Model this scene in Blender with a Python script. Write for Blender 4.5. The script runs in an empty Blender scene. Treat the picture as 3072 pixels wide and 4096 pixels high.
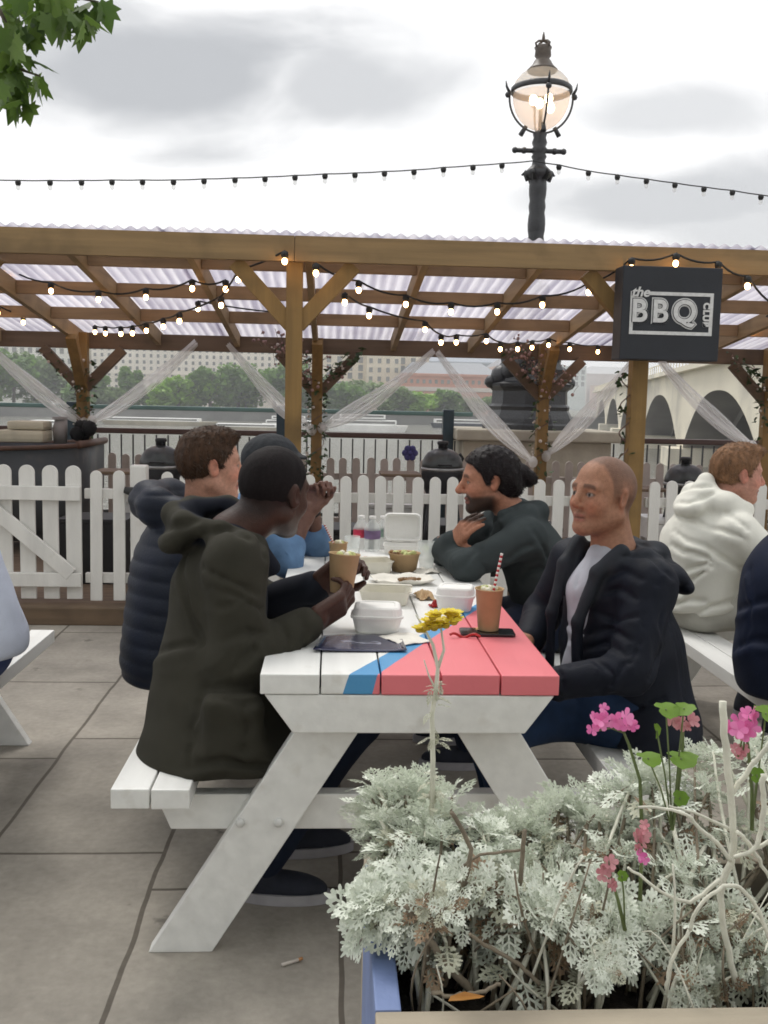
import bpy, bmesh, math, random
import numpy as np
from mathutils import Vector, Matrix
R = math.radians
PI = math.pi
scene = bpy.context.scene
COL = scene.collection
rng = random.Random(7)

# ------------------------------------------------------------------ camera numbers
FPX, CX, CY, EYE = 975.0, 384.0, 512.0, 1.4
PITCH, YAW, ROLL = R(6.5), R(3.2), R(1.26)
FW = np.array([math.sin(YAW)*math.cos(PITCH), math.cos(YAW)*math.cos(PITCH), -math.sin(PITCH)])
RT0 = np.array([math.cos(YAW), -math.sin(YAW), 0.0]); UP0 = np.cross(RT0, FW)
RT = RT0*math.cos(ROLL) + UP0*math.sin(ROLL); UP = -RT0*math.sin(ROLL) + UP0*math.cos(ROLL)
EYEP = np.array([0, 0, EYE])
def at(x, y, Y=None, Z=None):
    """the point of the place seen at photo pixel (x, y) at the known distance Y or height Z"""
    r = FW + RT*(x-CX)/FPX - UP*(y-CY)/FPX
    t = (Z-EYE)/r[2] if Z is not None else Y/r[1]
    return EYEP + r*t

# ------------------------------------------------------------------ materials
def new_mat(name):
    m = bpy.data.materials.new(name); m.use_nodes = True
    nt = m.node_tree; b = nt.nodes['Principled BSDF']
    return m, nt, b
def N(nt, t, **kw):
    n = nt.nodes.new(t)
    for k, v in kw.items():
        if hasattr(n, k): setattr(n, k, v)
        else: n.inputs[k.replace('_', ' ')].default_value = v
    return n
def L(nt, a, b): nt.links.new(a, b)
def c4(c): return (c[0], c[1], c[2], 1.0)
def mat(name, col, rough=0.6, var=0.12, scale=8.0, bump=0.0, bscale=60.0, metal=0.0, col2=None, dirt=None,
        spec=0.5, vcol=False, coat=0.0, detail=5.0, stretch=None, rvar=0.0, bdist=0.01):
    m, nt, b = new_mat(name)
    b.inputs['Roughness'].default_value = rough
    b.inputs['Metallic'].default_value = metal
    b.inputs['Specular IOR Level'].default_value = spec
    b.inputs['Coat Weight'].default_value = coat
    tc = N(nt, 'ShaderNodeTexCoord')
    vec = tc.outputs['Object']
    if stretch:
        mp = N(nt, 'ShaderNodeMapping'); mp.inputs['Scale'].default_value = stretch
        L(nt, vec, mp.inputs['Vector']); vec = mp.outputs['Vector']
    no = N(nt, 'ShaderNodeTexNoise'); no.inputs['Scale'].default_value = scale; no.inputs['Detail'].default_value = detail
    L(nt, vec, no.inputs['Vector'])
    ramp = N(nt, 'ShaderNodeMapRange'); ramp.inputs['From Min'].default_value = .3; ramp.inputs['From Max'].default_value = .7
    L(nt, no.outputs['Fac'], ramp.inputs['Value'])
    mx = N(nt, 'ShaderNodeMix', data_type='RGBA')
    L(nt, ramp.outputs['Result'], mx.inputs[0])
    if vcol:
        at_ = N(nt, 'ShaderNodeVertexColor'); at_.layer_name = 'Col'
        a = N(nt, 'ShaderNodeMix', data_type='RGBA', blend_type='MULTIPLY'); a.inputs[0].default_value = 1
        a.inputs[7].default_value = (1-var, 1-var, 1-var, 1); L(nt, at_.outputs['Color'], a.inputs[6])
        c = N(nt, 'ShaderNodeMix', data_type='RGBA', blend_type='MULTIPLY'); c.inputs[0].default_value = 1
        c.inputs[7].default_value = (1+var, 1+var, 1+var, 1); L(nt, at_.outputs['Color'], c.inputs[6])
        c.clamp_result = False
        L(nt, a.outputs[2], mx.inputs[6]); L(nt, c.outputs[2], mx.inputs[7])
    else:
        if col2 is None:
            mx.inputs[6].default_value = c4([v*(1-var) for v in col]); mx.inputs[7].default_value = c4([min(1, v*(1+var)) for v in col])
        else:
            mx.inputs[6].default_value = c4(col); mx.inputs[7].default_value = c4(col2)
    out = mx.outputs[2]
    if dirt:
        dn = N(nt, 'ShaderNodeTexNoise'); dn.inputs['Scale'].default_value = dirt[1]; dn.inputs['Detail'].default_value = 8
        L(nt, tc.outputs['Object'], dn.inputs['Vector'])
        dr = N(nt, 'ShaderNodeMapRange'); dr.inputs['From Min'].default_value = dirt[2]; dr.inputs['From Max'].default_value = dirt[3]
        L(nt, dn.outputs['Fac'], dr.inputs['Value'])
        dm = N(nt, 'ShaderNodeMix', data_type='RGBA'); L(nt, dr.outputs['Result'], dm.inputs[0])
        L(nt, out, dm.inputs[6]); dm.inputs[7].default_value = c4(dirt[0]); out = dm.outputs[2]
    L(nt, out, b.inputs['Base Color'])
    if rvar:
        rr = N(nt, 'ShaderNodeMapRange'); rr.inputs['To Min'].default_value = rough-rvar; rr.inputs['To Max'].default_value = rough+rvar
        L(nt, no.outputs['Fac'], rr.inputs['Value']); L(nt, rr.outputs['Result'], b.inputs['Roughness'])
    if bump:
        bn = N(nt, 'ShaderNodeTexNoise'); bn.inputs['Scale'].default_value = bscale; bn.inputs['Detail'].default_value = 6
        L(nt, vec, bn.inputs['Vector'])
        bp = N(nt, 'ShaderNodeBump'); bp.inputs['Strength'].default_value = bump; bp.inputs['Distance'].default_value = bdist
        L(nt, bn.outputs['Fac'], bp.inputs['Height']); L(nt, bp.outputs['Normal'], b.inputs['Normal'])
    return m
def emit_mat(name, col, strength):
    m, nt, b = new_mat(name)
    b.inputs['Base Color'].default_value = c4(col)
    b.inputs['Emission Color'].default_value = c4(col); b.inputs['Emission Strength'].default_value = strength
    return m
def sheer_mat(name, col, alpha, transl=0.5, rough=.9):
    """thin see-through stuff: part open, part scattering"""
    m, nt, b = new_mat(name)
    out = nt.nodes['Material Output']; nt.nodes.remove(b)
    tr = N(nt, 'ShaderNodeBsdfTransparent'); di = N(nt, 'ShaderNodeBsdfDiffuse'); tl = N(nt, 'ShaderNodeBsdfTranslucent')
    di.inputs['Color'].default_value = c4(col); tl.inputs['Color'].default_value = c4(col)
    a = N(nt, 'ShaderNodeMixShader'); a.inputs[0].default_value = transl
    L(nt, di.outputs[0], a.inputs[1]); L(nt, tl.outputs[0], a.inputs[2])
    c = N(nt, 'ShaderNodeMixShader'); c.inputs[0].default_value = alpha
    L(nt, tr.outputs[0], c.inputs[1]); L(nt, a.outputs[0], c.inputs[2]); L(nt, c.outputs[0], out.inputs['Surface'])
    return m
def leaf_mat(name, col, col2, transl=.35, scale=3.0, rough=.55):
    m, nt, b = new_mat(name)
    out = nt.nodes['Material Output']
    gi = N(nt, 'ShaderNodeNewGeometry')
    tc = N(nt, 'ShaderNodeTexCoord'); no = N(nt, 'ShaderNodeTexNoise'); no.inputs['Scale'].default_value = scale
    L(nt, tc.outputs['Object'], no.inputs['Vector'])
    ad = N(nt, 'ShaderNodeMath', operation='ADD'); L(nt, gi.outputs['Random Per Island'], ad.inputs[0]); L(nt, no.outputs['Fac'], ad.inputs[1])
    mr = N(nt, 'ShaderNodeMapRange'); mr.inputs['From Min'].default_value = .35; mr.inputs['From Max'].default_value = 1.65
    L(nt, ad.outputs[0], mr.inputs['Value'])
    mx = N(nt, 'ShaderNodeMix', data_type='RGBA'); mx.inputs[6].default_value = c4(col); mx.inputs[7].default_value = c4(col2)
    L(nt, mr.outputs['Result'], mx.inputs[0]); L(nt, mx.outputs[2], b.inputs['Base Color'])
    b.inputs['Roughness'].default_value = rough
    tl = N(nt, 'ShaderNodeBsdfTranslucent'); L(nt, mx.outputs[2], tl.inputs['Color'])
    ms = N(nt, 'ShaderNodeMixShader'); ms.inputs[0].default_value = transl
    L(nt, b.outputs[0], ms.inputs[1]); L(nt, tl.outputs[0], ms.inputs[2]); L(nt, ms.outputs[0], out.inputs['Surface'])
    return m

# ------------------------------------------------------------------ objects
def tag(o, label=None, cat=None, group=None, kind=None):
    if label: o['label'] = label
    if cat: o['category'] = cat
    if group: o['group'] = group
    if kind: o['kind'] = kind
    return o
def empty(name, loc=(0, 0, 0), rz=0.0, **kw):
    o = bpy.data.objects.new(name, None); COL.objects.link(o)
    o.location = loc; o.rotation_euler = (0, 0, rz); o.empty_display_size = .1
    return tag(o, **kw)
def copy_tree(o, parent=None):
    c = o.copy(); COL.objects.link(c)
    if parent is not None: c.parent = parent
    for ch in list(o.children): copy_tree(ch, c)
    return c
def link_mesh(name, me, parent=None, loc=None):
    o = bpy.data.objects.new(name, me); COL.objects.link(o)
    if parent is not None: o.parent = parent
    if loc is not None: o.location = loc
    return o

def frame(d, up=(0, 0, 1)):
    """matrix whose columns are side, up-ish, and d"""
    d = np.array(d, float); d = d/np.linalg.norm(d); up = np.array(up, float)
    s = np.cross(up, d)
    if np.linalg.norm(s) < 1e-5: s = np.cross((1, 0, 0), d)
    s = s/np.linalg.norm(s); u = np.cross(d, s)
    return np.stack([s, u, d], 1)
def rotz(a): return np.array([[math.cos(a), -math.sin(a), 0], [math.sin(a), math.cos(a), 0], [0, 0, 1]])
def rotm(axis, a): return np.array(Matrix.Rotation(a, 3, axis))

class MB:
    """collects shapes and links them as one mesh object"""
    def __init__(s): s.v = []; s.f = []; s.m = []; s.sm = []; s.n = 0
    def add(s, V, F, mi=0, smooth=False):
        V = np.asarray(V, float).reshape(-1, 3)
        s.v.append(V)
        for f in F:
            s.f.append([i+s.n for i in f]); s.m.append(mi); s.sm.append(smooth)
        s.n += len(V); return s
    def box(s, c, size, M=None, mi=0, bev=0.0):
        h = np.array(size)/2.0
        if bev <= 0:
            V = np.array([(x, y, z) for x in (-1, 1) for y in (-1, 1) for z in (-1, 1)])*h
            F = [(0, 1, 3, 2), (4, 6, 7, 5), (0, 4, 5, 1), (2, 3, 7, 6), (0, 2, 6, 4), (1, 5, 7, 3)]
        else:
            bm = bmesh.new(); bmesh.ops.create_cube(bm, size=1.0)
            for q in bm.verts: q.co = Vector((q.co.x*size[0], q.co.y*size[1], q.co.z*size[2]))
            bmesh.ops.bevel(bm, geom=bm.edges[:], offset=bev, segments=2, affect='EDGES', profile=.6)
            bm.verts.index_update()
            V = np.array([q.co[:] for q in bm.verts]); F = [[q.index for q in f.verts] for f in bm.faces]; bm.free()
        if M is not None: V = V@np.array(M).T
        return s.add(V+np.array(c), F, mi)
    def beam(s, a, b, w, h, up=(0, 0, 1), mi=0, bev=0.0):
        a = np.array(a, float); b = np.array(b, float); d = b-a
        return s.box((a+b)/2, (w, h, np.linalg.norm(d)), frame(d, up), mi, bev)
    def tube(s, P, r, n=8, mi=0, cap=True, smooth=True, flat=1.0):
        P = np.asarray(P, float); k = len(P)
        r = np.full(k, r) if np.isscalar(r) else np.asarray(r, float)
        V = []; T = np.gradient(P, axis=0) if k > 2 else np.array([P[1]-P[0]]*2)
        up = np.array([0, 0, 1.0]) if abs(T[0][2]) < .9*np.linalg.norm(T[0]) else np.array([1.0, 0, 0])
        for i in range(k):
            t = T[i]/(np.linalg.norm(T[i])+1e-9)
            a = np.cross(up, t); a /= np.linalg.norm(a)+1e-9; b = np.cross(t, a); up = b
            for j in range(n):
                q = 2*PI*j/n; V.append(P[i]+r[i]*(math.cos(q)*a*flat+math.sin(q)*b))
        F = [(i*n+j, i*n+(j+1) % n, (i+1)*n+(j+1) % n, (i+1)*n+j) for i in range(k-1) for j in range(n)]
        if cap: F += [list(range(n))[::-1], [(k-1)*n+j for j in range(n)]]
        return s.add(V, F, mi, smooth)
    def lathe(s, prof, c=(0, 0, 0), n=24, mi=0, smooth=True, M=None, a0=0.0, a1=2*PI, cap=False):
        full = abs(a1-a0-2*PI) < 1e-6; m = n if full else n+1
        V = [(r*math.cos(a0+(a1-a0)*j/n), r*math.sin(a0+(a1-a0)*j/n), z) for r, z in prof for j in range(m)]
        V = np.array(V)
        if M is not None: V = V@np.array(M).T
        k = len(prof)
        F = [(i*m+j, i*m+(j+1) % m, (i+1)*m+(j+1) % m, (i+1)*m+j) for i in range(k-1) for j in range(n)]
        if cap: F += [list(range(m))[::-1], [(k-1)*m+j for j in range(m)]]
        return s.add(V+np.array(c), F, mi, smooth)
    def prism(s, poly, d, c=(0, 0, 0), M=None, mi=0):
        """poly in local xz plane, thickness d along local y (centred)"""
        k = len(poly)
        V = np.array([(x, -d/2, z) for x, z in poly]+[(x, d/2, z) for x, z in poly])
        F = [list(range(k)), [k+i for i in range(k)][::-1]]+[(i, i+k, (i+1) % k+k, (i+1) % k) for i in range(k)]
        if M is not None: V = V@np.array(M).T
        return s.add(V+np.array(c), F, mi)
    def sphere(s, c, r, n=12, mi=0, M=None):
        r = np.array([r]*3 if np.isscalar(r) else r, float)
        V = [(0, 0, 1)]; F = []
        k = max(4, n//2)
        for i in range(1, k):
            for j in range(n):
                a = PI*i/k; b = 2*PI*j/n; V.append((math.sin(a)*math.cos(b), math.sin(a)*math.sin(b), math.cos(a)))
        V.append((0, 0, -1)); e = len(V)-1
        F += [(0, 1+j, 1+(j+1) % n) for j in range(n)]
        F += [(1+i*n+j, 1+(i+1)*n+j, 1+(i+1)*n+(j+1) % n, 1+i*n+(j+1) % n) for i in range(k-2) for j in range(n)]
        F += [(e, 1+(k-2)*n+(j+1) % n, 1+(k-2)*n+j) for j in range(n)]
        V = np.array(V)*r
        if M is not None: V = V@np.array(M).T
        return s.add(V+np.array(c), F, mi, True)
    def build(s, name, mats, parent=None, loc=None, base=None, bevel=0.0, solid=0.0):
        V = np.concatenate(s.v) if s.v else np.zeros((0, 3))
        if base is not None: V = V-np.array(base)
        me = bpy.data.meshes.new(name)
        me.from_pydata(V.tolist(), [], s.f)
        for m in (mats if isinstance(mats, (list, tuple)) else [mats]): me.materials.append(m)
        me.polygons.foreach_set('material_index', s.m); me.polygons.foreach_set('use_smooth', s.sm)
        me.update()
        o = link_mesh(name, me, parent, loc if loc is not None else (base if (base is not None and parent is None) else None))
        if bevel:
            b = o.modifiers.new('edge', 'BEVEL'); b.width = bevel; b.segments = 2; b.limit_method = 'ANGLE'; b.angle_limit = R(40)
        if solid:
            b = o.modifiers.new('thick', 'SOLIDIFY'); b.thickness = solid
        return o

# ------------------------------------------------------------------ smooth solids from distance fields
f32 = np.float32
A3 = lambda *v: np.array(v, float)
class SDF:
    """list of shapes blended smoothly; meshed with surface nets"""
    def __init__(s): s.ops = []; s.disp = []
    def _u(s, fn, k=.02, mode='u'): s.ops.append((fn, mode, k)); return s
    def cone(s, a, b, ra, rb, k=.02, mode='u'):
        a = np.array(a, f32); b = np.array(b, f32); ba = b-a; L2 = float(ba@ba)+1e-12
        def fn(P):
            t = np.clip(((P-a)@ba)/L2, 0, 1); q = P-a-t[:, None]*ba
            return np.sqrt((q*q).sum(1))-(ra+(rb-ra)*t)
        return s._u(fn, k, mode)
    def ecap(s, a, b, side, ra, rb, k=.03, mode='u'):
        """flattened limb: ra/rb = (half width along side, half depth)"""
        a = np.array(a, f32); b = np.array(b, f32); ba = b-a; l = float(np.linalg.norm(ba)); ax = ba/l
        sd = np.array(side, f32); sd = sd-ax*(sd@ax); sd = sd/np.linalg.norm(sd); fd = np.cross(ax, sd)
        def fn(P):
            q = P-a; w = q@ax; t = np.clip(w/l, 0, 1); w = w-t*l
            A = ra[0]+(rb[0]-ra[0])*t; B = ra[1]+(rb[1]-ra[1])*t; m = np.minimum(A, B)
            return (np.sqrt((q@sd/A)**2+(q@fd/B)**2+(w/m)**2)-1)*m
        return s._u(fn, k, mode)
    def ell(s, c, r, M=None, k=.02, mode='u'):
        c = np.array(c, f32); r = np.array(r, f32); Mi = None if M is None else np.array(M, f32)
        m = float(r.min())
        def fn(P):
            q = P-c
            if Mi is not None: q = q@Mi
            k0 = np.sqrt(((q/r)**2).sum(1)); k1 = np.sqrt(((q/(r*r))**2).sum(1))
            return np.where(k0 < 1e-3, -m, k0*(k0-1)/(k1+1e-9))
        return s._u(fn, k, mode)
    def box(s, c, h, M=None, rd=.01, k=.01, mode='u'):
        c = np.array(c, f32); h = np.array(h, f32)-rd; Mi = None if M is None else np.array(M, f32)
        def fn(P):
            q = P-c
            if Mi is not None: q = q@Mi
            q = np.abs(q)-h
            return np.sqrt((np.maximum(q, 0)**2).sum(1))+np.minimum(q.max(1), 0)-rd
        return s._u(fn, k, mode)
    def chain(s, P, r, k=.02, mode='u'):
        for i in range(len(P)-1):
            s.cone(P[i], P[i+1], r if np.isscalar(r) else r[i], r if np.isscalar(r) else r[i+1], k, mode)
        return s
    def plane(s, c, n, k=.01):
        """cut away everything on the side n points to"""
        c = np.array(c, f32); n = np.array(n, f32); n = n/np.linalg.norm(n)
        return s._u(lambda P: -((P-c)@n), k, 'p')
    def field(s, fn): s.disp.append(fn); return s
    def ev(s, P, ops=None):
        d = np.full(len(P), 9.0, f32)
        for fn, mode, k in (s.ops if ops is None else ops):
            e = fn(P).astype(f32)
            if mode == 'u':
                h = np.maximum(k-np.abs(d-e), 0)/k; d = np.minimum(d, e)-h*h*k*.25
            else:
                if mode == 's': e = -e
                else: e = -e
                h = np.maximum(k-np.abs(d-e), 0)/k; d = np.maximum(d, e)+h*h*k*.25
        for g in s.disp: d = d+g(P).astype(f32)
        return d
    def mesh(s, lo, hi, h, pad=.05):
        lo = np.array(lo, f32); hi = np.array(hi, f32); B = 4; G = 4
        nb = np.ceil((hi-lo)/(h*B*G)).astype(int)*G
        bi = np.stack(np.meshgrid(*[np.arange(n) for n in nb], indexing='ij'), -1).reshape(-1, 3)
        cen = (lo+(bi+.5)*B*h-.5*h).astype(f32)
        dc = np.concatenate([s.ev(q) for q in np.array_split(cen, max(1, len(cen)//60000))])
        rad = h*B*.5*1.7320508
        act = np.abs(dc) < rad*1.5+h+.004
        D = np.repeat(dc[:, None], B**3, 1).reshape(-1, B, B, B)
        off = np.stack(np.meshgrid(*[np.arange(B)]*3, indexing='ij'), -1).reshape(-1, 3)
        gi = (bi//G); gk = (gi[:, 0]*1000+gi[:, 1])*1000+gi[:, 2]
        ai = np.nonzero(act)[0]; order = ai[np.argsort(gk[ai], kind='stable')]
        cuts = np.nonzero(np.diff(gk[order]))[0]+1
        for grp in np.split(order, cuts):
            if len(grp) == 0: continue
            P = (lo+(bi[grp][:, None, :]*B+off[None])*h).reshape(-1, 3).astype(f32)
            c = ((P.min(0)+P.max(0))/2)[None]; rr = float(np.linalg.norm(P.max(0)-P.min(0)))/2
            d0 = [float(fn(c)[0]) for fn, m, k in s.ops]
            dm = min([d for d, o in zip(d0, s.ops) if o[1] == 'u']+[9])
            ops = [o for d, o in zip(d0, s.ops) if (d-rr*1.6 < dm+rr*1.6+o[2]+.01 if o[1] == 'u' else (o[1] == 'p' or d-rr*1.6 < o[2]+.04))]
            D[grp] = s.ev(P, ops).reshape(-1, B, B, B)
        D = D.reshape(nb[0], nb[1], nb[2], B, B, B).transpose(0, 3, 1, 4, 2, 5).reshape(nb*B)
        return surface_nets(D, lo, h)

def surface_nets(D, lo, h):
    ins = D < 0
    c = np.zeros(tuple(np.array(D.shape)-1), np.int8)
    for i in (0, 1):
        for j in (0, 1):
            for k in (0, 1):
                c += ins[i:D.shape[0]-1+i, j:D.shape[1]-1+j, k:D.shape[2]-1+k]
    cells = np.argwhere((c > 0) & (c < 8))
    idx = np.full(c.shape, -1, np.int32); idx[tuple(cells.T)] = np.arange(len(cells))
    cor = [(i, j, k) for i in (0, 1) for j in (0, 1) for k in (0, 1)]
    vals = {q: D[cells[:, 0]+q[0], cells[:, 1]+q[1], cells[:, 2]+q[2]] for q in cor}
    acc = np.zeros((len(cells), 3), np.float64); cnt = np.zeros(len(cells))
    for a in range(3):
        for q in cor:
            if q[a]: continue
            w = list(q); w[a] = 1; d0 = vals[q]; d1 = vals[tuple(w)]
            m = (d0 < 0) != (d1 < 0)
            t = np.where(m, d0/np.where(m, d0-d1, 1), 0)
            p = np.zeros((len(cells), 3)); p[:] = q; p[:, a] = t
            acc += p*m[:, None]; cnt += m
    V = lo+(cells+acc/cnt[:, None])*h
    F = []
    for a in range(3):
        b, e = (a+1) % 3, (a+2) % 3
        s0 = [slice(None)]*3; s1 = [slice(None)]*3; s0[a] = slice(0, -1); s1[a] = slice(1, None)
        x0 = ins[tuple(s0)]; ch = np.argwhere(x0 != ins[tuple(s1)])
        ch = ch[(ch[:, b] > 0) & (ch[:, e] > 0) & (ch[:, b] < D.shape[b]-1) & (ch[:, e] < D.shape[e]-1)]
        fl = ~x0[tuple(ch.T)]
        def cell(db, de):
            q = ch.copy(); q[:, b] += db; q[:, e] += de; return idx[tuple(q.T)]
        qd = np.stack([cell(-1, -1), cell(0, -1), cell(0, 0), cell(-1, 0)], 1)
        qd[fl] = qd[fl][:, ::-1]; F.append(qd)
    F = np.concatenate(F); F = F[(F >= 0).all(1)]
    return V, F
def sdf_obj(name, V, F, mats, base, parent=None, col=None, smooth=2):
    # a little relaxing takes the grid out of the surface
    if smooth:
        e = np.concatenate([F[:, [0, 1]], F[:, [1, 2]], F[:, [2, 3]], F[:, [3, 0]]])
        for _ in range(smooth):
            A = np.zeros_like(V); n = np.zeros(len(V))
            np.add.at(A, e[:, 0], V[e[:, 1]]); np.add.at(n, e[:, 0], 1)
            V = V*.55+.45*A/np.maximum(n, 1)[:, None]
    me = bpy.data.meshes.new(name)
    W = V-np.array(base)
    me.vertices.add(len(W)); me.vertices.foreach_set('co', W.astype(f32).ravel())
    me.loops.add(F.size); me.polygons.add(len(F))
    me.loops.foreach_set('vertex_index', F.astype(np.int32).ravel())
    me.polygons.foreach_set('loop_start', np.arange(0, F.size, 4, dtype=np.int32))
    me.polygons.foreach_set('use_smooth', np.ones(len(F), bool))
    for m in (mats if isinstance(mats, (list, tuple)) else [mats]): me.materials.append(m)
    me.update(calc_edges=True); me.validate()
    if col is not None:
        c = np.ones((len(V), 4), f32); c[:, :3] = col(V)
        a = me.color_attributes.new('Col', 'FLOAT_COLOR', 'POINT'); a.data.foreach_set('color', c.ravel())
    return link_mesh(name, me, parent, base if parent is None else None)
def wob(P, s, seed=0.0):
    """cheap smooth noise in -1..1"""
    x, y, z = P[:, 0]*s+seed, P[:, 1]*s+seed*1.7, P[:, 2]*s-seed*.6
    return (np.sin(x*1.0+1.3*np.sin(y*.9+z*.4))+np.sin(y*1.2+1.1*np.sin(z*1.1+x*.5))+np.sin(z*.9+1.2*np.sin(x*.8-y*.6)))/3

M_blk = mat('black_cloth', (.008, .008, .009), .8, .2, 14, .2, 200, spec=.3)
SKYW, SKYG, SUNE, EXPOSURE, HAZE = 11.5, 5.5, 1.5, 0.06, .0008
# ================================================================== ground, river, far bank
def paving_mat():
    m, nt, b = new_mat('york_stone_paving')
    tc = N(nt, 'ShaderNodeTexCoord'); sx = N(nt, 'ShaderNodeSeparateXYZ'); L(nt, tc.outputs['Object'], sx.inputs[0])
    cb = N(nt, 'ShaderNodeCombineXYZ')
    ax = N(nt, 'ShaderNodeMath', operation='ADD'); ax.inputs[1].default_value = -2.90+20*1.02; L(nt, sx.outputs['Y'], ax.inputs[0])
    ay = N(nt, 'ShaderNodeMath', operation='ADD'); ay.inputs[1].default_value = .493+60*.54; L(nt, sx.outputs['X'], ay.inputs[0])
    # a little wander so the joints are not ruled
    wn = N(nt, 'ShaderNodeTexNoise'); wn.inputs['Scale'].default_value = 3.0; L(nt, tc.outputs['Object'], wn.inputs['Vector'])
    wm = N(nt, 'ShaderNodeMath', operation='MULTIPLY_ADD'); wm.inputs[1].default_value = .022; wm.inputs[2].default_value = -.011; L(nt, wn.outputs['Fac'], wm.inputs[0])
    a2 = N(nt, 'ShaderNodeMath', operation='ADD'); L(nt, ax.outputs[0], a2.inputs[0]); L(nt, wm.outputs[0], a2.inputs[1])
    a3 = N(nt, 'ShaderNodeMath', operation='ADD'); L(nt, ay.outputs[0], a3.inputs[0]); L(nt, wm.outputs[0], a3.inputs[1])
    L(nt, a2.outputs[0], cb.inputs[0]); L(nt, a3.outputs[0], cb.inputs[1])
    br = N(nt, 'ShaderNodeTexBrick'); br.offset = .22; br.offset_frequency = 2; br.squash = 1
    br.inputs['Scale'].default_value = 1; br.inputs['Mortar Size'].default_value = .0075; br.inputs['Mortar Smooth'].default_value = .25
    br.inputs['Brick Width'].default_value = 1.02; br.inputs['Row Height'].default_value = .54; br.inputs['Bias'].default_value = 0
    br.inputs['Color1'].default_value = (.295, .270, .232, 1); br.inputs['Color2'].default_value = (.350, .320, .275, 1); br.inputs['Mortar'].default_value = (.125, .108, .088, 1)
    L(nt, cb.outputs[0], br.inputs['Vector'])
    n1 = N(nt, 'ShaderNodeTexNoise'); n1.inputs['Scale'].default_value = 2.2; n1.inputs['Detail'].default_value = 8; n1.inputs['Roughness'].default_value = .65; L(nt, tc.outputs['Object'], n1.inputs['Vector'])
    r1 = N(nt, 'ShaderNodeMapRange'); r1.inputs['From Min'].default_value = .3; r1.inputs['From Max'].default_value = .7; r1.inputs['To Min'].default_value = .64; r1.inputs['To Max'].default_value = 1.2; L(nt, n1.outputs['Fac'], r1.inputs['Value'])
    n2 = N(nt, 'ShaderNodeTexNoise'); n2.inputs['Scale'].default_value = 42; n2.inputs['Detail'].default_value = 4; L(nt, tc.outputs['Object'], n2.inputs['Vector'])
    r2 = N(nt, 'ShaderNodeMapRange'); r2.inputs['From Min'].default_value = .25; r2.inputs['From Max'].default_value = .75; r2.inputs['To Min'].default_value = .9; r2.inputs['To Max'].default_value = 1.1; L(nt, n2.outputs['Fac'], r2.inputs['Value'])
    # trodden-in gum and grease spots
    vo = N(nt, 'ShaderNodeTexVoronoi'); vo.inputs['Scale'].default_value = 3.7; L(nt, tc.outputs['Object'], vo.inputs['Vector'])
    nd = N(nt, 'ShaderNodeMath', operation='MULTIPLY_ADD'); nd.inputs[1].default_value = .3; L(nt, n2.outputs['Fac'], nd.inputs[0]); L(nt, vo.outputs['Distance'], nd.inputs[2])
    r3 = N(nt, 'ShaderNodeMapRange'); r3.inputs['From Min'].default_value = .20; r3.inputs['From Max'].default_value = .27; r3.inputs['To Min'].default_value = .58; r3.inputs['To Max'].default_value = 1; L(nt, nd.outputs[0], r3.inputs['Value'])
    m1 = N(nt, 'ShaderNodeMath', operation='MULTIPLY'); L(nt, r1.outputs[0], m1.inputs[0]); L(nt, r2.outputs[0], m1.inputs[1])
    m2 = N(nt, 'ShaderNodeMath', operation='MULTIPLY'); L(nt, m1.outputs[0], m2.inputs[0]); L(nt, r3.outputs[0], m2.inputs[1])
    vm = N(nt, 'ShaderNodeVectorMath', operation='SCALE'); L(nt, br.outputs['Color'], vm.inputs[0]); L(nt, m2.outputs[0], vm.inputs['Scale'])
    L(nt, vm.outputs[0], b.inputs['Base Color']); b.inputs['Roughness'].default_value = .82; b.inputs['Specular IOR Level'].default_value = .35
    hm = N(nt, 'ShaderNodeMath', operation='MULTIPLY_ADD'); hm.inputs[1].default_value = -1.0; L(nt, br.outputs['Fac'], hm.inputs[0]); L(nt, n2.outputs['Fac'], hm.inputs[2])
    bp = N(nt, 'ShaderNodeBump'); bp.inputs['Strength'].default_value = .45; bp.inputs['Distance'].default_value = .006; L(nt, hm.outputs[0], bp.inputs['Height']); L(nt, bp.outputs[0], b.inputs['Normal'])
    return m
def sheet(name, x0, x1, y0, y1, z, m, kind='structure', nx=1, ny=1):
    b = MB(); V = [(x0+(x1-x0)*i/nx, y0+(y1-y0)*j/ny, z) for j in range(ny+1) for i in range(nx+1)]
    b.add(V, [(j*(nx+1)+i, j*(nx+1)+i+1, (j+1)*(nx+1)+i+1, (j+1)*(nx+1)+i) for j in range(ny) for i in range(nx)])
    return tag(b.build(name, m), kind=kind)
sheet('paving', -60, 60, -40, 11.2, 0, paving_mat())
M_wall = mat('river_wall_stone', (.13, .125, .115), .85, .25, .5, dirt=((.06, .07, .05), .3, .5, .7))
b = MB(); b.box((0, 11.45, -3.0), (120, .5, 5.9)); tag(b.build('embankment_wall_near', M_wall), kind='structure').name = 'river_embankment'
def water_mat():
    m, nt, b = new_mat('river_water'); b.inputs['Base Color'].default_value = (.17, .165, .14, 1); b.inputs['Roughness'].default_value = .12; b.inputs['IOR'].default_value = 1.33
    tc = N(nt, 'ShaderNodeTexCoord'); no = N(nt, 'ShaderNodeTexNoise'); no.inputs['Scale'].default_value = .9; no.inputs['Detail'].default_value = 5; L(nt, tc.outputs['Object'], no.inputs['Vector'])
    bp = N(nt, 'ShaderNodeBump'); bp.inputs['Strength'].default_value = 1.0; bp.inputs['Distance'].default_value = .6; L(nt, no.outputs['Fac'], bp.inputs['Height']); L(nt, bp.outputs[0], b.inputs['Normal'])
    return m
sheet('river_water', -900, 900, 11.7, 258, -4.6, water_mat())
sheet('far_bank_ground', -1500, 1500, 258, 2500, -2.3, mat('far_ground', (.2, .2, .17), .9))
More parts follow.
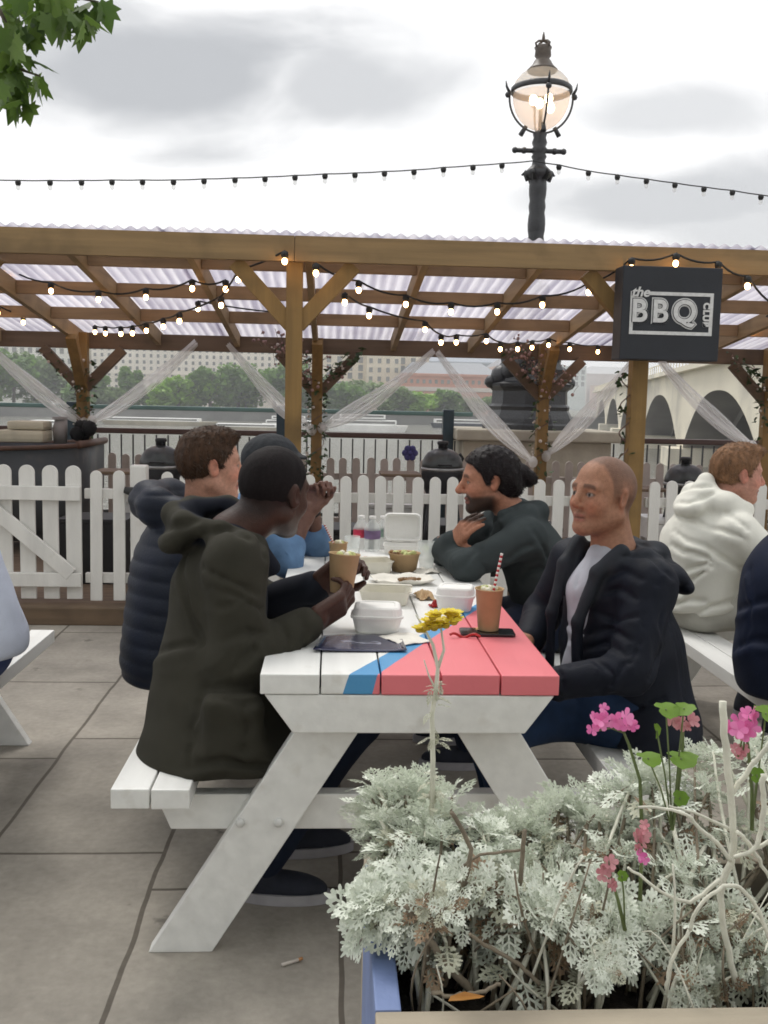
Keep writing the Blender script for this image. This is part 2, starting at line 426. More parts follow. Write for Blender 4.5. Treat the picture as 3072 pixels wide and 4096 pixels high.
b = MB(); b.box((0, 257.5, -4.6), (1500, 1.2, 5.2)); b.box((0, 257.3, -1.85), (1500, 1.6, .35)); tag(b.build('far_river_wall', mat('far_wall_stone', (.20, .20, .19), .9, .2, .2)), kind='structure')

# ------------------------------------------------------------------ far buildings
M_glassdark = mat('dark_window_glass', (.22, .22, .21), .15, .3, .3)
def building(name, x0, x1, ytop, Y, col, label, cat='building', rows=(), cols=0, depth=30, wsz=.5, roofc=None, bands=None, attic=True, rh=.0):
    p0 = at(x0, 400, Y=Y); p1 = at(x1, 400, Y=Y); zt = at((x0+x1)/2, ytop, Y=Y)[2]
    cx = (p0[0]+p1[0])/2; wd = abs(p1[0]-p0[0]); zb = -2.3
    e = empty(name, (cx, Y, zb), label=label, cat=cat)
    w = MB(); w.box((0, depth/2, (zt-zb)/2), (wd, depth, zt-zb))
    if attic: w.box((0, -.15, zt-zb-.5), (wd+.6, .6, .7)); w.box((0, -.12, (zt-zb)*.30), (wd, .5, .5))
    w.build('wall', mat(name+'_masonry', col, .9, .08, .15, dirt=([v*.75 for v in col], .08, .5, .8)), e)
    if roofc is not None:
        r = MB(); hh = rh or (zt-zb)*.18
        r.add([(-wd/2, 0, zt-zb), (wd/2, 0, zt-zb), (wd/2, depth, zt-zb), (-wd/2, depth, zt-zb), (-wd/2+hh, depth/2, zt-zb+hh), (wd/2-hh, depth/2, zt-zb+hh)], [(0, 1, 5, 4), (1, 2, 5), (2, 3, 4, 5), (3, 0, 4)])
        r.build('roof', mat(name+'_roof', roofc, .8), e)
    if bands:
        for zf, hf, bc in bands:
            q = MB(); q.box((0, -.1, (zt-zb)*zf), (wd+.1, .5, (zt-zb)*hf)); q.build('stone_band', mat(name+'_band', bc, .9), e)
    n = 0; rest = MB(); first = None
    for z in rows:
        zz = at((x0+x1)/2, z, Y=Y)[2]-zb
        for i in range(cols):
            x = -wd/2+wd*(i+.5)/cols; sw = wd/cols*wsz; shh = sw*1.35
            if n < 100:
                if first is None:
                    q = MB(); q.box((0, 0, 0), (sw, .3, shh)); first = q.build('window', M_glassdark, e); first.location = (x, -.02, zz)
                else:
                    o = first.copy(); COL.objects.link(o); o.location = (x, -.02, zz)
            else: rest.box((x, -.02, zz), (sw, .3, shh))
            n += 1
    if rest.n: tag(rest.build('window_rows', M_glassdark, e), kind='stuff')
    return e
YB = 330
building('stone_office_block', 92, 300, 296, YB, (.80, .745, .66), 'pale stone block with a grid of small windows beyond the far trees', rows=[338+6.3*i for i in range(10)], cols=30, wsz=.36)
building('grey_office_block', -60, 90, 318, YB+12, (.74, .73, .67), 'grey-white block with tall windows behind the trees at the left edge', rows=[340, 350, 360, 372], cols=19, wsz=.5)
building('hotel_building', 302, 428, 330, YB-8, (.75, .67, .54), 'buff hotel building with stacked balconies beside the wooden post', rows=[352, 360, 368, 376, 385, 394], cols=12, wsz=.42)
building('stepped_block', 366, 400, 318, YB-14, (.70, .63, .50), 'taller buff wing standing out from the hotel front', rows=[352, 361, 370, 379], cols=4, wsz=.4, depth=18)
building('brick_building', 402, 500, 374, 300, (.55, .29, .22), 'red brick building with white stone bands beside the lamp base', rows=[382, 390, 398], cols=16, wsz=.45, roofc=(.30, .31, .33), bands=((.62, .10, (.6, .55, .5)), (.25, .08, (.6, .55, .5))), rh=4)
building('brick_tower_house', 497, 540, 366, 310, (.62, .47, .41), 'pinkish tall house half hidden by the lamp base', rows=[376, 385, 394], cols=6, wsz=.4, roofc=(.3, .3, .32), rh=3)
building('distant_grey_roofs', 425, 520, 362, 420, (.42, .45, .49), 'long grey slate-roofed block beyond the red brick building', roofc=(.34, .37, .42), rh=5)
building('distant_tower_block', 560, 585, 366, 700, (.62, .66, .62), 'pale greenish tower far beyond the bridge', rows=[372, 378, 384], cols=4)
building('distant_dome_block', 586, 640, 374, 760, (.60, .56, .53), 'low hazy block with a stepped roof far beyond the bridge', roofc=(.5, .5, .5), rh=6)
building('distant_red_block', 600, 700, 386, 720, (.58, .44, .38), 'hazy pinkish terrace far behind the bridge deck', rows=[391], cols=14)

# ------------------------------------------------------------------ far trees
def crown_mesh(mb, c, r, n, s, seed, mi=0, drop=.0):
    q = random.Random(seed)
    lumps = [(Vector((q.uniform(-.6, .6), q.uniform(-.6, .6), q.uniform(-.5, .62))), q.uniform(.32, .55)) for _ in range(9)]
    for _ in range(n):
        lc, lr = q.choice(lumps)
        d = Vector((q.gauss(0, 1), q.gauss(0, 1), q.gauss(0, 1))).normalized()*lr*q.random()**.35
        p = lc+d
        p = np.array([p.x*r[0], p.y*r[1], p.z*r[2]])+c
        M = np.array(Matrix.Rotation(q.uniform(0, 6.28), 3, 'Z') @ Matrix.Rotation(q.gauss(.6, .5), 3, 'X'))
        k = s*q.uniform(.6, 1.4)
        V = np.array([(-.5, -.35, 0), (.05, -.5, .1), (.5, -.1, 0), (.3, .45, .08), (-.3, .4, -.05)])*k
        mb.add(V@M.T+p, [(0, 1, 2, 3, 4)], mi)
M_bark = mat('tree_bark', (.12, .10, .075), .9, .3, 6, .5, 30)
LEAFY = [leaf_mat('far_leaves_dark', (.085, .185, .024), (.18, .33, .05), .35, .08), leaf_mat('far_leaves_bright', (.17, .33, .03), (.30, .50, .06), .4, .08), leaf_mat('far_leaves_grey', (.12, .19, .06), (.22, .32, .11), .35, .08)]
TREES = [(-14, 350, 46, 0), (14, 349, 44, 0), (34, 356, 36, 2), (62, 366, 50, 2), (88, 372, 36, 0), (110, 380, 40, 2), (134, 364, 22, 0), (150, 385, 34, 0), (178, 377, 54, 1), (210, 363, 42, 0), (238, 362, 44, 0), (246, 384, 34, 1), (274, 358, 48, 0), (306, 372, 44, 2), (340, 384, 40, 0), (364, 381, 46, 2), (394, 388, 36, 2), (422, 393, 34, 1), (450, 392, 34, 0), (-50, 356, 46, 2), (480, 396, 30, 2)]
TL = ['dark leafy tree on the far bank', 'bright green leafy tree on the far bank', 'grey-green leafy tree on the far bank']
TW = {0: 'at the left edge beyond the boat hull', 1: 'tall and dark just inside the left edge', 2: 'beside the tall dark ones at the left', 3: 'broad, left of the left rear post', 4: 'just behind the left rear post', 5: 'low, right of the left rear post', 6: 'narrow and pointed before the stone block', 7: 'low, beside the pointed one', 8: 'round, over the first grill', 9: 'tall, right of the bright round one', 10: 'tall, left of the middle post', 11: 'low, left of the middle post', 12: 'largest, behind the middle post', 13: 'between the two middle posts', 14: 'low, right of the middle posts', 15: 'broad, before the hotel building', 16: 'small, below the taller buff wing', 17: 'small, before the red brick building', 18: 'small, last before the lamp base', 19: 'beyond the left edge', 20: 'behind the lamp base'}
for i, (x, yt, wpx, k) in enumerate(TREES):
    Y = 268+(i % 4)*5; p = at(x, 410, Y=Y); zt = at(x, yt, Y=Y)[2]; wd = wpx/FPX*Y/2*1.15; z0 = -2.2
    e = empty('riverside_tree', (p[0], Y, -2.3), label=(TL[k]+', '+TW[i]), cat='tree')
    t = MB(); t.tube([(0, 0, -.1), (.1, 0, (zt-z0)*.35), (0, .1, (zt-z0)*.7)], [.5, .38, .15], 8)
    for s in range(4): t.tube([(0, 0, (zt-z0)*(.3+.07*s)), (wd*.5*math.cos(s*1.7), wd*.4*math.sin(s*1.7), (zt-z0)*(.55+.08*s))], [.2, .07], 6)
    t.build('trunk', M_bark, e)
    cmb = MB(); crown_mesh(cmb, np.array([0, 0, (zt-z0)*.50]), (wd*1.2, wd, (zt-z0)*.55), 2100, 1.15, i+3); cmb.build('crown', LEAFY[k], e)

# ------------------------------------------------------------------ the bridge
def bridge():
    A = np.array([25.0, 48.0]); B = np.array([64.0, 226.0]); d = (B-A)/np.linalg.norm(B-A); n = np.array([-d[1], d[0]]); ln = np.linalg.norm(B-A)
    e = empty('river_bridge', (A[0], A[1], 0), math.atan2(d[1], d[0]), label='long pale concrete bridge with low arches crossing the river at the right', cat='bridge')
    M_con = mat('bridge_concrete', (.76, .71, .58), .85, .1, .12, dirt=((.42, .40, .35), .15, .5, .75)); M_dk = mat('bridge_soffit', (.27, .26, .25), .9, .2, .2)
    # local x along the bridge, y across (width to the right), z up; spans of about 40 m
    zt = 5.2; zs = -4.6; W = 20.0
    piers = [-24, 12, 54, 96, 138, 180, 222]
    poly_top = []; dk = MB(); sd_ = MB()
    for a, b_ in zip(piers[:-1], piers[1:]):
        k = 22; xs = [a+2.2+(b_-a-4.4)*i/k for i in range(k+1)]; u = [(x-(a+b_)/2)/((b_-a)/2-2.2) for x in xs]
        zz = [2.9-(5.6)*abs(v)**2.3 for v in u]
        for y in (0.0, -W):
            V = [(x, y, z) for x, z in zip(xs, zz)]+[(x, y, zt) for x in xs]
            sd_.add(V, [(i, i+1, k+2+i, k+1+i) if y == 0 else (i+1, i, k+1+i, k+2+i) for i in range(k)])
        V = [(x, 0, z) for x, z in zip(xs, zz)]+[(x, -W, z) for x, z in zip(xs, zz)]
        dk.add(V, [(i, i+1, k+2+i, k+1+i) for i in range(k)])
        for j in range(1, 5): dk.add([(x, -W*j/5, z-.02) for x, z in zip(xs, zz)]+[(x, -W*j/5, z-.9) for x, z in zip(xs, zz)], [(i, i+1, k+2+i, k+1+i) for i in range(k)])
    for p in piers: sd_.box((p, -W/2, (zt+zs)/2), (4.4, W, zt-zs)); sd_.box((p, -W/2, zs+.9), (6.4, W+3, 1.8))
    sd_.box((100, .35, zt+.05), (270, .8, .5)); sd_.box((100, -W/2, zt+.2), (270, W-.6, .3))
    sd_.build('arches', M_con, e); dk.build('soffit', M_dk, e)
    r = MB(); r.box((100, .4, zt+1.3), (270, .12, .12))
    for i in range(110): r.box((-32+2.4*i, .4, zt+.75), (.1, .1, 1.05))
    r.build('parapet_railing', M_con, e)
bridge()

# ------------------------------------------------------------------ boats on the river
M_wh = mat('white_boat_paint', (.90, .90, .88), .4, .06, .4); M_bg = mat('pontoon_deck', (.42, .38, .30), .8, .15, .5); M_nv = mat('dark_boat_paint', (.05, .06, .08), .5)
def boat(x0, x1, ywl, ytop, Y, label, hullm=None, tiers=2):
    a = at(x0, ywl, Y=Y); c = at(x1, ywl, Y=Y); ln = c[0]-a[0]; zt = at((x0+x1)/2, ytop, Y=Y)[2]; zw = -4.62
    e = empty('river_boat', ((a[0]+c[0])/2, Y, zw), label=label, cat='boat', group='boats on the river'); H = zt-zw
    h = MB(); k = 16; ring = []
    for z, s in ((-.3, .9), (H*.38, 1.0)):
        ring.append([(ln/2*s*max(-1, min(1, 1.06*math.cos(q)))*(1 if math.cos(q) < 0 else 1.0), 2.6*s*math.sin(q)*(1 if abs(math.cos(q)) < .8 else .9), z) for q in [2*PI*i/k for i in range(k)]])
    V = ring[0]+ring[1]; h.add(V, [(i, (i+1) % k, k+(i+1) % k, k+i) for i in range(k)]+[[k+i for i in range(k)]]); h.build('hull', hullm or M_wh, e)
    c_ = MB(); c_.box((-ln*.04, 0, H*.38+H*.14), (ln*.78, 4.0, H*.28))
    if tiers > 1: c_.box((-ln*.06, 0, H*.86), (ln*.55, 3.4, H*.24))
    c_.build('cabin', M_wh, e)
    g = MB(); g.box((-ln*.04, -2.01, H*.54), (ln*.74, .1, H*.13))
    if tiers > 1: g.box((-ln*.06, -1.71, H*.88), (ln*.5, .1, H*.1))
    g.build('window', M_glassdark, e)
boat(326, 408, 434, 414, 190, 'white two-decked river boat right of the middle posts')
boat(262, 322, 433, 416, 200, 'white river boat partly behind the middle post')
boat(100, 218, 430, 414, 205, 'long low white and grey boat left of the middle post', M_bg, 1)
boat(430, 492, 426, 415, 230, 'small dark-hulled boat before the far wall by the blue post', M_nv, 1)
boat(212, 288, 433, 420, 180, 'low beige pontoon boat left of the middle post', M_bg, 1)
boat(30, 88, 432, 416, 170, 'white cabin boat beyond the beached hull at the left', None, 1)

# ------------------------------------------------------------------ river railing, stone plinth and the big lamp
YR = 10.7
M_blue = mat('blue_black_iron_paint', (.012, .028, .04), .45, .2, 10); M_mah = mat('varnished_handrail', (.045, .017, .012), .4, .3, 20, stretch=(.1, 3, 3))
M_teal = mat('teal_rail_paint', (.10, .17, .16), .5, .15, 5); M_bal = mat('railing_iron', (.05, .05, .05), .5)
def railing(x0, x1, ytop_px, label, upper=False, posts=()):
    e = empty('river_railing', ((x0+x1)/2, YR, 0), label=label, cat='railing'); xc = (x0+x1)/2
    za = 1.05
    m = MB(); m.box((0, 0, za-.03), (x1-x0, .075, .06), bev=.012); m.build('handrail', M_mah, e)
    m = MB(); m.box((0, 0, .14), (x1-x0, .04, .04)); m.build('lower_rail', M_bal, e)
    m = MB(); k = int((x1-x0)/.125)
    for i in range(k): m.box((-(x1-x0)/2+(i+.5)*(x1-x0)/k, 0, .56), (.016, .016, .84))
    m.build('balusters', M_bal, e)
    for p in posts:
        m = MB(); m.box((p-xc, .02, .66), (.12, .12, 1.32), bev=.01); m.build('post', M_blue, e)
    if upper:
        m = MB(); m.box((0, .02, 1.272), (x1-x0, .10, .045), bev=.01); m.build('upper_rail', M_teal, e)
railing(-2.95, 1.55, 0, 'brown-capped river railing with a teal top rail and blue posts', True, (at(282, 430, Y=YR)[0], at(448, 430, Y=YR)[0], at(73, 430, Y=YR)[0]))
railing(-6.5, -3.0, 0, 'stretch of river railing behind the boat hull at the left', True, (-4.9,))
railing(2.95, 7.5, 0, 'brown-capped river railing right of the stone plinth')
M_plinth = mat('plinth_granite', (.40, .36, .29), .85, .15, 4, .3, 30, dirt=((.26, .23, .19), 2, .5, .7))
LX = at(536, 235, Y=YR+.25)[0]; zl = lambda y: at(540, y, Y=YR+.25)[2]
e = empty('stone_plinth', (LX, YR+.25, 0), label='beige stone plinth in the river parapet under the iron lamp', cat='plinth')
m = MB(); m.box((0, 0, .5), (1.62, 1.05, 1.0), bev=.02); m.box((0, 0, 1.06), (1.78, 1.2, .12), bev=.02); m.box((0, 0, .06), (1.75, 1.15, .12)); m.build('block', M_plinth, e)
def big_lamp():
    e = empty('street_lamp', (LX, YR+.25, 1.12), label='ornate black iron lamp with a lit glass globe rising behind the pergola', cat='street lamp')
    M_ir = mat('black_iron', (.016, .017, .021), .42, .3, 14, .5, 40, spec=.6); M_br = mat('weathered_bronze', (.10, .08, .065), .5, .3, 12)
    Z = lambda y: zl(y)-1.12
    pxm = (YR+.25)/FPX
    b = MB(); p = pxm
    # tiered base with a sculpted body
    b.lathe([(47*p, 0), (47*p, .05), (45*p, .07), (44*p, .12), (42*p, .17), (40*p, .21), (41*p, .25), (38.5*p, .28), (38*p, .42), (39.5*p, .44), (43*p, .47), (43.5*p, .50), (36*p, .53), (34*p, .60), (35*p, .66), (30*p, .74), (31*p, .80), (22*p, .92), (14*p, 1.0), (10*p, 1.2)], n=10, smooth=False)
    b.build('base', M_ir, e)
    f = MB(); zc0 = .5
    for s in (0, PI):   # two fishes wound round the column, heads low
        pts = []; rr = []
        for i in range(34):
            t = i/33; q = s+.4+t*4.6; rad = (26-15*t)*p; pts.append((rad*math.cos(q), rad*math.sin(q), .58+t*1.15)); rr.append((12*(1-t)**.8+2.2)*p*(1 if i > 3 else .75+.08*i))
        f.tube(pts, rr, 10)
        f.sphere((30*p*math.cos(s+.2), 30*p*math.sin(s+.2), .58), 12*p, 12); f.sphere((40*p*math.cos(s+.1), 40*p*math.sin(s+.1), .52), 7*p, 10)
        for k in range(5): q = s+.6+k*.8; f.sphere(((27-2.4*k)*p*math.cos(q), (27-2.4*k)*p*math.sin(q), .74+.2*k), (5*p, 5*p, 9*p), 8)
    f.build('fish_ornament', M_ir, e)
    c = MB(); pr = [(9*p, 1.0)]
    z0, z1 = 1.1, Z(183); k = 26
    for i in range(k): pr.append(((7.6+.9*(i % 2)+(1.2 if i % 6 == 0 else 0))*p, z0+(z1-z0)*i/(k-1)))
    pr += [(8*p, Z(181)), (12*p, Z(177)), (14*p, Z(173)), (11*p, Z(170)), (7*p, Z(166)), (6*p, Z(160)), (7.5*p, Z(157)), (6*p, Z(154)), (9*p, Z(151)), (6*p, Z(147)), (7.5*p, Z(143)), (6*p, Z(138)), (7*p, Z(134)), (2*p, Z(130))]
    c.lathe(pr, n=16)
    for s in range(6):
        q = s*PI/3; c.tube([(10*p*math.cos(q), 10*p*math.sin(q), Z(181)), (14*p*math.cos(q), 14*p*math.sin(q), Z(172)), (16*p*math.cos(q), 16*p*math.sin(q), Z(176))], [2.5*p, 2.2*p, 1.2*p], 8)
    c.build('column', M_ir, e)
    c = MB(); c.tube([(-24*p, 0, Z(151)), (24*p, 0, Z(151))], 2.2*p, 10)
    for s in (-1, 1): c.sphere((s*24*p, 0, Z(151)), 3*p, 10); c.sphere((s*15*p, 0, Z(151)), 3.2*p, 10)
    c.build('ladder_bar', M_ir, e)
    c = MB(); k = 22      # cradle arms round the globe
    for s in range(4):
        q = s*PI/2; pts = []
        for i in range(k):
            a = R(-82+88*i/(k-1)); pts.append((31*p*math.cos(a)*math.cos(q), 31*p*math.cos(a)*math.sin(q), Z(98)+33*p*math.sin(a)))
        c.tube(pts, 1.0*p, 8); a = R(6)
        c.tube([pts[-1], (34*p*math.cos(q), 34*p*math.sin(q), Z(88)), (35*p*math.cos(q), 35*p*math.sin(q), Z(82))], [1.6*p, 1.2*p, .4*p], 8)
        c.sphere((32.5*p*math.cos(q), 32.5*p*math.sin(q), Z(96)), 3*p, 8)
        c.tube([(14*p*math.cos(q), 14*p*math.sin(q), Z(127)), (19*p*math.cos(q), 19*p*math.sin(q), Z(136))], [2*p, 2.4*p], 8)
    c.build('cradle', M_ir, e)
    c = MB(); c.lathe([(29*p, Z(93.5)), (30*p, Z(92)), (29.5*p, Z(88.5)), (28*p, Z(87)), (27.5*p, Z(88)), (27.5*p, Z(93)), (29*p, Z(93.5))], n=32); c.build('globe_ring', M_ir, e)
    g = MB(); g.lathe([(.5*p, Z(128))]+[(27.5*p*math.cos(R(a)), Z(95)+33*p*math.sin(R(a))) for a in range(-84, 1, 7)], n=28); g.build('lower_globe', GLOBE, e)
    g = MB(); g.lathe([(27.5*p, Z(87.5)), (25*p, Z(81)), (20*p, Z(75)), (13*p, Z(70))], n=28); g.build('upper_globe', GLOBE2, e)
    c = MB(); c.lathe([(13.5*p, Z(72)), (15*p, Z(70.5)), (13*p, Z(68.5)), (10*p, Z(65)), (8*p, Z(61)), (6*p, Z(58.5)), (8*p, Z(56)), (7.5*p, Z(50)), (8.5*p, Z(47.5)), (7*p, Z(46))], n=20)
    for s in range(4):
        q = s*PI/2+.5; c.tube([(8*p*math.cos(q), 8*p*math.sin(q), Z(48)), (9.5*p*math.cos(q), 9.5*p*math.sin(q), Z(45)), (6*p*math.cos(q), 6*p*math.sin(q), Z(42)), (0, 0, Z(40.5))], 1.1*p, 6)
    c.tube([(0, 0, Z(41.5)), (0, 0, Z(36)), (0, 0, Z(31.5))], [1.8*p, 1.4*p, .4*p], 8); c.build('crown_finial', M_br, e)
    c = MB(); c.tube([(0, 0, Z(130)), (0, 0, Z(108))], 2*p, 8); c.build('burner_stem', M_ir, e)
    for x, z in ((-8, 101), (7, 99), (9, 108), (-2, 104)):
        c = MB(); c.sphere((x*p, -2*p, Z(z)), (4.2*p, 4.2*p, 5.2*p), 12); c.build('lamp_bulb', BULB_BIG, e)
GLOBE = sheer_mat('globe_glass', (.85, .70, .60), .42, .6); GLOBE2 = sheer_mat('opal_glass', (.62, .60, .58), .5, .6)
BULB_BIG = emit_mat('lamp_glow', (1.0, .78, .48), 9.0)
big_lamp()
# ================================================================== pergola, fences, what stands between them
def wood(name, col, st, dk=.35):
    return mat(name, [c*(1-dk*.5) for c in col], .72, .2, 5, .25, 40, stretch=st, col2=[c*1.15 for c in col], dirt=([c*.55 for c in col], 3, .52, .75), bdist=.004)
WC = (.265, .172, .078)
W_X = wood('pine_beam_grain', WC, (.35, 5, 5)); W_Y = wood('pine_rafter_grain', (.32, .22, .11), (5, .35, 5)); W_Z = wood('pine_post_grain', (.245, .145, .046), (5, 5, .35))
W_D = wood('weathered_beam', (.14, .09, .055), (.35, 5, 5)); W_N = wood('pine_noggin_grain', (.30, .19, .10), (.35, 5, 5))
YF, YK = 6.0, 9.15
ROOF = 2.372
zroof = lambda Y: ROOF-.122*(Y-YF)
pg = empty('pergola', (0, 7.5, 0), label='timber pergola with a corrugated clear roof behind the picket fence', cat='pergola')
def pp(name, m, a, b_, w, h, up=(0, 0, 1), bev=.004):
    q = MB(); q.beam(a, b_, w, h, up, 0, bev); o = q.build(name, m, None); o.parent = pg; o.location = (0, -7.5, 0); return o
FX = [-2.36, -.235, 1.915, 4.05]; RX = [-2.26, -.135, 1.97, 4.12]
zub = zroof(YF)-.155
pp('beam', W_X, (-4.6, YF, zroof(YF)-.08), (-.235, YF, zroof(YF)-.08), .15, .048, (0, 1, 0)); pp('beam', W_X, (-.233, YF-.003, zroof(YF)-.08), (5.6, YF-.003, zroof(YF)-.08), .15, .048, (0, 1, 0))
pp('beam', W_D, (-5.2, YK, zroof(YK)-.10), (6.2, YK, zroof(YK)-.10), .145, .048, (0, 1, 0))
for x in FX: pp('post', W_Z, (x, YF+.075, 0.0), (x, YF+.075, zroof(YF)-.01), .10, .10, (0, 1, 0), .006)
for x in RX: pp('post', W_Z, (x, YK-.075, .1), (x, YK-.075, zroof(YK)-.03), .10, .10, (0, 1, 0), .006)
for x in FX:
    for s in (-1, 1): pp('brace', W_Z, (x+s*.02, YF+.075, zub-.37), (x+s*.36, YF+.06, zub-.005), .095, .075, (0, 1, 0))
for x in RX:
    zz = zroof(YK)-.17
    for s in (-1, 1): pp('brace', W_D, (x+s*.02, YK-.075, zz-.36), (x+s*.36, YK-.06, zz-.005), .09, .07, (0, 1, 0))
    pp('brace', W_Z, (x, YK-.11, zz-.34), (x+.001, YK-.46, zz+.08), .07, .09, (1, 0, 0))
rx = [-4.45+.716*i for i in range(14)]
for x in rx:
    pp('rafter', W_Y, (x, YF+.03, zroof(YF+.03)-.068), (x, YK+.25, zroof(YK+.25)-.068), .045, .125, (0, 0, 1))
for Y in (6.45, 7.30, 8.17):
    for a, c in zip(rx[:-1], rx[1:]):
        pp('noggin', W_N, (a+.024, Y, zroof(Y)-.055), (c-.024, Y, zroof(Y)-.055), .095, .045, (0, 1, 0))
def corr_mat():
    m, nt, b = new_mat('corrugated_clear_sheet'); out = nt.nodes['Material Output']
    tr = N(nt, 'ShaderNodeBsdfTransparent'); tr.inputs['Color'].default_value = (.97, .955, 1.0, 1)
    tl = N(nt, 'ShaderNodeBsdfTranslucent')
    tc = N(nt, 'ShaderNodeTexCoord'); mp = N(nt, 'ShaderNodeMapping'); mp.inputs['Scale'].default_value = (6, .5, .5); L(nt, tc.outputs['Object'], mp.inputs['Vector'])
    no = N(nt, 'ShaderNodeTexNoise'); no.inputs['Scale'].default_value = 1.6; no.inputs['Detail'].default_value = 4; L(nt, mp.outputs[0], no.inputs['Vector'])
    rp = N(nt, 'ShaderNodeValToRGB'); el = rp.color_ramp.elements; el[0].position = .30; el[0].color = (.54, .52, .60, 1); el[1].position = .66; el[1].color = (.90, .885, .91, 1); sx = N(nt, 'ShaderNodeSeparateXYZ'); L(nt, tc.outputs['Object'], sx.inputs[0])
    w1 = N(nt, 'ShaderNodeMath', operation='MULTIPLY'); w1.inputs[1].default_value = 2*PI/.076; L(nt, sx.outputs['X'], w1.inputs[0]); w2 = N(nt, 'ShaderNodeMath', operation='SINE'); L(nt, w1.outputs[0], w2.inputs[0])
    w3 = N(nt, 'ShaderNodeMath', operation='MULTIPLY_ADD'); w3.inputs[1].default_value = .13; L(nt, w2.outputs[0], w3.inputs[0]); L(nt, no.outputs['Fac'], w3.inputs[2]); L(nt, w3.outputs[0], rp.inputs[0])   # corrugation shading painted as darker lilac stripes in the valleys
    L(nt, rp.outputs[0], tl.inputs['Color']); L(nt, rp.outputs[0], b.inputs['Base Color']); b.inputs['Roughness'].default_value = .35
    a = N(nt, 'ShaderNodeMixShader'); a.inputs[0].default_value = .25; L(nt, tl.outputs[0], a.inputs[1]); L(nt, b.outputs[0], a.inputs[2])
    c = N(nt, 'ShaderNodeMixShader'); c.inputs[0].default_value = .62; L(nt, tr.outputs[0], c.inputs[1]); L(nt, a.outputs[0], c.inputs[2]); L(nt, c.outputs[0], out.inputs['Surface'])
    return m
M_corr = corr_mat()
for x0, x1 in ((-4.7, -1.0), (-1.05, 2.6), (2.55, 6.1)):
    q = MB(); k = int((x1-x0)/.0095); xs = [x0+(x1-x0)*i/k for i in range(k+1)]; lift = .004 if x0 == -1.05 else 0
    ys = [YF-.035, YK+.35]
    V = [(x, y, zroof(y)+.006+lift+.0095*math.sin(2*PI*x/.076)) for y in ys for x in xs]
    q.add(V, [(i, i+1, k+2+i, k+1+i) for i in range(k)], 0, True); o = q.build('roof_sheet', M_corr, None, solid=.0015); o.parent = pg; o.location = (0, -7.5, 0)

# ------------------------------------------------------------------ decking and sleeper
sheet('deck_floor', -6.5, 6.5, 6.0, 10.4, .104, mat('deck_boards', (.17, .12, .08), .8, .3, 4, .3, 30, stretch=(.3, 6, 1)))
q = MB(); q.box((-.4, 5.99, .055), (9.6, .16, .11), bev=.008); q.build('timber_sleeper', wood('sleeper_wood', (.13, .085, .05), (.3, 5, 5)), base=(-.4, 5.99, 0))
bpy.data.objects['timber_sleeper']['label'] = 'dark brown timber sleeper along the foot of the white fence'; bpy.data.objects['timber_sleeper']['category'] = 'timber edge'

# ------------------------------------------------------------------ picket fences
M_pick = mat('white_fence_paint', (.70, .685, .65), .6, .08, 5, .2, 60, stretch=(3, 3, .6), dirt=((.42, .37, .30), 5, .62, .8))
M_pick2 = mat('shaded_fence_paint', (.42, .37, .34), .7, .12, 5, .2, 60, dirt=((.25, .21, .18), 4, .55, .8))  # back fence: the shade it stands in is put into its colour
def picket(w, h, t, nm, m, parent):
    q = MB(); n = 10
    poly = [(-w/2, 0), (w/2, 0), (w/2, h-w/2)]+[(w/2*math.cos(PI*i/n), h-w/2+w/2*math.sin(PI*i/n)) for i in range(1, n)]+[(-w/2, h-w/2)]
    q.prism(poly, t); return q.build(nm, m, parent, bevel=.003)
def fence(x0, x1, Y, zb, h, w, gap, m, label, rails=(.14, .66), group=None, post_at=(), front=True):
    e = empty('picket_fence', ((x0+x1)/2, Y, zb), label=label, cat='fence'); xc = (x0+x1)/2; r_ = random.Random(int(x0*100))
    n = int(round((x1-x0)/(w+gap))); first = None
    for i in range(n):
        x = x0+(i+.5)*(x1-x0)/n-xc
        if any(abs(x+xc-p) < .085 for p in post_at): continue
        if first is None: first = picket(w, h, .02, 'picket', m, e); o = first
        else: o = first.copy(); COL.objects.link(o); o.parent = e
        o.location = (x, 0, r_.uniform(-.006, .006)); o.rotation_euler = (0, R(r_.uniform(-.7, .7)), 0)
    for z in rails: q = MB(); q.box((0, .031, h*z/.8), (x1-x0, .036, .062)); q.build('rail', m, e, bevel=.003)
    for p in post_at: q = MB(); q.box((p-xc, .02, h*.5+.02), (.10, .10, h+.04), bev=.012); q.build('post', m, e)
    return e
xg = at(78, 500, Y=6.05)[0]; xp = at(139, 500, Y=6.05)[0]
fence(xg+.035, xp+.09, 6.05, .125, .81, .072, .054, M_pick, 'short stretch of white picket fence between the gate and the capped post', post_at=(xp,))
fence(xp+.11, 1.82, 6.05, .125, .81, .070, .0425, M_pick, 'long white picket fence behind the table between the capped post and the sign post')
fence(2.0, 4.6, 6.05, .125, .81, .070, .0425, M_pick, 'white picket fence right of the sign post')
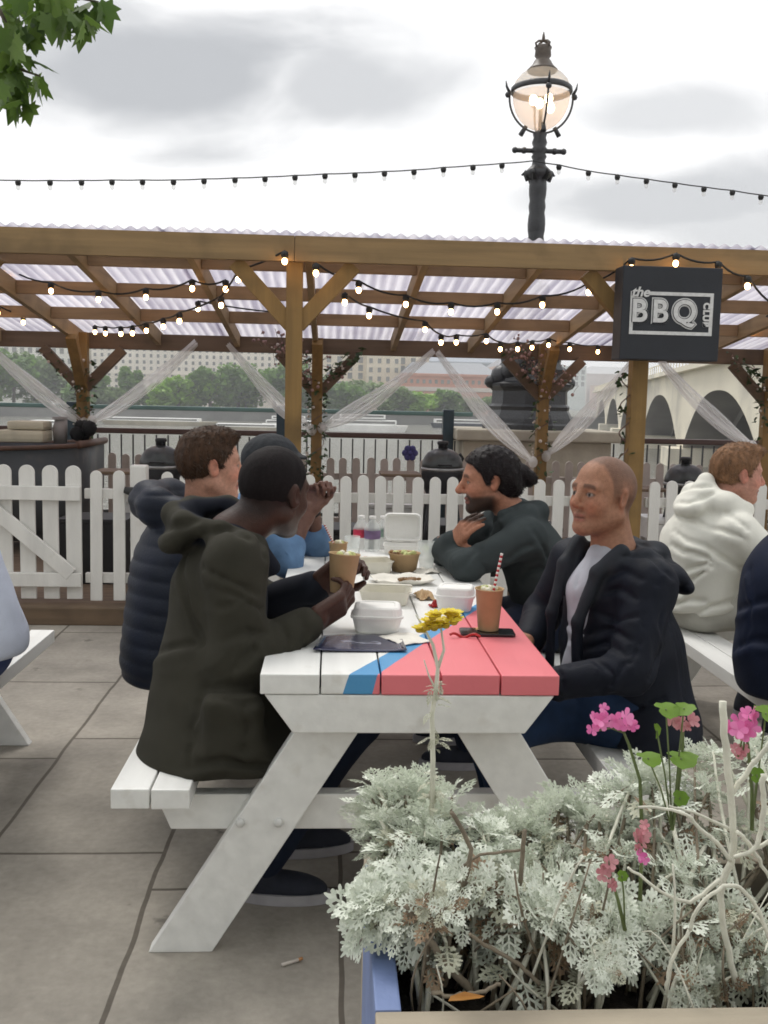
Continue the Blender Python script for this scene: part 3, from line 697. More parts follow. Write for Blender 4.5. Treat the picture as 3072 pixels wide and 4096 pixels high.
def gate():
    x0 = xg-.62*2; x1 = xg+.02
    e = empty('garden_gate', (x1, 6.03, .125), label='white picket gate with a diagonal brace at the left', cat='gate'); first = None
    n = 9
    for i in range(n):
        x = -(x1-x0)*(i+.35)/n
        if first is None: o = first = picket(.094, .83, .02, 'picket', M_pick, e)
        else: o = first.copy(); COL.objects.link(o)
        o.location = (x, .03, .01)
    for z in (.135, .67): q = MB(); q.box((-(x1-x0)/2, .0, z), (x1-x0, .036, .085)); q.build('rail', M_pick, e, bevel=.003)
    q = MB(); q.beam((-.06, -.003, .17), (-.60, -.003, .635), .085, .034, (0, 1, 0)); q.build('brace', M_pick, e, bevel=.003)
    q = MB(); q.beam((-.68, -.003, .635), (-1.22, -.003, .17), .085, .034, (0, 1, 0)); q.build('brace', M_pick, e, bevel=.003)
    q = MB(); q.tube([(.27, -.02, .70), (.32, -.02, .69), (.37, -.02, .655), (.45, -.02, .66)], [.02, .03, .026, .01], 8); q.build('latch', mat('black_latch_iron', (.01, .01, .01), .5), e)
gate()
z9 = at(330, 457, Y=9.4)[2]
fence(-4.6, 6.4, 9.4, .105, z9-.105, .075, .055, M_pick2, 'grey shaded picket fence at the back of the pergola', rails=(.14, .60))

# ------------------------------------------------------------------ sign on the front post
M_sign = mat('sign_black_board', (.0095, .012, .019), .55, .2, 6, .1, 30); M_let = mat('sign_chalk_white', (.62, .62, .62), .7, .12, 40)
s0 = at(619, 268, Y=5.86); s1 = at(711, 363, Y=5.86)
SW, SH = s1[0]-s0[0]+.01, abs(s0[2]-s1[2]); sc_ = ((s0[0]+s1[0])/2+.006, 5.86, (s0[2]+s1[2])/2+.006)
sg = empty('hanging_sign', sc_, R(1.0), label='square black board lettered THE BBQ CLUB on the wooden post', cat='sign')
q = MB(); q.box((0, 0, 0), (SW, .16, SH), bev=.006); q.build('board', M_sign, sg)
def text(body, size, loc, rz=0.0, ext=.0015, off=0.0, m=None, nm='lettering', shear=0, sx=1.0, spacing=1.0):
    cu = bpy.data.curves.new(nm, 'FONT'); cu.body = body; cu.size = size; cu.extrude = ext; cu.offset = off; cu.align_x = 'CENTER'; cu.align_y = 'CENTER'; cu.shear = shear; cu.space_character = spacing
    o = bpy.data.objects.new(nm, cu); COL.objects.link(o); dg = bpy.context.evaluated_depsgraph_get(); dg.update()
    me = bpy.data.meshes.new_from_object(o.evaluated_get(dg)); bpy.data.objects.remove(o)
    me.materials.clear(); me.materials.append(m); o = link_mesh(nm, me, sg); o.rotation_euler = (R(90), rz, 0); o.location = loc; o.scale = (sx, 1, 1); return o
fw, fh, yf = SW*.80, SH*.42, -.083
q = MB(); t = .020; zc = .0
for c, s in (((0, fh/2), (fw+t, t)), ((0, -fh/2), (fw+t, t)), ((-fw/2, 0), (t, fh-t)), ((fw/2, 0), (t, fh-t))): q.box((c[0], yf, zc+c[1]), (s[0], .004, s[1]))
q.build('border', M_let, sg)
q = MB(); q.box((-fw*.40, yf-.003, fh/2+.0), (fw*.22, .004, t+.012)); q.build('border_gap', M_sign, sg)
bx = -fw*.10
for o_, dy, m_ in ((.0155, 0, M_let), (.0085, .003, M_sign), (.0045, .006, M_let)): text('BBQ', fh*.80, (bx, yf-dy, .006), off=o_, m=m_, spacing=1.32, sx=.95)
text('the', fh*.34, (-fw*.405, yf-.006, fh/2+.004), off=.002, m=M_let, shear=.25, sx=1.05)
text('CLUB', fh*.23, (fw*.435, yf-.002, -.002), rz=R(90), off=.003, m=M_let, spacing=1.15)

# ------------------------------------------------------------------ string lights
M_sock = mat('black_rubber', (.009, .009, .009), .6); M_cable = mat('black_cable', (.008, .008, .008), .7)
BULB = emit_mat('warm_bulb', (1.0, .56, .23), 22.0); BULB_DIM = sheer_mat('clear_bulb_glass', (.9, .9, .88), .28, .5)
_sm = MB(); _sm.lathe([(.010, .012), (.021, .006), (.023, -.012), (.016, -.030), (.0, -.030)], n=12)
_bm = MB(); _bm.sphere((0, 0, -.047), (.0165, .0165, .021), 12)
_so = _sm.build('socket', M_sock); _bo = _bm.build('bulb', BULB, _so); _bd = _bm.build('bulb', BULB_DIM)
_s_mesh, _b_mesh, _d_mesh = _so.data, _bo.data, _bd.data
for o in (_bo, _so, _bd): bpy.data.objects.remove(o)
def strand(pts, label, ends=(None, None), lit=True, tilt=0, sag=.0, group='strings of festoon bulbs', s=1.0):
    P = [np.array(p, float) for p in pts]
    e = empty('string_lights', tuple(P[0]), label=label, cat='string lights', group=None)
    path = ([np.array(ends[0], float)] if ends[0] is not None else [])+P+([np.array(ends[1], float)] if ends[1] is not None else [])
    fine = []
    for a, c in zip(path[:-1], path[1:]):
        for i in range(6): t = i/6; fine.append(a+(c-a)*t-A3(0, 0, 4*sag*t*(1-t)))
    fine.append(path[-1])
    m = MB(); m.tube(np.array(fine)-P[0]+A3(0, 0, .012), .0065, 6); m.build('cable', M_cable, e)
    r_ = random.Random(len(pts)*7)
    for p in P:
        o = link_mesh('socket', _s_mesh, e, tuple(p-P[0])); o.rotation_euler = (R(r_.uniform(-tilt, tilt)), R(r_.uniform(-tilt, tilt)), 0); o.scale = (s, s, s)
        link_mesh('bulb', _b_mesh if lit else _d_mesh, o)
def c1(l, Y0, Y1): # points read off the left upper crop
    n = len(l); return [at(x*.926/4, (800+y*.926)/4-2, Y=Y0+(Y1-Y0)*(i/max(1, n-1))) for i, (x, y) in enumerate(l)]
def c2(l, Y0, Y1):
    n = len(l); return [at((1536+x*.926)/4, (800+y*.926)/4-2, Y=Y0+(Y1-Y0)*(i/max(1, n-1))) for i, (x, y) in enumerate(l)]
strand(c1([(1230, 238), (1030, 318), (955, 432), (775, 502), (705, 527), (632, 546), (572, 558), (522, 562), (455, 561), (410, 556)], 5.92, 8.9), 'lit bulbs swagging from the middle post to the left rear post', sag=.012)
strand(c1([(975, 362), (830, 360), (630, 398), (425, 408), (220, 372), (15, 295)], 6.5, 7.2), 'lit bulbs running left under the roof from the middle post', sag=.03)
strand(c1([(235, 526), (100, 512), (-10, 470)], 8.6, 8.0), 'lit bulbs at the left edge before the left rear post', sag=.01)
strand(c1([(1365, 290), (1550, 366)], 5.92, 6.4)+c2([(95, 428), (290, 460), (490, 460), (685, 430), (885, 375)], 6.5, 6.35)+c2([(1070, 268), (1262, 248), (1445, 284), (1572, 346), (1690, 470)], 5.90, 5.86), 'lit bulbs swagging from the middle post and over the black sign', sag=.025)
strand(c1([(1490, 418), (1595, 478)], 6.3, 6.7)+c2([(178, 540), (247, 597), (313, 597), (443, 592), (503, 628), (578, 628), (640, 622), (712, 612), (803, 630), (925, 642)], 7.2, 8.95), 'lit bulbs running from the middle post to the right rear post', sag=.015)
strand(c2([(1470, 605), (1600, 540), (1680, 500)], 8.8, 7.4), 'lit bulbs right of the black sign', sag=.01)
strand(c1([(1345, 508), (855, 452)], 8.2, 7.6), 'pair of bulbs behind the middle post', sag=.02)
pole = at(533, 162, Y=YR+.1)
LFT = [(18, 181.5), (50, 181.5), (81.5, 181.5), (112, 181), (142.5, 181), (173.5, 181), (204, 180), (235, 179), (265, 178), (295, 176.5), (325, 175), (355, 174), (384.5, 172.5), (414, 171), (443.5, 168.5), (473, 166.5), (502, 164.5)]
strand([at(x, y, Y=YR+.1) for x, y in [(-14, 180.5)]+LFT], 'unlit bulb string across the sky left of the tall lamp', (at(-60, 178, Y=YR+.1), pole), lit=False, sag=.004, s=1.35)
RGT = [(559, 166), (588.5, 172), (617.5, 176), (646.5, 180), (675, 184), (704, 188), (732.5, 191.5), (761, 196)]
strand([at(x, y, Y=YR+.1) for x, y in RGT], 'unlit bulb string across the sky right of the tall lamp', (pole, at(800, 201, Y=YR+.1)), lit=False, sag=.004, s=1.35)

# ------------------------------------------------------------------ sheer curtains tied to the rear posts
M_sheer = sheer_mat('sheer_white_voile', (.98, .975, .97), .58, .6)
def curtain(top, tie, label, seed, Y=YK-.12, wtop=.10, fold=5):
    r_ = random.Random(seed); a = at(top[0], top[1], Y=Y); c = at(tie[0], tie[1], Y=Y); q = MB(); k, n = 26, 44
    V = []
    d = c-a; nrm = np.array([-d[2], 0, d[0]]); nrm /= np.linalg.norm(nrm)
    for i in range(k+1):
        t = i/k; p = a+d*t-A3(0, 0, .24*t*(1-t))
        w = (.035+.135*math.sin(PI*min(1, t*1.04))**.9*(.25+.9*t)+.015)*.5
        for j in range(n+1):
            u = j/n*2-1
            V.append(p+nrm*(u*w)*(1+.12*math.sin(5*t+seed))+A3(0, .028*math.sin(u*fold*2.6+seed+2*t)*(.5+t)+.012*math.sin(u*23+seed), .01*math.sin(u*9+t*7+seed)))
    q.add(V, [(i*(n+1)+j, i*(n+1)+j+1, (i+1)*(n+1)+j+1, (i+1)*(n+1)+j) for i in range(k) for j in range(n)], 0, True)
    o = q.build('sheer_curtain', M_sheer, base=tuple(c)); tag(o, label, 'curtain')
    m = MB(); m.sphere((0, 0, 0), (.045, .06, .055), 10); m.build('tie_knot', M_sheer, o)
curtain((-18, 338), (84, 423), 'sheer white swag from the left edge tied to the left rear post', 1)
curtain((196, 342), (92, 421), 'sheer white swag rising right from the left rear post', 2)
curtain((228, 344), (312, 430), 'sheer white swag falling to the middle rear post from its left', 3)
curtain((434, 351), (322, 428), 'sheer white swag rising right from the middle rear post', 4)
curtain((437, 352), (533, 462), 'sheer white swag falling past the bearded man to the right rear post', 5)
curtain((634, 358), (546, 456), 'sheer white swag rising right from the right rear post', 6)
curtain((660, 360), (752, 446), 'sheer white swag falling toward the fair-haired man', 7)

# ------------------------------------------------------------------ ivy, fairy lights and dried flowers on the posts
L_ivy = leaf_mat('ivy_leaves', (.018, .04, .012), (.06, .10, .03), .2, 20); M_fairy = mat('pale_fairy_beads', (.62, .55, .5), .8, .2, 40); M_twig = mat('dry_twigs', (.16, .10, .08), .9, .3, 30); M_dry = mat('dried_pink_flowers', (.35, .22, .20), .9, .3, 40)
LEAFPOLY = np.array([(0, 0), (.35, .12), (.5, .38), (.28, .45), (.2, .8), (0, 1), (-.2, .8), (-.28, .45), (-.5, .38), (-.35, .12)])
def leafcard(mb, p, d, s, mi=0, poly=LEAFPOLY, curl=.15):
    d = np.array(d, float); M = frame(d, (rng.uniform(-1, 1), rng.uniform(-1, 1), 1.2))
    V = np.array([(x*s, curl*s*(-abs(x)*1.3+y*y*-.6), y*s) for x, y in poly]); c = V.mean(0)
    V = np.vstack([V, [(0, 0, s*.45)]]); k = len(poly)
    mb.add(V@M.T+np.array(p), [(i, (i+1) % k, k) for i in range(k)], mi, False)
def garland(path, label, n, seed, rad=.07, s=.045, fairy=26, dry=0):
    r_ = random.Random(seed); P = [np.array(p, float) for p in path]; e = empty('ivy_garland', tuple(P[0]), label=label, cat='garland'); lf = MB(); st = MB(); fl = MB(); dr = MB()
    seg = [np.linalg.norm(c-a) for a, c in zip(P[:-1], P[1:])]; tot = sum(seg)
    def pt(t):
        l = t*tot
        for a, c, g in zip(P[:-1], P[1:], seg):
            if l <= g: return a+(c-a)*l/g
            l -= g
        return P[-1]
    pts = []
    for i in range(60):
        t = i/59; q = t*22+seed; pts.append(pt(t)+A3(math.cos(q)*rad, math.sin(q)*rad, 0)-P[0])
    st.tube(pts, .004, 5); st.build('stem', M_twig, e)
    for i in range(n):
        q = r_.uniform(0, 6.28); rr = rad*r_.uniform(.8, 1.5); p = pt(r_.random())+A3(math.cos(q)*rr, math.sin(q)*rr, r_.uniform(-.03, .03))-P[0]
        leafcard(lf, p, (math.cos(q)+r_.gauss(0, .5), math.sin(q)+r_.gauss(0, .5), r_.gauss(-.4, .6)), s*r_.uniform(.6, 1.4))
    lf.build('leaves', L_ivy, e)
    for i in range(fairy):
        q = r_.uniform(0, 6.28); p = pt(r_.random())+A3(math.cos(q), math.sin(q), 0)*rad*1.25-P[0]; fl.sphere(p, .011*r_.uniform(.7, 1.5), 6)
    if fairy: fl.build('fairy_lights', M_fairy, e)  # fairy lights among the ivy, drawn as unlit pale beads
    for i in range(dry):
        p = pt(r_.uniform(.0, 1))+A3(r_.gauss(0, rad), r_.gauss(0, rad*.5)-.05, r_.gauss(0, .05))-P[0]; d = A3(r_.gauss(0, 1), r_.gauss(-.4, .5), r_.gauss(.3, 1)); d /= np.linalg.norm(d)
        ln = r_.uniform(.06, .16); dr.tube([p, p+d*ln*.5+A3(0, 0, .01), p+d*ln], [.003, .0025, .0015], 4); dr.sphere(p+d*ln, r_.uniform(.008, .017), 6, 1)
    if dry: dr.build('dried_sprays', [M_twig, M_dry], e)
yp = YK-.075
garland([(RX[0], yp, .75), (RX[0], yp, 1.72)], 'dark ivy with pale fairy lights wound round the left rear post', 150, 1)
garland([(RX[0]-.05, yp-.05, 1.5), (RX[0]-.34, yp-.05, 1.8)], 'few ivy sprigs on the left rear post brace', 24, 11, .05, .04, 4)
garland([(RX[1], yp, .5), (RX[1], yp, 1.55)], 'dense ivy with pale fairy lights round the middle rear post', 210, 2)
garland([(RX[1]-.02, yp-.06, 1.55), (RX[1]-.2, yp-.08, 1.8), (RX[1]-.42, yp-.05, 1.9)], 'dried twigs and flower sprays over the middle rear post', 26, 3, .07, .04, 12, 90)
garland([(RX[1]+.12, yp-.06, 1.6), (RX[1]+.36, yp-.05, 1.86)], 'ivy on the brace right of the middle rear post', 60, 4, .05, .045, 3)
garland([(RX[2], yp, .7), (RX[2], yp, 1.6)], 'thin ivy with pale fairy lights on the right rear post', 80, 5, .068, .04, 20)
garland([(RX[2]-.3, yp-.06, 1.9), (RX[2], yp-.08, 1.58), (RX[2]+.16, yp-.06, 1.62)], 'dried pink sprays and leaves on the right rear braces', 50, 6, .07, .05, 8, 70)
garland([(FX[2]-.07, YF+.07, 1.0), (FX[2]-.07, YF+.09, 1.6)], 'dark leaves hanging at the left side of the sign post', 36, 7, .03, .045, 0)
garland([(RX[3]-.36, yp-.06, 1.9), (RX[3]-.05, yp-.07, 1.55), (RX[3], yp, 1.0)], 'ivy on the right-hand rear post at the edge', 120, 8, .06, .05, 14)

# ------------------------------------------------------------------ egg-shaped charcoal grills
M_kam = mat('kamado_ceramic', (.030, .033, .034), .32, .25, 30, .15, 60, spec=.5); M_kam2 = mat('grill_black', (.010, .010, .012), .5)
M_steel = mat('dull_steel', (.35, .35, .35), .35, .1, 20, metal=1.0)
def grill(x, y, Y, label, k=.66):
    p = at(x, y, Y=Y); H = p[2]-.104
    e = empty('kamado_grill', (p[0], Y, .104), label=label, cat='grill')
    P = lambda l: [(r*k, H+z*k) for r, z in l]
    def lt(nm, l, m, n=28): q = MB(); q.lathe(P(l), n=n); q.build(nm, m, e)
    lt('dome', [(.215, -.285), (.222, -.27), (.217, -.23), (.198, -.175), (.16, -.125), (.10, -.092), (.05, -.078), (.03, -.075)], M_kam)
    lt('band', [(.225, -.315), (.231, -.30), (.229, -.285), (.215, -.28)], M_steel)
    lt('bowl', [(.06, -.66), (.14, -.62), (.20, -.50), (.222, -.37), (.222, -.315)], M_kam2)
    lt('chimney_cap', [(.036, -.085), (.05, -.075), (.05, -.04), (.062, -.034), (.06, -.006), (.045, 0), (0, 0)], M_kam2, 18)
    def tb(nm, l, r, m): q = MB(); q.tube([(a*k, b_*k, H+c*k) for a, b_, c in l], r*k, 8); q.build(nm, m, e)
    tb('handle', [(-.07, -.22, -.25), (-.07, -.26, -.24), (.07, -.26, -.24), (.07, -.22, -.25)], .011, M_kam2)
    tb('hinge', [(.12, .16, -.33), (.20, .18, -.27), (.24, .14, -.19), (.2, .12, -.14)], .016, M_kam2)
    for sx in (-1, 1): q = MB(); q.box((sx*.30, 0, H-.36*k), (.28, .32, .02)); q.build('side_shelf', W_D, e, bevel=.004)
    for a in range(4):
        q = a*PI/2+PI/4; m = MB(); m.tube([(.17*k*math.cos(q), .17*k*math.sin(q), H-.45*k), (.24*math.cos(q), .24*math.sin(q), 0)], .013, 8); m.build('leg', M_kam2, e)
grill(161, 438, 6.85, 'dark dome charcoal grill left of the brown-haired man'); grill(443, 441, 6.85, 'dark dome charcoal grill left of the bearded man')
grill(686, 457, 7.0, 'dark dome charcoal grill behind the cream jacket')

# ------------------------------------------------------------------ boat hull used as a bar at the left
def hull():
    Y0 = 8.35; c = at(40, 470, Y=Y0); xr = at(92, 470, Y=Y0)[0]; zt = at(104, 444, Y=Y0)[2]
    e = empty('wooden_boat', (xr-.9, Y0, .105), label='old grey rowing boat hull with an orange gunwale at the left edge', cat='boat')
    Mh = mat('grey_hull_paint', (.050, .056, .062), .6, .2, 3, .2, 20, dirt=((.10, .09, .08), 4, .55, .75)); Mg = mat('orange_gunwale', (.095, .048, .03), .6, .3, 8)
    h = zt-.105; ln = 3.0; k = 24
    def sec(t): # t 0 stern (right) .. 1 bow (left)
        return (.58*(.80+.2*math.sin(PI*min(1, t*1.6)))*(1-t**3.2*.9), h*(1+.10*(2*t-.6)**2)-.036*h)
    V = []; n = 12
    for i in range(k+1):
        t = i/k; w, hh = sec(t); x = .9-ln*t
        for j in range(n+1):
            a = PI*j/n; V.append((x-(.10*(1-t)*(1-abs(math.cos(a)))), -w*math.cos(a)*(abs(math.sin(a))**.0 if 0 else 1), hh-(hh-.05)*math.sin(a)**.55*1.0))
    q = MB(); q.add(V, [(i*(n+1)+j, (i+1)*(n+1)+j, (i+1)*(n+1)+j+1, i*(n+1)+j+1) for i in range(k) for j in range(n)]+[list(range(n+1))], 0, True); q.build('hull', Mh, e, solid=.02)
    for s in (-1, 1): q = MB(); q.tube([(.9-ln*i/k, s*sec(i/k)[0]*1.0, sec(i/k)[1]+.005) for i in range(k+1)], .019, 8); q.build('gunwale', Mg, e)
    q = MB(); q.tube([(.905, -sec(0)[0], sec(0)[1]+.01), (.905, sec(0)[0], sec(0)[1]+.01)], .03, 8); q.build('transom_cap', Mg, e)
    for x in (.3, -.6): q = MB(); q.box((x, 0, h*.72), (.22, 1.0, .03)); q.build('thwart', W_D, e)
    return zt
zt = hull()
p = at(22, 432, Y=8.2); q = MB(); q.box((0, 0, .0), (.40, .3, .10), bev=.03); q.box((.05, 0, .09), (.30, .26, .07), bev=.025); tag(q.build('seat_cushion', mat('cream_cushion_cloth', (.55, .50, .38), .9), base=None, loc=(p[0], 8.25, zt+.06)), 'pair of cream cushions stacked on the boat hull', 'cushion')
p = at(60, 425, Y=8.3); q = MB(); q.tube([(0, 0, -.12), (0, 0, .0), (.01, 0, .08)], [.055, .06, .05], 14); q.lathe([(.062, .08), (.064, .10), (.0, .105)], n=14); tag(q.build('metal_churn', mat('grey_churn_tin', (.26, .24, .23), .5, .2, 10), base=None, loc=(p[0], 8.3, zt+.12)), 'grey metal churn standing on the boat hull', 'churn')
p = at(82, 432, Y=8.3); q = MB()
for i in range(7): q.sphere((rng.uniform(-.10, .10), rng.uniform(-.08, .08), rng.uniform(-.02, .10)), (rng.uniform(.04, .08),)*3, 8)
tag(q.build('dark_bundle', M_blk, base=None, loc=(p[0], 8.3, zt+.07)), 'dark bundle of cloth on the right end of the boat hull', 'bundle')
# things behind the pickets
def crate(x, Y, sx, sy, sz, m, label, z0=.105):
    e = empty('storage_crate', (x, Y, z0), label=label, cat='crate')
    q = MB(); q.box((0, 0, sz/2), (sx, sy, sz), bev=.01); q.build('box', m, e); q = MB(); q.box((0, 0, sz+.015), (sx+.02, sy+.02, .03), bev=.006); q.build('lid', m, e)
    for s in (-1, 1): q = MB(); q.box((s*(sx/2+.006), 0, sz*.7), (.012, .12, .025)); q.build('handle', M_steel, e)
M_wbox = mat('white_cool_box', (.7, .7, .68), .4)
crate(-1.62, 6.9, .45, .4, .42, M_kam2, 'black crate behind the gate'); crate(.12, 6.7, .5, .4, .40, M_kam2, 'black crate behind the fence left of the middle posts')
crate(.42, 7.4, .4, .35, .5, M_wbox, 'white cool box behind the fence beside the bearded man'); crate(1.35, 6.8, .5, .4, .42, M_kam2, 'black crate behind the fence by the right rear post')
crate(2.6, 7.1, .5, .4, .45, M_wbox, 'white cool box behind the fence right of the sign post'); crate(-.55, 7.2, .45, .4, .55, M_wbox, 'white cool box behind the brown-haired man')
crate(-1.28, 7.5, .5, .4, .5, M_wbox, 'white cool box under the left grill'); crate(.95, 7.2, .6, .45, .38, M_kam2, 'low black crate right of the second grill')
p = at(410, 453, Y=9.30); q = MB()
for i in range(6): a = i*PI/3; q.sphere((.045*math.cos(a), 0, .045*math.sin(a)), (.035, .015, .035), 8)
q.sphere((0, -.01, 0), .025, 8); tag(q.build('fabric_flower', mat('indigo_flower_cloth', (.05, .045, .16), .8), base=None, loc=tuple(p)), 'dark blue fabric flower on the back fence', 'flower')
# ================================================================== picnic tables
TW_, TH = .734, .74
def paint_white(name, vertical=False):
    return mat(name, (.76, .76, .735), .46, .07, 9, .35, 26, stretch=(2.4, .16, 2.4), dirt=((.56, .535, .48), 14, .60, .88), bdist=.0022, rvar=.12)
M_tw = paint_white('white_table_paint')
def pattern_paint():
    m = paint_white('painted_tabletop'); nt = m.node_tree; b = nt.nodes['Principled BSDF']
    src = b.inputs['Base Color'].links[0].from_socket
    tc = N(nt, 'ShaderNodeTexCoord'); sp = N(nt, 'ShaderNodeSeparateXYZ'); L(nt, tc.outputs['Object'], sp.inputs[0])
    def curve(pts):
        X = np.array([at(x, y, Z=TH)[0]-TCX for x, y in pts]); Yv = np.array([at(x, y, Z=TH)[1]-TY0 for x, y in pts]); return np.polyfit(X, Yv, 2)
    out = src
    # Y - f(X) + drop below the top edge
    dz = N(nt, 'ShaderNodeMath', operation='MULTIPLY_ADD'); dz.inputs[1].default_value = .55; dz.inputs[2].default_value = -.55*TH; L(nt, sp.outputs['Z'], dz.inputs[0])
    wn = N(nt, 'ShaderNodeTexNoise'); wn.inputs['Scale'].default_value = 25; L(nt, tc.outputs['Object'], wn.inputs['Vector'])
    wj = N(nt, 'ShaderNodeMath', operation='MULTIPLY_ADD'); wj.inputs[1].default_value = .006; wj.inputs[2].default_value = -.003; L(nt, wn.outputs['Fac'], wj.inputs[0])
    for pts, col in (([(353, 673), (385, 653), (416, 638), (456, 616), (478, 603)], (.075, .29, .55)), ([(380, 673), (409, 653), (432, 638), (467, 616), (488, 603)], (.74, .185, .21))):
        a, bb, c = curve(pts)
        q = N(nt, 'ShaderNodeMath', operation='MULTIPLY_ADD'); q.inputs[1].default_value = a; q.inputs[2].default_value = bb; L(nt, sp.outputs['X'], q.inputs[0])
        q2 = N(nt, 'ShaderNodeMath', operation='MULTIPLY_ADD'); q2.inputs[2].default_value = c; L(nt, q.outputs[0], q2.inputs[0]); L(nt, sp.outputs['X'], q2.inputs[1])
        g = N(nt, 'ShaderNodeMath', operation='SUBTRACT'); L(nt, q2.outputs[0], g.inputs[0]); L(nt, sp.outputs['Y'], g.inputs[1])
        g1 = N(nt, 'ShaderNodeMath', operation='SUBTRACT'); L(nt, g.outputs[0], g1.inputs[0]); L(nt, dz.outputs[0], g1.inputs[1])
        g2 = N(nt, 'ShaderNodeMath', operation='ADD'); L(nt, g1.outputs[0], g2.inputs[0]); L(nt, wj.outputs[0], g2.inputs[1])
        k = N(nt, 'ShaderNodeMath', operation='GREATER_THAN'); k.inputs[1].default_value = 0; L(nt, g2.outputs[0], k.inputs[0])
        vn = N(nt, 'ShaderNodeTexNoise'); vn.inputs['Scale'].default_value = 5; vn.inputs['Detail'].default_value = 7; L(nt, tc.outputs['Object'], vn.inputs['Vector'])
        cm = N(nt, 'ShaderNodeMix', data_type='RGBA'); cm.inputs[6].default_value = c4([v*.88 for v in col]); cm.inputs[7].default_value = c4([min(1, v*1.1) for v in col]); L(nt, vn.outputs['Fac'], cm.inputs[0])
        mx = N(nt, 'ShaderNodeMix', data_type='RGBA'); L(nt, k.outputs[0], mx.inputs[0]); L(nt, out, mx.inputs[6]); L(nt, cm.outputs[2], mx.inputs[7]); out = mx.outputs[2]
    L(nt, out, b.inputs['Base Color']); return m
TCX, TY0 = .2035, 2.30
M_bolt = mat('painted_bolt', (.62, .62, .60), .4, .1, 30)
M_pinkb = mat('pink_bench_paint', (.70, .20, .25), .5, .1, 8, dirt=((.7, .68, .65), 6, .62, .7))
def picnic_table(cx, y0, ln, label, topm):
    e = empty('picnic_table', (cx, y0, 0), label=label, cat='picnic table')
    q = MB(); n = 5; w = TW_/n
    for i in range(n): q.box((-TW_/2+w*(i+.5), ln/2+(.003 if i in (1, 3) else 0), TH-.025), (w-.004, ln, .05), bev=.0035)
    q.build('tabletop', topm, e)
    for s in (-1, 1):
        q = MB()
        for i in range(2): q.box((s*(.580+.098*i), ln/2+(.004 if i else 0), .425), (.093, ln, .05), bev=.0035)
        q.build('bench', M_tw, e)
    for y in (.026, ln-.026):   # cross boards under the top, ends cut on the slant
        q = MB(); q.prism([(-.355, .688), (-.285, .592), (.285, .592), (.355, .688)], .045, (0, y, 0)); q.build('top_beam', M_tw, e, bevel=.003)
    for y in (.074, ln-.074):
        q = MB(); q.prism([(-.635, .398), (-.595, .305), (.595, .305), (.635, .398)], .045, (0, y+(.047 if y < 1 else -.047), 0)); q.build('seat_beam', M_tw, e, bevel=.003)
        for s in (-1, 1):
            q = MB(); q.prism([(s*.485, .0), (s*.645, .0), (s*.215, .688), (s*.055, .688)][::s], .046, (0, y, 0)); q.build('leg', M_tw, e, bevel=.003)
            for bx_ in (-.03, .065):
                q = MB(); xx = s*(.35+bx_); yy = y+(-.028 if y < 1 else .028); q.sphere((xx, yy, .345+.0*bx_), (.012, .008, .012), 10); q.build('bolt', M_bolt, e)
    q = MB(); q.box((0, ln/2, .66), (.09, .045, .05)); q.build('centre_brace', M_tw, e)
    return e
tb = picnic_table(TCX, TY0, 2.0, 'white picnic table with a pink and blue painted end in the foreground', pattern_paint())
q = MB(); q.box((.62, .86, .4535), (.16, .32, .003)); q.build('paint_patch', M_pinkb, tb)
picnic_table(-1.83, 1.93, 2.0, 'white picnic table cut off by the left edge', M_tw)
picnic_table(2.18, 2.58, 2.0, 'white picnic table under the cream-jacketed man at the right', M_tw)

# ------------------------------------------------------------------ what lies on the main table
M_box = mat('bagasse_white', (.80, .79, .76), .65, .03, 20, .12, 150); M_box2 = mat('tray_offwhite', (.72, .69, .60), .7, .06, 20, .12, 150)
M_kraft = mat('kraft_card', (.44, .295, .155), .7, .1, 20, .1, 200); M_food = mat('sauce_scraps', (.20, .10, .03), .5, .5, 60, .5, 80); M_salad = mat('pale_slaw', (.55, .58, .25), .6, .4, 60, .6, 80)
M_ice = mat('creamy_drink', (.70, .66, .52), .5, .1, 40); M_red = mat('red_plastic', (.42, .012, .012), .35, .2, 20); M_paper = mat('greaseproof_paper', (.74, .71, .64), .8, .05, 20, .3, 25)
M_strw = mat('paper_straw_white', (.75, .73, .70), .6); M_strr = mat('paper_straw_red', (.45, .02, .03), .6)
def rrect(hx, hy, z, r, n=5):
    out = []
    for cx, cy, a in ((hx-r, hy-r, 0), (-hx+r, hy-r, 90), (-hx+r, -hy+r, 180), (hx-r, -hy+r, 270)):
        for i in range(n): q = R(a+90*i/(n-1)); out.append((cx+r*math.cos(q), cy+r*math.sin(q), z))
    return out
def loft(mb, rings, mi=0, cap0=True, cap1=True, M=None, c=(0, 0, 0)):
    k = len(rings[0]); V = np.array([p for r_ in rings for p in r_], float)
    if M is not None: V = V@np.array(M).T
    F = [(i*k+j, i*k+(j+1) % k, (i+1)*k+(j+1) % k, (i+1)*k+j) for i in range(len(rings)-1) for j in range(k)]
    if cap0: F.append(list(range(k))[::-1])
    if cap1: F.append([(len(rings)-1)*k+j for j in range(k)])
    mb.add(V+np.array(c), F, mi, False)
def onT(x, y): p = at(x, y, Z=TH); return (p[0], p[1], TH+.0008)
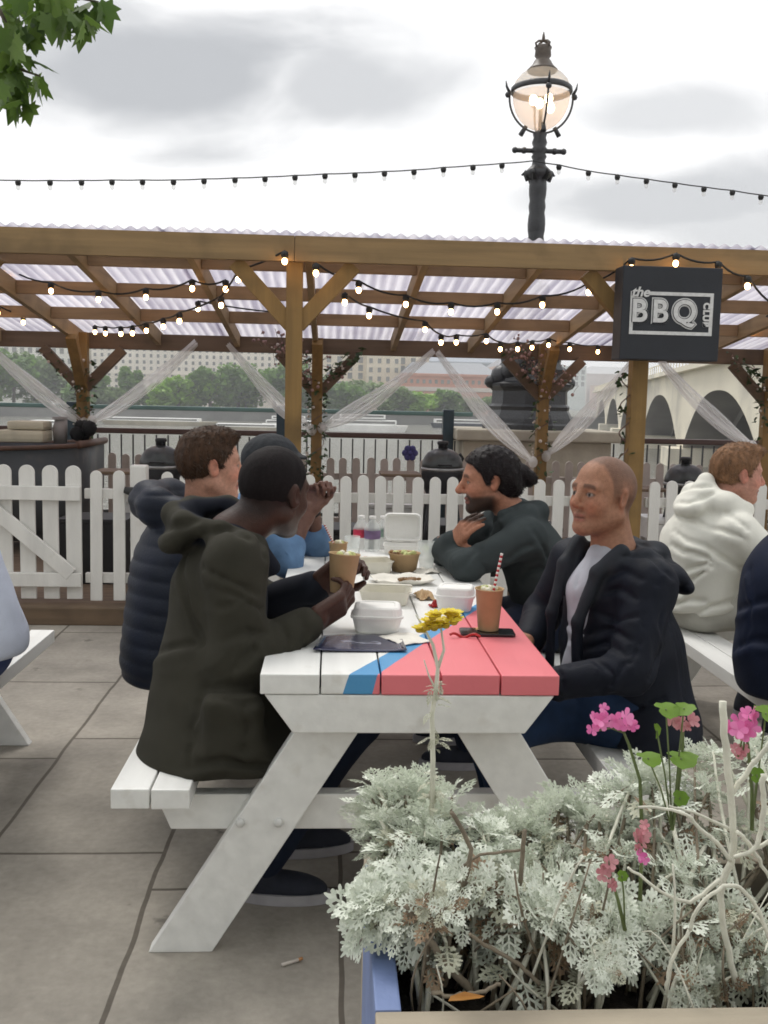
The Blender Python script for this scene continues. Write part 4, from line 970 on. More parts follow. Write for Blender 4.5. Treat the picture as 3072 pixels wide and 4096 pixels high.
def clamshell(px_, hx, hy, label, rz, closed=True):
    e = empty('takeaway_box', onT(*px_), rz, label=label, cat='food box')
    q = MB(); loft(q, [rrect(hx*.80, hy*.80, 0, .018), rrect(hx*.84, hy*.84, .004, .02), rrect(hx*.97, hy*.97, .043, .025), rrect(hx*1.04, hy*1.04, .044, .028), rrect(hx*1.04, hy*1.04, .047, .028)], cap1=closed)
    if not closed: loft(q, [rrect(hx*.97, hy*.97, .0462, .025), rrect(hx*.80, hy*.80, .005, .02)], cap0=False)
    q.build('base', M_box if closed else M_box2, e)
    q = MB()
    if closed:
        loft(q, [rrect(hx*1.04, hy*1.04, .0475, .028), rrect(hx*1.04, hy*1.04, .0505, .028), rrect(hx*.97, hy*.97, .052, .025), rrect(hx*.90, hy*.90, .071, .022), rrect(hx*.84, hy*.84, .075, .02), rrect(hx*.70, hy*.66, .0755, .018), rrect(hx*.68, hy*.64, .073, .018)])
        q.build('lid', M_box, e)
    else:
        M = rotm('X', R(-12)); rg_ = [rrect(hx*1.04, hy*1.04, .0, .028), rrect(hx*.97, hy*.97, .004, .025), rrect(hx*.85, hy*.85, -.022, .02)]
        loft(q, rg_, cap0=False, M=M, c=(0, hy*2.1, .035)); q.build('lid', M_box2, e, solid=.002)
        f = MB(); r_ = random.Random(5)
        for i in range(26): f.sphere((r_.uniform(-.7, .7)*hx, r_.uniform(-.7, .7)*hy, .012), (r_.uniform(.006, .016), r_.uniform(.006, .016), r_.uniform(.004, .009)), 7, r_.choice((0, 0, 1)))
        f.build('food', [M_food, M_salad], e)
    return e
clamshell((377, 630), .073, .062, 'closed white takeaway box behind the dark leaflet', R(-4))
clamshell((455, 609), .062, .058, 'closed white takeaway box beside the standing paper cup', R(-12))
clamshell((385, 603), .085, .060, 'open off-white takeaway box with scraps behind the front closed box', R(-6), False)
clamshell((374, 572), .070, .055, 'open off-white takeaway box beyond the held cup', R(8), False)
def cup(loc, rt, rb, h, label, straw=None, fill=M_ice, tilt=None, lidded=False):
    e = empty('paper_cup', loc, label=label, cat='cup')
    if tilt: e.rotation_euler = tilt
    q = MB(); q.lathe([(0, .004), (rb-.002, .004), (rb, 0), (rb+.001, .002), (rt, h), (rt+.0022, h+.001), (rt+.0022, h+.004), (rt-.0005, h+.004), (rt-.002, h), (rb, .006)], n=36); q.build('body', M_kraft, e)
    q = MB(); q.lathe([(rt-.0025, h-.008), (rt*.6, h-.004), (0, h-.004)], n=28); r_ = random.Random(int(h*1e4))
    for i in range(9): a = r_.uniform(0, 6.28); q.sphere((rt*.6*math.cos(a)*r_.random()**.5, rt*.6*math.sin(a), h+.002), (.010, .011, .009), 7, r_.choice((0, 0, 1)))
    q.build('drink', [fill, M_salad], e)
    if straw:
        a = A3(0, rt*.1, h*.4); b_ = A3(*straw)
        s0 = MB(); s1 = MB(); n = 26
        for i in range(n): (s0 if i % 2 else s1).tube([a+(b_-a)*i/n, a+(b_-a)*(i+1)/n], .0042, 8)
        o = s0.build('straw', M_strw, e); s1.build('straw_stripes', M_strr, o)
    return e
p = onT(488, 633); cup(p, .040, .029, .118, 'brown paper cup with a striped straw standing by the phone', (.034, .01, .222))
cup((.036, 2.722, .858), .0435, .031, .108, 'brown paper cup held in both hands by the man in olive', None, M_ice, (R(-3), R(4), 0))
p = onT(338, 560); cup(p, .038, .030, .07, 'short brown paper cup near the clasped hands', (-.06, .06, .14))
e = empty('kraft_bowl', onT(404, 571), label='round brown paper bowl of food in the middle of the table', cat='bowl')
q = MB(); q.lathe([(0, .003), (.046, .003), (.047, 0), (.060, .068), (.063, .069), (.063, .073), (.058, .070), (.048, .010)], n=32); q.build('bowl', M_kraft, e)
q = MB(); q.lathe([(.058, .058), (.03, .064), (0, .066)], n=20); r_ = random.Random(3)
for i in range(14): q.sphere((r_.gauss(0, .022), r_.gauss(0, .022), .068), (r_.uniform(.006, .014),)*3, 7, r_.choice((0, 1, 1)))
q.build('food', [M_food, M_salad], e)
e = empty('takeaway_box', onT(402, 553), R(-4), label='white takeaway box lid standing upright behind the brown bowl', cat='food box')
q = MB(); loft(q, [rrect(.075, .055, 0, .02), rrect(.08, .06, .035, .024), rrect(.083, .063, .037, .024)], cap1=False); q.build('base', M_box, e, solid=.002)
q = MB(); Mx = rotm('X', R(82)); loft(q, [rrect(.083, .063, 0, .024), rrect(.078, .058, .006, .022), rrect(.068, .05, -.024, .02)], cap0=False, M=Mx, c=(0, .065, .105)); q.build('lid', M_box, e, solid=.002)
e = empty('salad_bowl', onT(437, 560), label='small white bowl of green salad by the bearded man', cat='bowl')
q = MB(); q.lathe([(0, .002), (.035, .0), (.05, .02), (.068, .045), (.071, .046), (.066, .043), (.045, .012)], n=28); q.build('bowl', M_box2, e)
q = MB(); r_ = random.Random(4)
for i in range(40): q.sphere((r_.gauss(0, .024), r_.gauss(0, .024), .035+r_.random()*.02), (r_.uniform(.008, .016), r_.uniform(.006, .012), .005), 6)
q.build('salad', mat('green_salad', (.36, .46, .10), .6, .4, 60), e)
# flat paper tray with scraps, napkins, sachets
e = empty('paper_tray', onT(402, 583), R(12), label='flat paper tray with dark food scraps in the middle of the table', cat='tray')
q = MB(); n = 12; V = [(x*.11, y*.075, .003+.018*max(0, max(abs(x), abs(y))-.75)/.25+.004*math.sin(7*x+5*y)) for y in np.linspace(-1, 1, n) for x in np.linspace(-1, 1, n)]
q.add(V, [(i*n+j, i*n+j+1, (i+1)*n+j+1, (i+1)*n+j) for i in range(n-1) for j in range(n-1)], 0, True); q.build('paper', M_paper, e, solid=.001)
q = MB()
for i in range(22): q.sphere((r_.gauss(.03, .018), r_.gauss(0, .014), .012), (r_.uniform(.005, .012), r_.uniform(.005, .012), .006), 7)
q.build('food', M_food, e)
def crumple(px_, sx, sy, h, m, label, seed, nm='napkin', cat='napkin'):
    q = MB(); n = 16; r_ = random.Random(seed); ph = [r_.uniform(0, 6) for _ in range(6)]
    V = [(x*sx, y*sy, .003+h*(.5+.5*math.sin(5*x+ph[0]+2*math.sin(4*y+ph[1])))*(.4+.6*abs(math.sin(6*y+ph[2]+3*x)))*max(0, 1-.5*(x*x+y*y))) for y in np.linspace(-1, 1, n) for x in np.linspace(-1, 1, n)]
    q.add(V, [(i*n+j, i*n+j+1, (i+1)*n+j+1, (i+1)*n+j) for i in range(n-1) for j in range(n-1)], 0, True)
    o = q.build(nm, m, solid=.001, loc=onT(*px_)); o.rotation_euler = (0, 0, r_.uniform(-.5, .5)); return tag(o, label, cat)
crumple((424, 598), .028, .05, .03, M_kraft, 'crumpled brown napkin between the two closed white boxes', 2)
crumple((436, 607), .022, .016, .022, M_red, 'crumpled red sauce sachet beside the right-hand white box', 4, 'sauce_sachet', 'sachet')
crumple((362, 562), .06, .03, .025, mat('orange_chips', (.50, .20, .05), .6, .4, 40), 'heap of orange chips beyond the held cup', 6, 'chips', 'food')
crumple((405, 640), .05, .06, .008, M_paper, 'white paper sheet under the corner of the front white box', 8, 'paper_sheet', 'paper'); crumple((424, 572), .05, .05, .012, M_paper, 'crumpled pale paper right of the brown bowl', 9, 'paper_sheet', 'paper')
# phone, red glasses, leaflet
M_phone = mat('black_glass', (.006, .006, .008), .08, .1, 5, spec=.6)
p = onT(487, 634); q = MB(); loft(q, [rrect(.077, .037, 0, .010), rrect(.0785, .0385, .002, .011), rrect(.0785, .0385, .0065, .011), rrect(.077, .037, .0085, .010)])
tag(q.build('mobile_phone', M_phone, loc=(p[0], p[1], TH+.0008)), 'black mobile phone lying flat under the standing paper cup', 'phone').rotation_euler = (0, 0, R(-3))
e = [o for o in bpy.data.objects if o.name.startswith('paper_cup') and 'by the phone' in o.get('label', '')][0]; e.location.z += .009
p = onT(461, 638); q = MB()
q.tube([(x, .012*math.cos(x*40)-.006, .006+.006*math.sin(9*t+.5)) for t, x in [(i/24, -.032+.085*i/24) for i in range(25)]], .0038, 8)
tag(q.build('red_cord', M_red, loc=p), 'curl of red cord on the pink paint beside the phone', 'cord')
def leaflet():
    m, nt, b = new_mat('navy_leaflet_print'); b.inputs['Roughness'].default_value = .25; b.inputs['Coat Weight'].default_value = .3
    tc = N(nt, 'ShaderNodeTexCoord'); mp = N(nt, 'ShaderNodeMapping'); mp.inputs['Scale'].default_value = (26, 60, 1); L(nt, tc.outputs['Object'], mp.inputs[0])
    no = N(nt, 'ShaderNodeTexNoise'); no.inputs['Scale'].default_value = 1; L(nt, mp.outputs[0], no.inputs['Vector']); sp = N(nt, 'ShaderNodeSeparateXYZ'); L(nt, tc.outputs['Object'], sp.inputs[0])
    # a band of pale blurred lettering across the middle
    ay = N(nt, 'ShaderNodeMath', operation='ABSOLUTE'); L(nt, sp.outputs['Y'], ay.inputs[0]); ax = N(nt, 'ShaderNodeMath', operation='ABSOLUTE'); L(nt, sp.outputs['X'], ax.inputs[0])
    k1 = N(nt, 'ShaderNodeMath', operation='LESS_THAN'); k1.inputs[1].default_value = .016; L(nt, ay.outputs[0], k1.inputs[0]); k2 = N(nt, 'ShaderNodeMath', operation='LESS_THAN'); k2.inputs[1].default_value = .055; L(nt, ax.outputs[0], k2.inputs[0])
    k3 = N(nt, 'ShaderNodeMapRange'); k3.inputs['From Min'].default_value = .48; k3.inputs['From Max'].default_value = .6; L(nt, no.outputs['Fac'], k3.inputs[0])
    a = N(nt, 'ShaderNodeMath', operation='MULTIPLY'); L(nt, k1.outputs[0], a.inputs[0]); L(nt, k2.outputs[0], a.inputs[1]); a2 = N(nt, 'ShaderNodeMath', operation='MULTIPLY'); L(nt, a.outputs[0], a2.inputs[0]); L(nt, k3.outputs[0], a2.inputs[1])
    mx = N(nt, 'ShaderNodeMix', data_type='RGBA'); mx.inputs[6].default_value = (.020, .022, .062, 1); mx.inputs[7].default_value = (.35, .36, .44, 1); L(nt, a2.outputs[0], mx.inputs[0]); L(nt, mx.outputs[2], b.inputs['Base Color'])
    c = [at(*v, Z=TH+.002) for v in ((313, 652), (407, 652), (400, 634), (322, 636))]; ctr = sum(c)/4; n = 10; q = MB(); V = []
    for j in range(n+1):
        for i in range(n+1):
            u, v = i/n, j/n; p = (c[0]*(1-u)+c[1]*u)*(1-v)+(c[3]*(1-u)+c[2]*u)*v-ctr; V.append((p[0], p[1], .002+.006*(abs(u-.5)*2)**3*(1-v)+.0015*math.sin(5*u)))
    q.add(V, [(j*(n+1)+i, j*(n+1)+i+1, (j+1)*(n+1)+i+1, (j+1)*(n+1)+i) for j in range(n) for i in range(n)], 0, True)
    tag(q.build('leaflet', m, loc=tuple(ctr), solid=.0012), 'dark navy leaflet lying at the white front edge of the table', 'leaflet')
leaflet()
# clear bottles and glasses at the far end
M_clear = sheer_mat('clear_plastic', (.86, .90, .88), .30, .4)
def bottle(px_, r, h, label, lab=None, glass=False):
    e = empty('plastic_glass' if glass else 'plastic_bottle', onT(*px_), label=label, cat='glass' if glass else 'bottle'); q = MB()
    if glass: q.lathe([(0, .002), (r*.75, .002), (r*.76, 0), (r, h), (r*.97, h), (r*.72, .006)], n=24); q.build('body', M_clear, e)
    else:
        q.lathe([(0, 0), (r*.9, 0), (r, .01), (r*.96, h*.3), (r, h*.35), (r, h*.62), (r*.8, h*.74), (r*.38, h*.86), (r*.36, h*.95)], n=24); q.build('body', M_clear, e)
        q = MB(); q.lathe([(r*.42, h*.93), (r*.42, h), (0, h)], n=16); q.build('cap', M_strw, e)
        if lab: q = MB(); q.lathe([(r*1.015, h*.36), (r*1.015, h*.60)], n=24); q.build('label', mat('bottle_label_'+lab[0], lab[1], .5, .3, 30), e)
bottle((361, 549), .036, .15, 'clear plastic bottle with a red label at the far end of the table', ('red', (.5, .02, .06)))
bottle((372, 551), .036, .155, 'clear plastic bottle with a purple label at the far end of the table', ('purple', (.16, .10, .2)))
bottle((383, 548), .036, .145, 'clear plastic bottle with a greenish label at the far end of the table', ('green', (.25, .36, .30)))
bottle((426, 569), .036, .11, 'clear plastic glass right of the brown bowl', None, True); bottle((352, 556), .034, .085, 'clear plastic glass left of the bottles', None, True)
# ================================================================== people

def ss(e0, e1, x):
    t = np.clip((x-e0)/(e1-e0), 0, 1); return t*t*(3-2*t)
def headframe(f, pitch=0.0, tilt=0.0):
    f = np.array([f[0], f[1], 0.0]); f /= np.linalg.norm(f)
    l = np.array([-f[1], f[0], 0.0]); u = np.array([0, 0, 1.0])
    f2 = f*math.cos(pitch)-u*math.sin(pitch); u2 = u*math.cos(pitch)+f*math.sin(pitch)
    l3 = l*math.cos(tilt)+u2*math.sin(tilt); u3 = u2*math.cos(tilt)-l*math.sin(tilt)
    return np.stack([f2, l3, u3], 1)
def head_sdf(S, o, M, s=1.0, nose=1.0, jaw=1.0, grow=0.0, face=True, brow=1.0):
    g = lambda x, y, z: o+M@np.array([x, y, z])*s
    q = lambda *r: tuple((v+grow)*s for v in r)
    S.ell(g(-.012, 0, .034), q(.098, .076, .083), M, .02)
    S.ell(g(-.045, 0, .012), q(.062, .066, .07), M, .03)
    if not face: return
    S.ell(g(.028, 0, -.03), (.064*s, .060*s, .085*s), M, .03)
    for y in (-1, 1):
        S.cone(g(-.005, y*.052*jaw, -.06), g(.068, y*.014*jaw, -.098), .021*s, .019*s, .03)
        S.ell(g(.058, y*.037, -.03), (.026*s, .024*s, .026*s), M, .025)
        S.cone(g(.078, y*.012, .024), g(.068, y*.045, .024), .0125*s*brow, .011*s, .016)
    S.ell(g(.078, 0, -.1), (.019*s, .022*s, .017*s), M, .02)
    for y in (-1, 1):
        S.ell(g(.0995, y*.033, .003), (.018*s, .020*s, .0125*s), M, .016, 's')
        S.ell(g(.0735, y*.032, .003), (.0135*s,)*3, M, .004)
    S.cone(g(.086, 0, .018), g(.108*nose**.3, 0, -.026), .0085*s, .0115*s*nose, .012)
    for y in (-1, 1): S.ell(g(.098, y*.0125, -.033), (.011*s, .0085*s, .0085*s), M, .006)
    S.ell(g(.0885, 0, -.060), (.0125*s, .024*s, .0075*s), M, .008)
    S.ell(g(.0875, 0, -.0745), (.0115*s, .020*s, .0075*s), M, .008)
    S.cone(g(.1005, -.02, -.0672), g(.1005, .02, -.0672), .0028*s, .0028*s, .004, 's')
    for y in (-1, 1):
        E_ = M@rotm('Y', R(-14))@rotm('Z', R(y*22))
        S.ell(g(-.012, y*.0785, -.008), (.020*s, .0075*s, .033*s), E_, .008)
        S.ell(g(-.006, y*.0865, -.004), (.0105*s, .006*s, .019*s), E_, .006, 's')
HL = ([-.13, -.075, -.055, -.018, .004, .020, .030, .048, .072, .1], [-.085, -.08, -.06, -.045, -.008, -.012, .026, .05, .078, .12])
def hairfn(q, hl=HL): return q[:, 2]-np.interp(q[:, 0], hl[0], hl[1])
def head_cols(o, M, s, skin, lip, brow=None, beard=0.0, beardc=(.03, .02, .015), scalp=0.0, scalpc=(.05, .04, .035), eye=(.02, .015, .012), red=.25, hl=HL):
    skin = np.array(skin, float)
    def fn(P):
        q = (P-o)@M/s; x, y, z = q.T; ay = np.abs(y)
        c = np.tile(skin, (len(P), 1))
        def mixin(c, w, col): return c*(1-w[:, None])+np.array(col)*w[:, None]
        fr = ss(.03, .06, x)
        w = np.exp(-((ay-.045)**2+(z+.03)**2)/.0006)*fr+np.exp(-((ay)**2+(z+.025)**2)/.0003)*ss(.09, .1, x)+ss(.074, .084, ay)*(np.abs(z) < .05)*(x < .03)*.8
        c = mixin(c, np.clip(w*red, 0, 1), skin*A3(1.25, .75, .7))
        if scalp: c = mixin(c, ss(-.022, .028, hairfn(q, hl))*ss(.086, .07, ay)*scalp, scalpc)
        if beard:
            b = ss(-.03, -.055, z)*ss(-.03, .01, x)*ss(-.14, -.12, z)
            b = np.maximum(b*ss(.05, .012, np.abs(z+.067)+.6*(ay-.02)*0)*0+b*(1-ss(.0, .012, .024-ay)*ss(.018, .012, np.abs(z+.067))*0), 0)
            b *= 1-.75*np.exp(-((z+.048)/.008)**2)*ss(.03, .045, ay)
            c = mixin(c, np.clip(b, 0, 1)*beard, beardc)
        l = ss(.0145, .009, np.abs(z+.067))*ss(.027, .019, ay)*ss(.07, .08, x)
        c = mixin(c, l*.85, lip)
        mth = ss(.0035, .0015, np.abs(z+.0672))*ss(.024, .02, ay)*ss(.07, .08, x); c = mixin(c, mth*.8, skin*.25)
        if brow is not None:
            b = ss(.0085, .0045, np.abs(z-.0275+.1*np.maximum(ay-.035, 0)*4))*ss(.010, .016, ay)*ss(.054, .046, ay)*ss(.045, .06, x); c = mixin(c, b*.7, brow)
        r = np.sqrt((ay-.032)**2+((z-.002)*1.9)**2)
        e = ss(.0135, .0115, r)*ss(.06, .07, x); c = mixin(c, e, (.26, .22, .20))
        ir = ss(.0062, .0048, np.sqrt((ay-.032)**2+(z-.002)**2))*ss(.06, .07, x)*e; c = mixin(c, ir, eye)
        ld = ss(.0035, .001, np.abs(r-.0135))*ss(.06, .07, x)*(z > 0); c = mixin(c, ld*.7, skin*.2)
        return c
    return fn
def hand_sdf(S, w, x, zn, t, curl=(.5, .5, .55, .6), s=1.0, thumb=(.7, .6, .35), tcurl=.3, spread=.0):
    """w wrist, x finger direction, zn the way the palm faces, t = +1/-1 thumb on the +y/-y side"""
    x = np.array(x, float); x /= np.linalg.norm(x); z = np.array(zn, float); z -= x*(z@x); z /= np.linalg.norm(z)
    y = np.cross(z, x); M = np.stack([x, y, z], 1); w = np.array(w, float)
    g = lambda p: w+M@np.array(p)*s
    S.cone(g((-.03, 0, 0)), g((.015, 0, 0)), .026*s, .027*s, .015)
    S.box(g((.055, 0, 0)), (.048*s, .040*s, .0145*s), M, .013*s, .014)
    S.ell(g((.03, t*.024, .008)), (.03*s, .018*s, .016*s), M, .012)
    for i in range(4):
        l = (.95, 1.06, 1.0, .78)[i]; p = np.array([.094-(.004 if i == 3 else 0)-(.003 if i == 0 else 0), t*(.0295-.0195*i), 0])
        a = curl[i]*.55; sp = t*(1.5-i)*spread
        r = (.0098, .0088, .0078, .0066)
        if i == 3: r = tuple(v*.88 for v in r)
        for j, ln in enumerate((.046, .028, .022)):
            d = np.array([math.cos(a)*math.cos(sp), math.sin(sp), math.sin(a)])
            n = p+d*ln*l; S.cone(g(p), g(n), r[j]*s, r[j+1]*s, .005 if j else .007); p = n; a += curl[i]*(.95 if j == 0 else .6)
    p = np.array([.028, t*.03, .006]); d = np.array([thumb[0], t*thumb[1], thumb[2]]); d /= np.linalg.norm(d)
    for j, ln in enumerate((.036, .032, .026)):
        n = p+d*ln; S.cone(g(p), g(n), (.0145, .0115, .0100)[j]*s, (.0115, .0100, .0082)[j]*s, .008)
        p = n; d = d+np.array([.35, -t*.45, .15])*tcurl*1.6; d /= np.linalg.norm(d)
def bbox(S_pts, m): S_pts = np.array(S_pts); return S_pts.min(0)-m, S_pts.max(0)+m
def arm_folds(S, sh, el, wr, amp=.006, n=9.0, seed=0.0):
    sh, el, wr = [np.array(v, f32) for v in (sh, el, wr)]
    def fn(P):
        out = np.zeros(len(P), f32)
        for a, b, c0 in ((sh, el, .82), (el, wr, .12)):
            ba = b-a; l = float(np.linalg.norm(ba)); ax = ba/l; t = ((P-a)@ax)/l
            q = P-a-(t*l)[:, None]*ax; d = np.sqrt((q*q).sum(1))
            ph = t*n*1.15+2.6*np.sin(q[:, 2]*21+seed)+2.0*np.sin(q[:, 0]*24+q[:, 1]*19+seed*2)+1.1*np.sin(t*7+seed*3)
            rid = 1-np.abs(np.sin(ph)); msk = np.exp(-((t-c0)/.36)**2)*np.exp(-(np.maximum(d-.05, 0)/.04)**2)
            out += -amp*(rid**2.2-.25)*msk
        return out
    return S.field(fn)
def cloth_noise(S, amp=.004, s=16.0, seed=1.0):
    return S.field(lambda P: amp*wob(P*np.array([1, 1, .55], f32), s, seed)+amp*.5*wob(P*np.array([.7, .7, 1.3], f32), s*2.3, seed+3))

def creases(S, lines, depth=.010, w=.011):
    """press folds into the cloth along lines traced on the photo, each laid on the near surface of the garment"""
    segs = []
    for ln in lines:
        k = ln[2] if isinstance(ln, tuple) and len(ln) > 2 and not isinstance(ln[2], tuple) else 1.0
        pts = []; pl = ln[0] if k != 1.0 else ln
        fine = []
        for (x0, y0), (x1, y1) in zip(pl[:-1], pl[1:]):
            for i in range(3): fine.append((x0+(x1-x0)*i/3, y0+(y1-y0)*i/3))
        fine.append(pl[-1])
        for x, y in fine:
            d = FW+RT*(x-CX)/FPX-UP*(y-CY)/FPX; t = np.arange(1.6, 5.2, .012); P = (EYEP+t[:, None]*d).astype(f32); v = S.ev(P); i = np.nonzero(v < 0)[0]
            if len(i): pts.append(P[i[0]])
            else:
                j = int(np.argmin(v))
                if v[j] < .02: pts.append(P[j])
        n = len(pts)
        for i in range(n-1):
            if np.linalg.norm(pts[i+1]-pts[i]) < .09: e = math.sin(PI*(i+.7)/(n+.4))**.6; segs.append((pts[i], pts[i+1], e))
    if not segs: return
    dn = np.array([0, 0, -1.9*w], f32)
    def fn(P):
        c = (P.min(0)+P.max(0))/2; R_ = float(np.linalg.norm(P.max(0)-P.min(0)))/2; out = np.zeros(len(P), f32); rid = np.zeros(len(P), f32)
        for a, b, e in segs:
            if np.linalg.norm((a+b)/2-c) > R_+.08: continue
            for sh_, buf, ww, g in ((0, out, w, 1.0), (1, rid, 1.5*w, .75)):
                aa = a+dn*sh_; ba = b-a; q = P-aa; t = np.clip((q@ba)/float(ba@ba+1e-9), 0, 1); q = q-t[:, None]*ba
                np.maximum(buf, e*g*np.exp(-(q*q).sum(1)/(ww*ww)), out=buf)
        return depth*(out-rid)
    S.field(fn)
def legs(S, hip, side, knees, ankles, rt=.088, rk=.062, ra=.05, seat=.13):
    side = np.array(side, float)
    S.ell(hip, (.15, .19 if abs(side[1]) > .7 else .16, seat), None, .05)
    for sg, kn, an in zip((-1, 1), knees, ankles):
        h = np.array(hip)+side*sg*.095+A3(0, 0, -.01)
        S.cone(h, kn, rt, rk, .04); S.cone(kn, an, rk*.97, ra, .02)
def shoe(name, mats, parent, base, ankle, toe):
    a = np.array(ankle, float); d = np.array(toe, float)-a; d[2] = 0; d /= np.linalg.norm(d); n = np.array([-d[1], d[0], 0]); u = A3(0, 0, 1)
    M = np.stack([d, n, u], 1); o = A3(a[0], a[1], 0)
    S = SDF(); g = lambda x, y, z: o+M@A3(x, y, z)
    S.ell(g(.05, 0, .035), (.135, .045, .045), M, .03); S.ell(g(-.03, 0, .065), (.055, .042, .055), M, .03); S.cone(g(-.02, 0, .07), g(-.02, 0, .115), .042, .046, .03)
    S.plane(g(0, 0, .025), -u, .004)
    pts = [g(x, y, z) for x in (-.1, .2) for y in (-.06, .06) for z in (0, .16)]
    lo, hi = bbox(pts, .02); V, F = S.mesh(lo, hi, .008)
    up = sdf_obj(name, V, F, mats[0], base, parent)
    m = MB(); out = []
    for k in range(28):
        q = 2*PI*k/28; x = .05+.142*math.cos(q); y = .051*math.sin(q)*(1-.12*math.cos(q))
        out.append((x, y))
    Vv = [g(x, y, z) for z in (0.001, .030) for x, y in out]; k = len(out)
    m.add(Vv, [list(range(k))[::-1], [k+i for i in range(k)]]+[(i, (i+1) % k, k+(i+1) % k, k+i) for i in range(k)])
    so = m.build('sole', mats[1], None, base=None); so.parent = up; so.location = (-base[0], -base[1], -base[2])
    return up

SK = {k: mat('skin_'+k, (1, 1, 1), rg, .15, 90, .25, 300, vcol=True, spec=sp) for k, rg, sp in (('deep', .40, .28), ('fair', .5, .3), ('tan', .5, .28))}
HAIR = {k: mat('hair_'+k, c, rg, .4, 60, .35, 180, stretch=(1, 1, .25), spec=.16) for k, c, rg in
        (('brown', (.050, .025, .013), .55), ('dark', (.0075, .0045, .0055), .42), ('sandy', (.20, .105, .055), .55))}
STR = {'brown': leaf_mat('brown_strands', (.030, .015, .008), (.085, .045, .024), .1, 60, .45), 'dark': leaf_mat('dark_strands', (.004, .003, .003), (.022, .013, .013), .1, 60, .38), 'sandy': leaf_mat('sandy_strands', (.13, .065, .03), (.33, .19, .10), .1, 60, .45)}
M_crop = mat('cropped_black_hair', (.0075, .005, .0055), .7, .5, 160, .6, 520, spec=.14, bdist=.002)
M_olive = mat('olive_cotton', (.052, .047, .034), .85, .14, 9, .25, 420, vcol=True, spec=.16, bdist=.003)
M_puffer = mat('navy_quilted_nylon', (.0075, .0115, .024), .5, .2, 12, .25, 120, spec=.22, bdist=.006)
M_navy = mat('navy_parka_cloth', (.0085, .0105, .018), .6, .2, 14, .3, 240, vcol=True, spec=.13, bdist=.004)
M_grey = mat('charcoal_fleece', (.047, .056, .058), .95, .15, 10, .35, 500, spec=.06, bdist=.003)
M_cream = mat('cream_jacket_cloth', (.74, .73, .66), .8, .06, 12, .2, 160, spec=.25, bdist=.005)
M_tee = mat('grey_cotton', (.40, .41, .46), .9, .08, 14, .3, 300, spec=.2, bdist=.003)
M_denim = mat('blue_denim', (.115, .205, .35), .85, .2, 16, .3, 400, spec=.2, bdist=.003)
M_jean = mat('dark_jeans', (.010, .016, .034), .85, .25, 12, .3, 400, spec=.2, bdist=.003)
M_stone = mat('stone_trousers', (.48, .47, .42), .85, .1, 12, .3, 200, spec=.2, bdist=.003)
M_shoe = mat('navy_shoe_canvas', (.01, .013, .025), .8, .2, 30, .2, 300)
M_sole = mat('rubber_sole', (.35, .34, .36), .7, .1, 20)
M_white_shirt = mat('pale_shirt_cotton', (.62, .66, .78), .85, .06, 12, .2, 160)
M_bluetrs = mat('blue_trousers', (.03, .06, .19), .85, .15, 12, .2, 160)

def body(name, hip, chest, neck, ho, HM, hs, sh, el, wr, hands, skin, label, cols, h=.0042, chestr=(.13, .085), nk=.052, group=None, armr=(.042, .036, .027)):
    """one skin: head, neck, trunk core, arms and hands"""
    base = (float(hip[0]), float(hip[1]), 0.0)
    S = SDF(); ho = np.array(ho, float)
    side = np.array(sh[1], float)-np.array(sh[0], float)
    S.ecap(hip, chest, side, (.12, .09), chestr, .03)
    S.cone(chest, neck, .07, .06, .05); S.cone(sh[0], sh[1], .05, .05, .04)
    nb = ho+HM@A3(-.03, 0, -.055)*hs
    S.cone(neck, nb, nk+.008, nk, .03)
    for a, b, c in zip(sh, el, wr): S.cone(a, b, armr[0]+.004, armr[1], .02); S.cone(b, c, armr[1], armr[2], .015)
    head_sdf(S, ho, HM, hs, **skin.get('head', {}))
    for hd in hands: hand_sdf(S, **hd)
    pts = [hip, chest, neck]+list(sh)+list(el)+list(wr)+[ho+HM@A3(x, y, z)*hs for x in (-.12, .13) for y in (-.09, .09) for z in (-.13, .125)]
    pts += [np.array(hd['w'])+np.array(hd['x'])/np.linalg.norm(hd['x'])*.2 for hd in hands]+[np.array(hd['w'])+A3(q, q, q) for hd in hands for q in (-.1, .1)]
    lo, hi = bbox(pts, .08); V, F = S.mesh(lo, hi, h)
    o = sdf_obj(name, V, F, skin['mat'], base, None, cols, smooth=1)
    return tag(o, label, 'person', group), base
